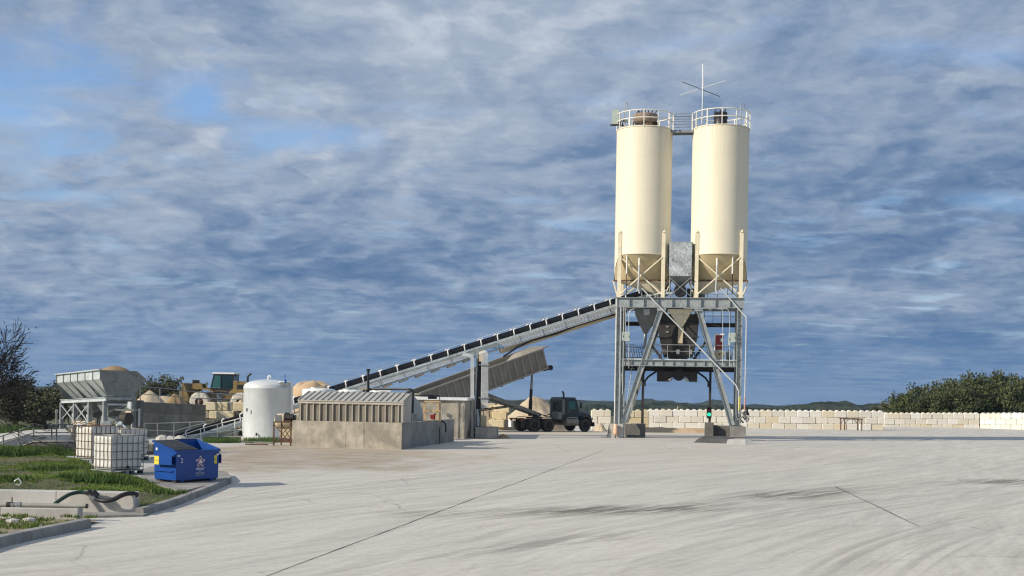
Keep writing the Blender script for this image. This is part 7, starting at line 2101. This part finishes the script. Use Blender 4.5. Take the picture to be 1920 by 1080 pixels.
wallbox('channel_wall', 'lower front channel wall with a pipe lying along its top', -15.5, xf.x, 25.6, 25.9, .27, 'conc_light', 'channel walls at lower left')
a = G(156, 972, 0); c = G(268, 969, 0)
t = thing('channel_sill', 'low concrete sill across the mouth of the channel', 'sill', a)
MB().hexa([(a.x, a.y, -.05), (c.x, c.y, -.05), (c.x, c.y + .5, -.05), (a.x - 1, a.y + .9, -.05)], [(a.x, a.y + .03, .045), (c.x, c.y + .03, .045), (c.x, c.y + .5, .045), (a.x - 1, a.y + .9, .045)]).build('sill_body', M['conc_grey'], t)
# pipe on the low wall
t = thing('lay_pipe', 'pale pipe with a threaded coupling lying along the low channel wall', 'pipe', P(90, 955, 25.7))
pz = .27 + .05
pa, pb = P(10, 953, 25.72), P(163, 955.5, 25.72)
MB().tube([(pa.x - 2.5, 25.75, pz), (pb.x, 25.72, pz)], .045, 10).build('pipe', M['pvc'], t)
MB().tube([(pb.x - .02, 25.72, pz), (pb.x + .015, 25.72, pz)], .05, 10).build('end_ring', M['black'], t)
for x, r_, m in ((16, .06, 'darksteel'), (22, .055, 'chrome'), (35, .06, 'chrome')):
    q = P(x, 954, 25.72); MB().tube([(q.x - .04, 25.73, pz), (q.x + .05, 25.73, pz)], r_, 10).build('coupling', M[m], t)
MB().tube([(P(22, 954, 25.7).x, 25.7, pz + .02), (P(24, 954, 25.7).x, 25.66, pz + .16)], .012, 6).build('lever', M['black'], t)
# hoses over the wall
def curve(pts, n=6):
    out = []; P_ = [pts[0]] + pts + [pts[-1]]
    for i in range(1, len(P_) - 2):
        p0, p1, p2, p3 = P_[i - 1:i + 3]
        for k in range(n):
            t = k / n
            out.append(.5 * ((2 * p1) + (p2 - p0) * t + (2 * p0 - 5 * p1 + 4 * p2 - p3) * t * t + (3 * p1 - p0 - 3 * p2 + p3) * t ** 3))
    out.append(P_[-2]); return out
wy_ = xe.y
t = thing('green_hose', 'dark green hose arching from the channel up onto the wall', 'hose', P(97, 952, wy_ - .5))
MB().tube(curve([P(94, 954, wy_ - .75), P(104, 944, wy_ - .6), P(118, 934, wy_ - .42), P(132, 926.5, wy_ - .28), P(150, 923, wy_ - .12), P(165, 925, wy_ - .1)]), .045, 8).build('hose', M['hose_green'], t)
t = thing('black_hose', 'thick black hose with a metal coupling sagging in front of the channel wall', 'hose', P(176, 932, wy_ - .3))
MB().tube(curve([P(163, 924.5, wy_ - .1), P(170, 927, wy_ - .12), P(175, 932, wy_ - .16), P(186, 937.5, wy_ - .2), P(200, 939, wy_ - .24), P(215, 935.5, wy_ - .22), P(228, 929, wy_ - .16), P(240, 925.5, wy_ - .08), P(252, 925.5, wy_ + .04), P(257.5, 929, wy_ + .1)]), .052, 8).build('hose', M['black'], t)
for (x, y, m) in ((169, 925.5, 'black'), (173.5, 931, 'chrome'), (178, 926.5, 'black')):
    q = P(x, y, wy_ - .16); MB().tube([q - Vector((.05, 0, -.05)), q + Vector((.06, 0, -.05))], .075, 8).build('coupling', M[m], t)
# small white litter at front strip
for i, (x, y) in enumerate(((24, 979), (55, 977))):
    q = G(x, y, .12)
    b = MB(); b.lathe([(.02, 0), (.16, .01), (.13, .05), (.05, .07), (0, .075)], 7, q, False, Matrix.Rotation(.4 + i, 3, 'Z'))
    tag(b.build('stone', M['conc_light'], origin=q), ['white chalky stone in the front grass strip, the left one', 'grey chalky stone in the front grass strip, the right one'][i], 'stone', 'chalk stones in the front strip')
q = G(34, 912, .3)
tag(MB().tube([q + Vector((-.1, 0, .12)), q + Vector((0, 0, .2)), q + Vector((.09, 0, .1)), q + Vector((.03, 0, .02)), q + Vector((-.06, 0, .05))], .02, 5).build('scrap_of_wire', M['conduit'], origin=q), 'small bent pale scrap standing in the grass at the left', 'scrap')

# island soil
PADS = [[G(x, y, .15) for x, y in px] for px in ([(286, 906), (331, 917.5), (344, 920), (420, 902), (434, 893.5), (425, 884), (300, 872), (262, 880), (265, 897)],
        [(118, 858.5), (176, 870.5), (180, 890), (262, 898), (285, 893), (290, 878), (320, 872), (300, 850), (265, 843), (140, 843)])]
def pdist(x, y, poly):
    best = 1e9; ins = False; n = len(poly)
    for i in range(n):
        a, b = poly[i], poly[(i + 1) % n]
        if (a.y > y) != (b.y > y) and x < (b.x - a.x) * (y - a.y) / (b.y - a.y) + a.x: ins = not ins
        dx, dy = b.x - a.x, b.y - a.y; t = max(0, min(1, ((x - a.x) * dx + (y - a.y) * dy) / (dx * dx + dy * dy)))
        best = min(best, sqrt((x - a.x - t * dx) ** 2 + (y - a.y - t * dy) ** 2))
    return 0.0 if ins else best
def island_h(x, y):
    e = kx(y) - x
    z = .13 + .16 * sstep(.3, 3.0, e) * sstep(28, 30, y) + .05 * noise.noise(Vector((x * .7, y * .5, 1)))
    z = min(z, .44)
    d = min(pdist(x, y, q) for q in PADS)
    return .09 + (z - .09) * sstep(0, .5, d)
ys = lin(xe.y + .37, 50.9, 80); vs = []; nxx = 50
for y in ys:
    x1_ = kx(y) - .19; x0_ = -27
    for i in range(nxx + 1):
        f = (i / nxx) ** .6
        x = x0_ + (x1_ - x0_) * f
        z = island_h(x, y)
        if y > 37.5 and i == nxx: z = -.05
        vs.append((x, y, z))
m = nxx + 1
isl = MB().add(vs, [(j * m + i, j * m + i + 1, (j + 1) * m + i + 1, (j + 1) * m + i) for j in range(len(ys) - 1) for i in range(nxx)], True)
tag(isl.build('grass_ground', M['soil']), kind='structure')
# bare stony corner by the kerb
c_ = [G(264, 958, .2), G(345, 935, .2), G(372, 922, .2), G(300, 930, .22), G(262, 940, .24)]
# front strip
fy = lin(21.0, 25.62, 14); vs = []
def knx(y):
    pts = [(p.y, p.x) for p in KN]
    if y <= pts[0][0]: return pts[0][1]
    for (a, b_), (c, d) in zip(pts, pts[1:]):
        if y <= c: return b_ + (d - b_) * (y - a) / (c - a)
    return pts[-1][1]
for y in fy:
    xr_ = knx(y) - .22
    for i in range(13):
        x = -14 + (xr_ + 14) * (i / 12) ** .6; vs.append((x, y, .13 - .09 * sstep(23.4, 25.2, y) + .02 * noise.noise(Vector((x, y, 4)))))
tag(MB().add(vs, [(j * 13 + i, j * 13 + i + 1, (j + 1) * 13 + i + 1, (j + 1) * 13 + i) for j in range(13) for i in range(12)], True).build('strip_ground', M['rubble']), kind='structure')
# pads
def padp(name, px, z, m, h=.2):
    pts = [G(x, y, z) for x, y in px]; n = len(pts)
    b = MB().add(pts + [p - Vector((0, 0, h)) for p in pts], [tuple(range(n))] + [((i + 1) % n, i, i + n, (i + 1) % n + n) for i in range(n)])
    ar = sum(pts[i].x * pts[(i + 1) % n].y - pts[(i + 1) % n].x * pts[i].y for i in range(n))
    if ar < 0: b.f = [tuple(reversed(f)) for f in b.f]
    return tag(b.build(name, m), kind='structure')
padp('dumpster_pad', [(286, 906), (331, 917.5), (344, 920), (420, 902), (434, 893.5), (425, 884), (300, 872), (262, 880), (265, 897)], .152, M['conc_grey'])
padp('tote_pad', [(118, 858.5), (176, 870.5), (180, 890), (262, 898), (285, 893), (290, 878), (320, 872), (300, 850), (265, 843), (140, 843)], .148, M['conc_light'])

# grass and weeds
RG_ = random.Random(4)
def inpad(x, y):
    u = (x) * F / y + 960; v = EYE * F / y + 741
    # keep clear of pads, dumpster and totes
    return min(pdist(x, y, q) for q in PADS) < .04
def blades(b, x, y, z, h, n, r, spread):
    for _ in range(n):
        a = r.uniform(0, 6.28); dx, dy = cos(a), sin(a); w = r.uniform(.006, .014) * (1 + h * 2); px, py = x + r.gauss(0, spread), y + r.gauss(0, spread)
        hh = h * r.uniform(.5, 1.2); ln = r.uniform(.1, .8) * hh; k = r.uniform(0, 6.28)
        b.add([(px - dx * w, py - dy * w, z), (px + dx * w, py + dy * w, z), (px + cos(k) * ln, py + sin(k) * ln, z + hh)], [(0, 1, 2)])
g1 = MB()
cnt = 0
while cnt < 21000:
    y = 28.0 + 23.0 * RG_.random() ** 1.25; xl = -.435 * y; x = xl + (kx(y) - .25 - xl) * RG_.random()
    if x > kx(y) - .2 or inpad(x, y): continue
    d = noise.noise(Vector((x * .45, y * .25, 7))) + .45 * noise.noise(Vector((x * 1.6, y * 1.1, 3)))
    edge = kx(y) - x
    if edge < 1.6 and y < 36: d -= (1.6 - edge) * .55
    if d < -.07 and RG_.random() < .85: continue
    blades(g1, x, y, island_h(x, y) - .01, .04 + .06 * max(0, d + .25) + (.03 if y > 46 else 0), 4, RG_, .04)
    cnt += 1
cnt = 0
while cnt < 1500:
    y = RG_.uniform(21.2, 25.5); x = RG_.uniform(-11.2, knx(y) - .25)
    if noise.noise(Vector((x * 1.3, y * 1.3, 2))) < -.1: continue
    blades(g1, x, y, .12, .07, 3, RG_, .04); cnt += 1
tag(g1.build('grass', M['grass']), 'short fresh green grass on the island left of the yard', 'grass', kind='stuff')
g2 = MB()
def clump(cx, cy_, r, h, n):
    for _ in range(n):
        a = RG_.uniform(0, 6.28); rr = r * sqrt(RG_.random()); x, y = cx + rr * cos(a), cy_ + rr * sin(a)
        z = island_h(x, y) if y < 51 and x < -8 else gz(x, y)
        if y > 55: z = gz(x, y)
        blades(g2, x, y, z, h, 3, RG_, .03)
for (x, y, z, r, h, n) in ((20, 858, .2, .9, .35, 260), (60, 855, .2, .8, .2, 160), (100, 852, .2, .9, .22, 200), (125, 850, .2, .7, .3, 180), (180, 905, .3, .55, .2, 220), (205, 900, .3, .4, .22, 140), (268, 903, .2, .5, .14, 130), (150, 897, .3, .6, .16, 150), (95, 880, .3, .8, .14, 160), (315, 925, .15, .5, .12, 120), (15, 900, .3, .7, .15, 150), (230, 905, .3, .4, .16, 120)):
    q = G(x, y, z); clump(q.x, q.y, r, h, n)
for (x0_, x1_, y_, n) in ((382, 450, 828, 900), (457, 520, 828, 500), (264, 275, 832, 80)):
    for _ in range(n):
        q = G(RG_.uniform(x0_, x1_), y_ + RG_.uniform(-4, 3)); blades(g2, q.x, q.y, q.z, .22, 3, RG_, .06)
for _ in range(5200):
    x = RG_.uniform(-30, 62); D = RG_.uniform(56, 95); q = P(x, 800, D)
    if 40 < x < 140 and D < 75: continue
    z = -.62; blades(g2, q.x, D, z, RG_.uniform(.2, .75), 3, RG_, .15)
tag(g2.build('weeds', M['weeds']), 'taller dark weeds along the low walls and in the grass', 'weeds', kind='stuff')
tag(grid('verge_ground', lin(-60, P(382, 820, 75).x, 20), lin(52, 100, 20), lambda x, y: -.60 + .05 * noise.noise(Vector((x * .3, y * .3, 0))) if x < -28.4 else -.64, M['soil']), kind='structure')

# ============================================================ steel trestle in front of the long wall
a = P(1582, 806, 117.5); c = P(1614, 806, 117.5)
t = thing('steel_trestle', 'rusty open steel frame table standing before the cream block wall', 'trestle', ((a.x + c.x) / 2, 117.5, gz(a.x, 117)))
h = P(1598, 785.5, 117.5).z; g0 = gz(a.x, 117)
for x in (a.x, c.x):
    for y in (117.2, 118.6):
        MB().bar((x, y, g0), (x, y, h), .09, .09, (0, 1, 0)).build('leg', M['rust'], t)
for y in (117.2, 118.6):
    MB().bar((a.x - .12, y, h), (c.x + .12, y, h), .10, .12).build('top_beam', M['rust'], t)
    for x, s in ((a.x, 1), (c.x, -1)): MB().bar((x, y, h - .5), (x + .35 * s, y, h - .05), .05, .05).build('corner_brace', M['rust'], t)
for x in (a.x, c.x): MB().bar((x, 117.25, h - .02), (x, 118.55, h - .02), .08, .08).build('cross_beam', M['rust'], t)
p = P(1271, 765, 123)
t = thing('marker_stake', 'thin tan stake rising behind the block wall under the tower', 'stake', (p.x, 123, -.4))
MB().tube([(p.x, 123, -.4), (p.x, 123, p.z + .15)], .06, 6).build('stake', M['tan'], t)
p = G(1141, 812)
t = thing('leaning_rod', 'thin dark rod leaning at the left tower footing', 'rod', (p.x, 82.5, 0))
MB().tube([P(1138, 820, 83.5), P(1141, 809, 83.7), P(1142.5, 797, 83.9)], .03, 6).build('rod', M['black'], t)
# lime heaps at the pier foot
q = G(936, 818, 0)
tag(pile('gravel_heap', 'low brown gravel spill beside the conveyor pier footing', (q.x + .3, 79.5, 0), .9, .8, .3, M['sand_brown'], 4, group=None), kind='thing')
if HAZE:
    b = MB().box((0, 2600, -6), (6200, 5400, 94))
    h_ = b.build('haze', None); h_['kind'] = 'stuff'; h_['label'] = 'thin blue haze of distant air over the hills'
    m = bpy.data.materials.new('air'); m.use_nodes = True; nt = m.node_tree; nt.nodes.clear()
    o = nt.nodes.new('ShaderNodeOutputMaterial'); v = nt.nodes.new('ShaderNodeVolumePrincipled')
    v.inputs['Color'].default_value = (.55, .75, 1, 1); v.inputs['Density'].default_value = HAZE; v.inputs['Anisotropy'].default_value = .2
    nt.links.new(v.outputs[0], o.inputs['Volume']); h_.data.materials.append(m)
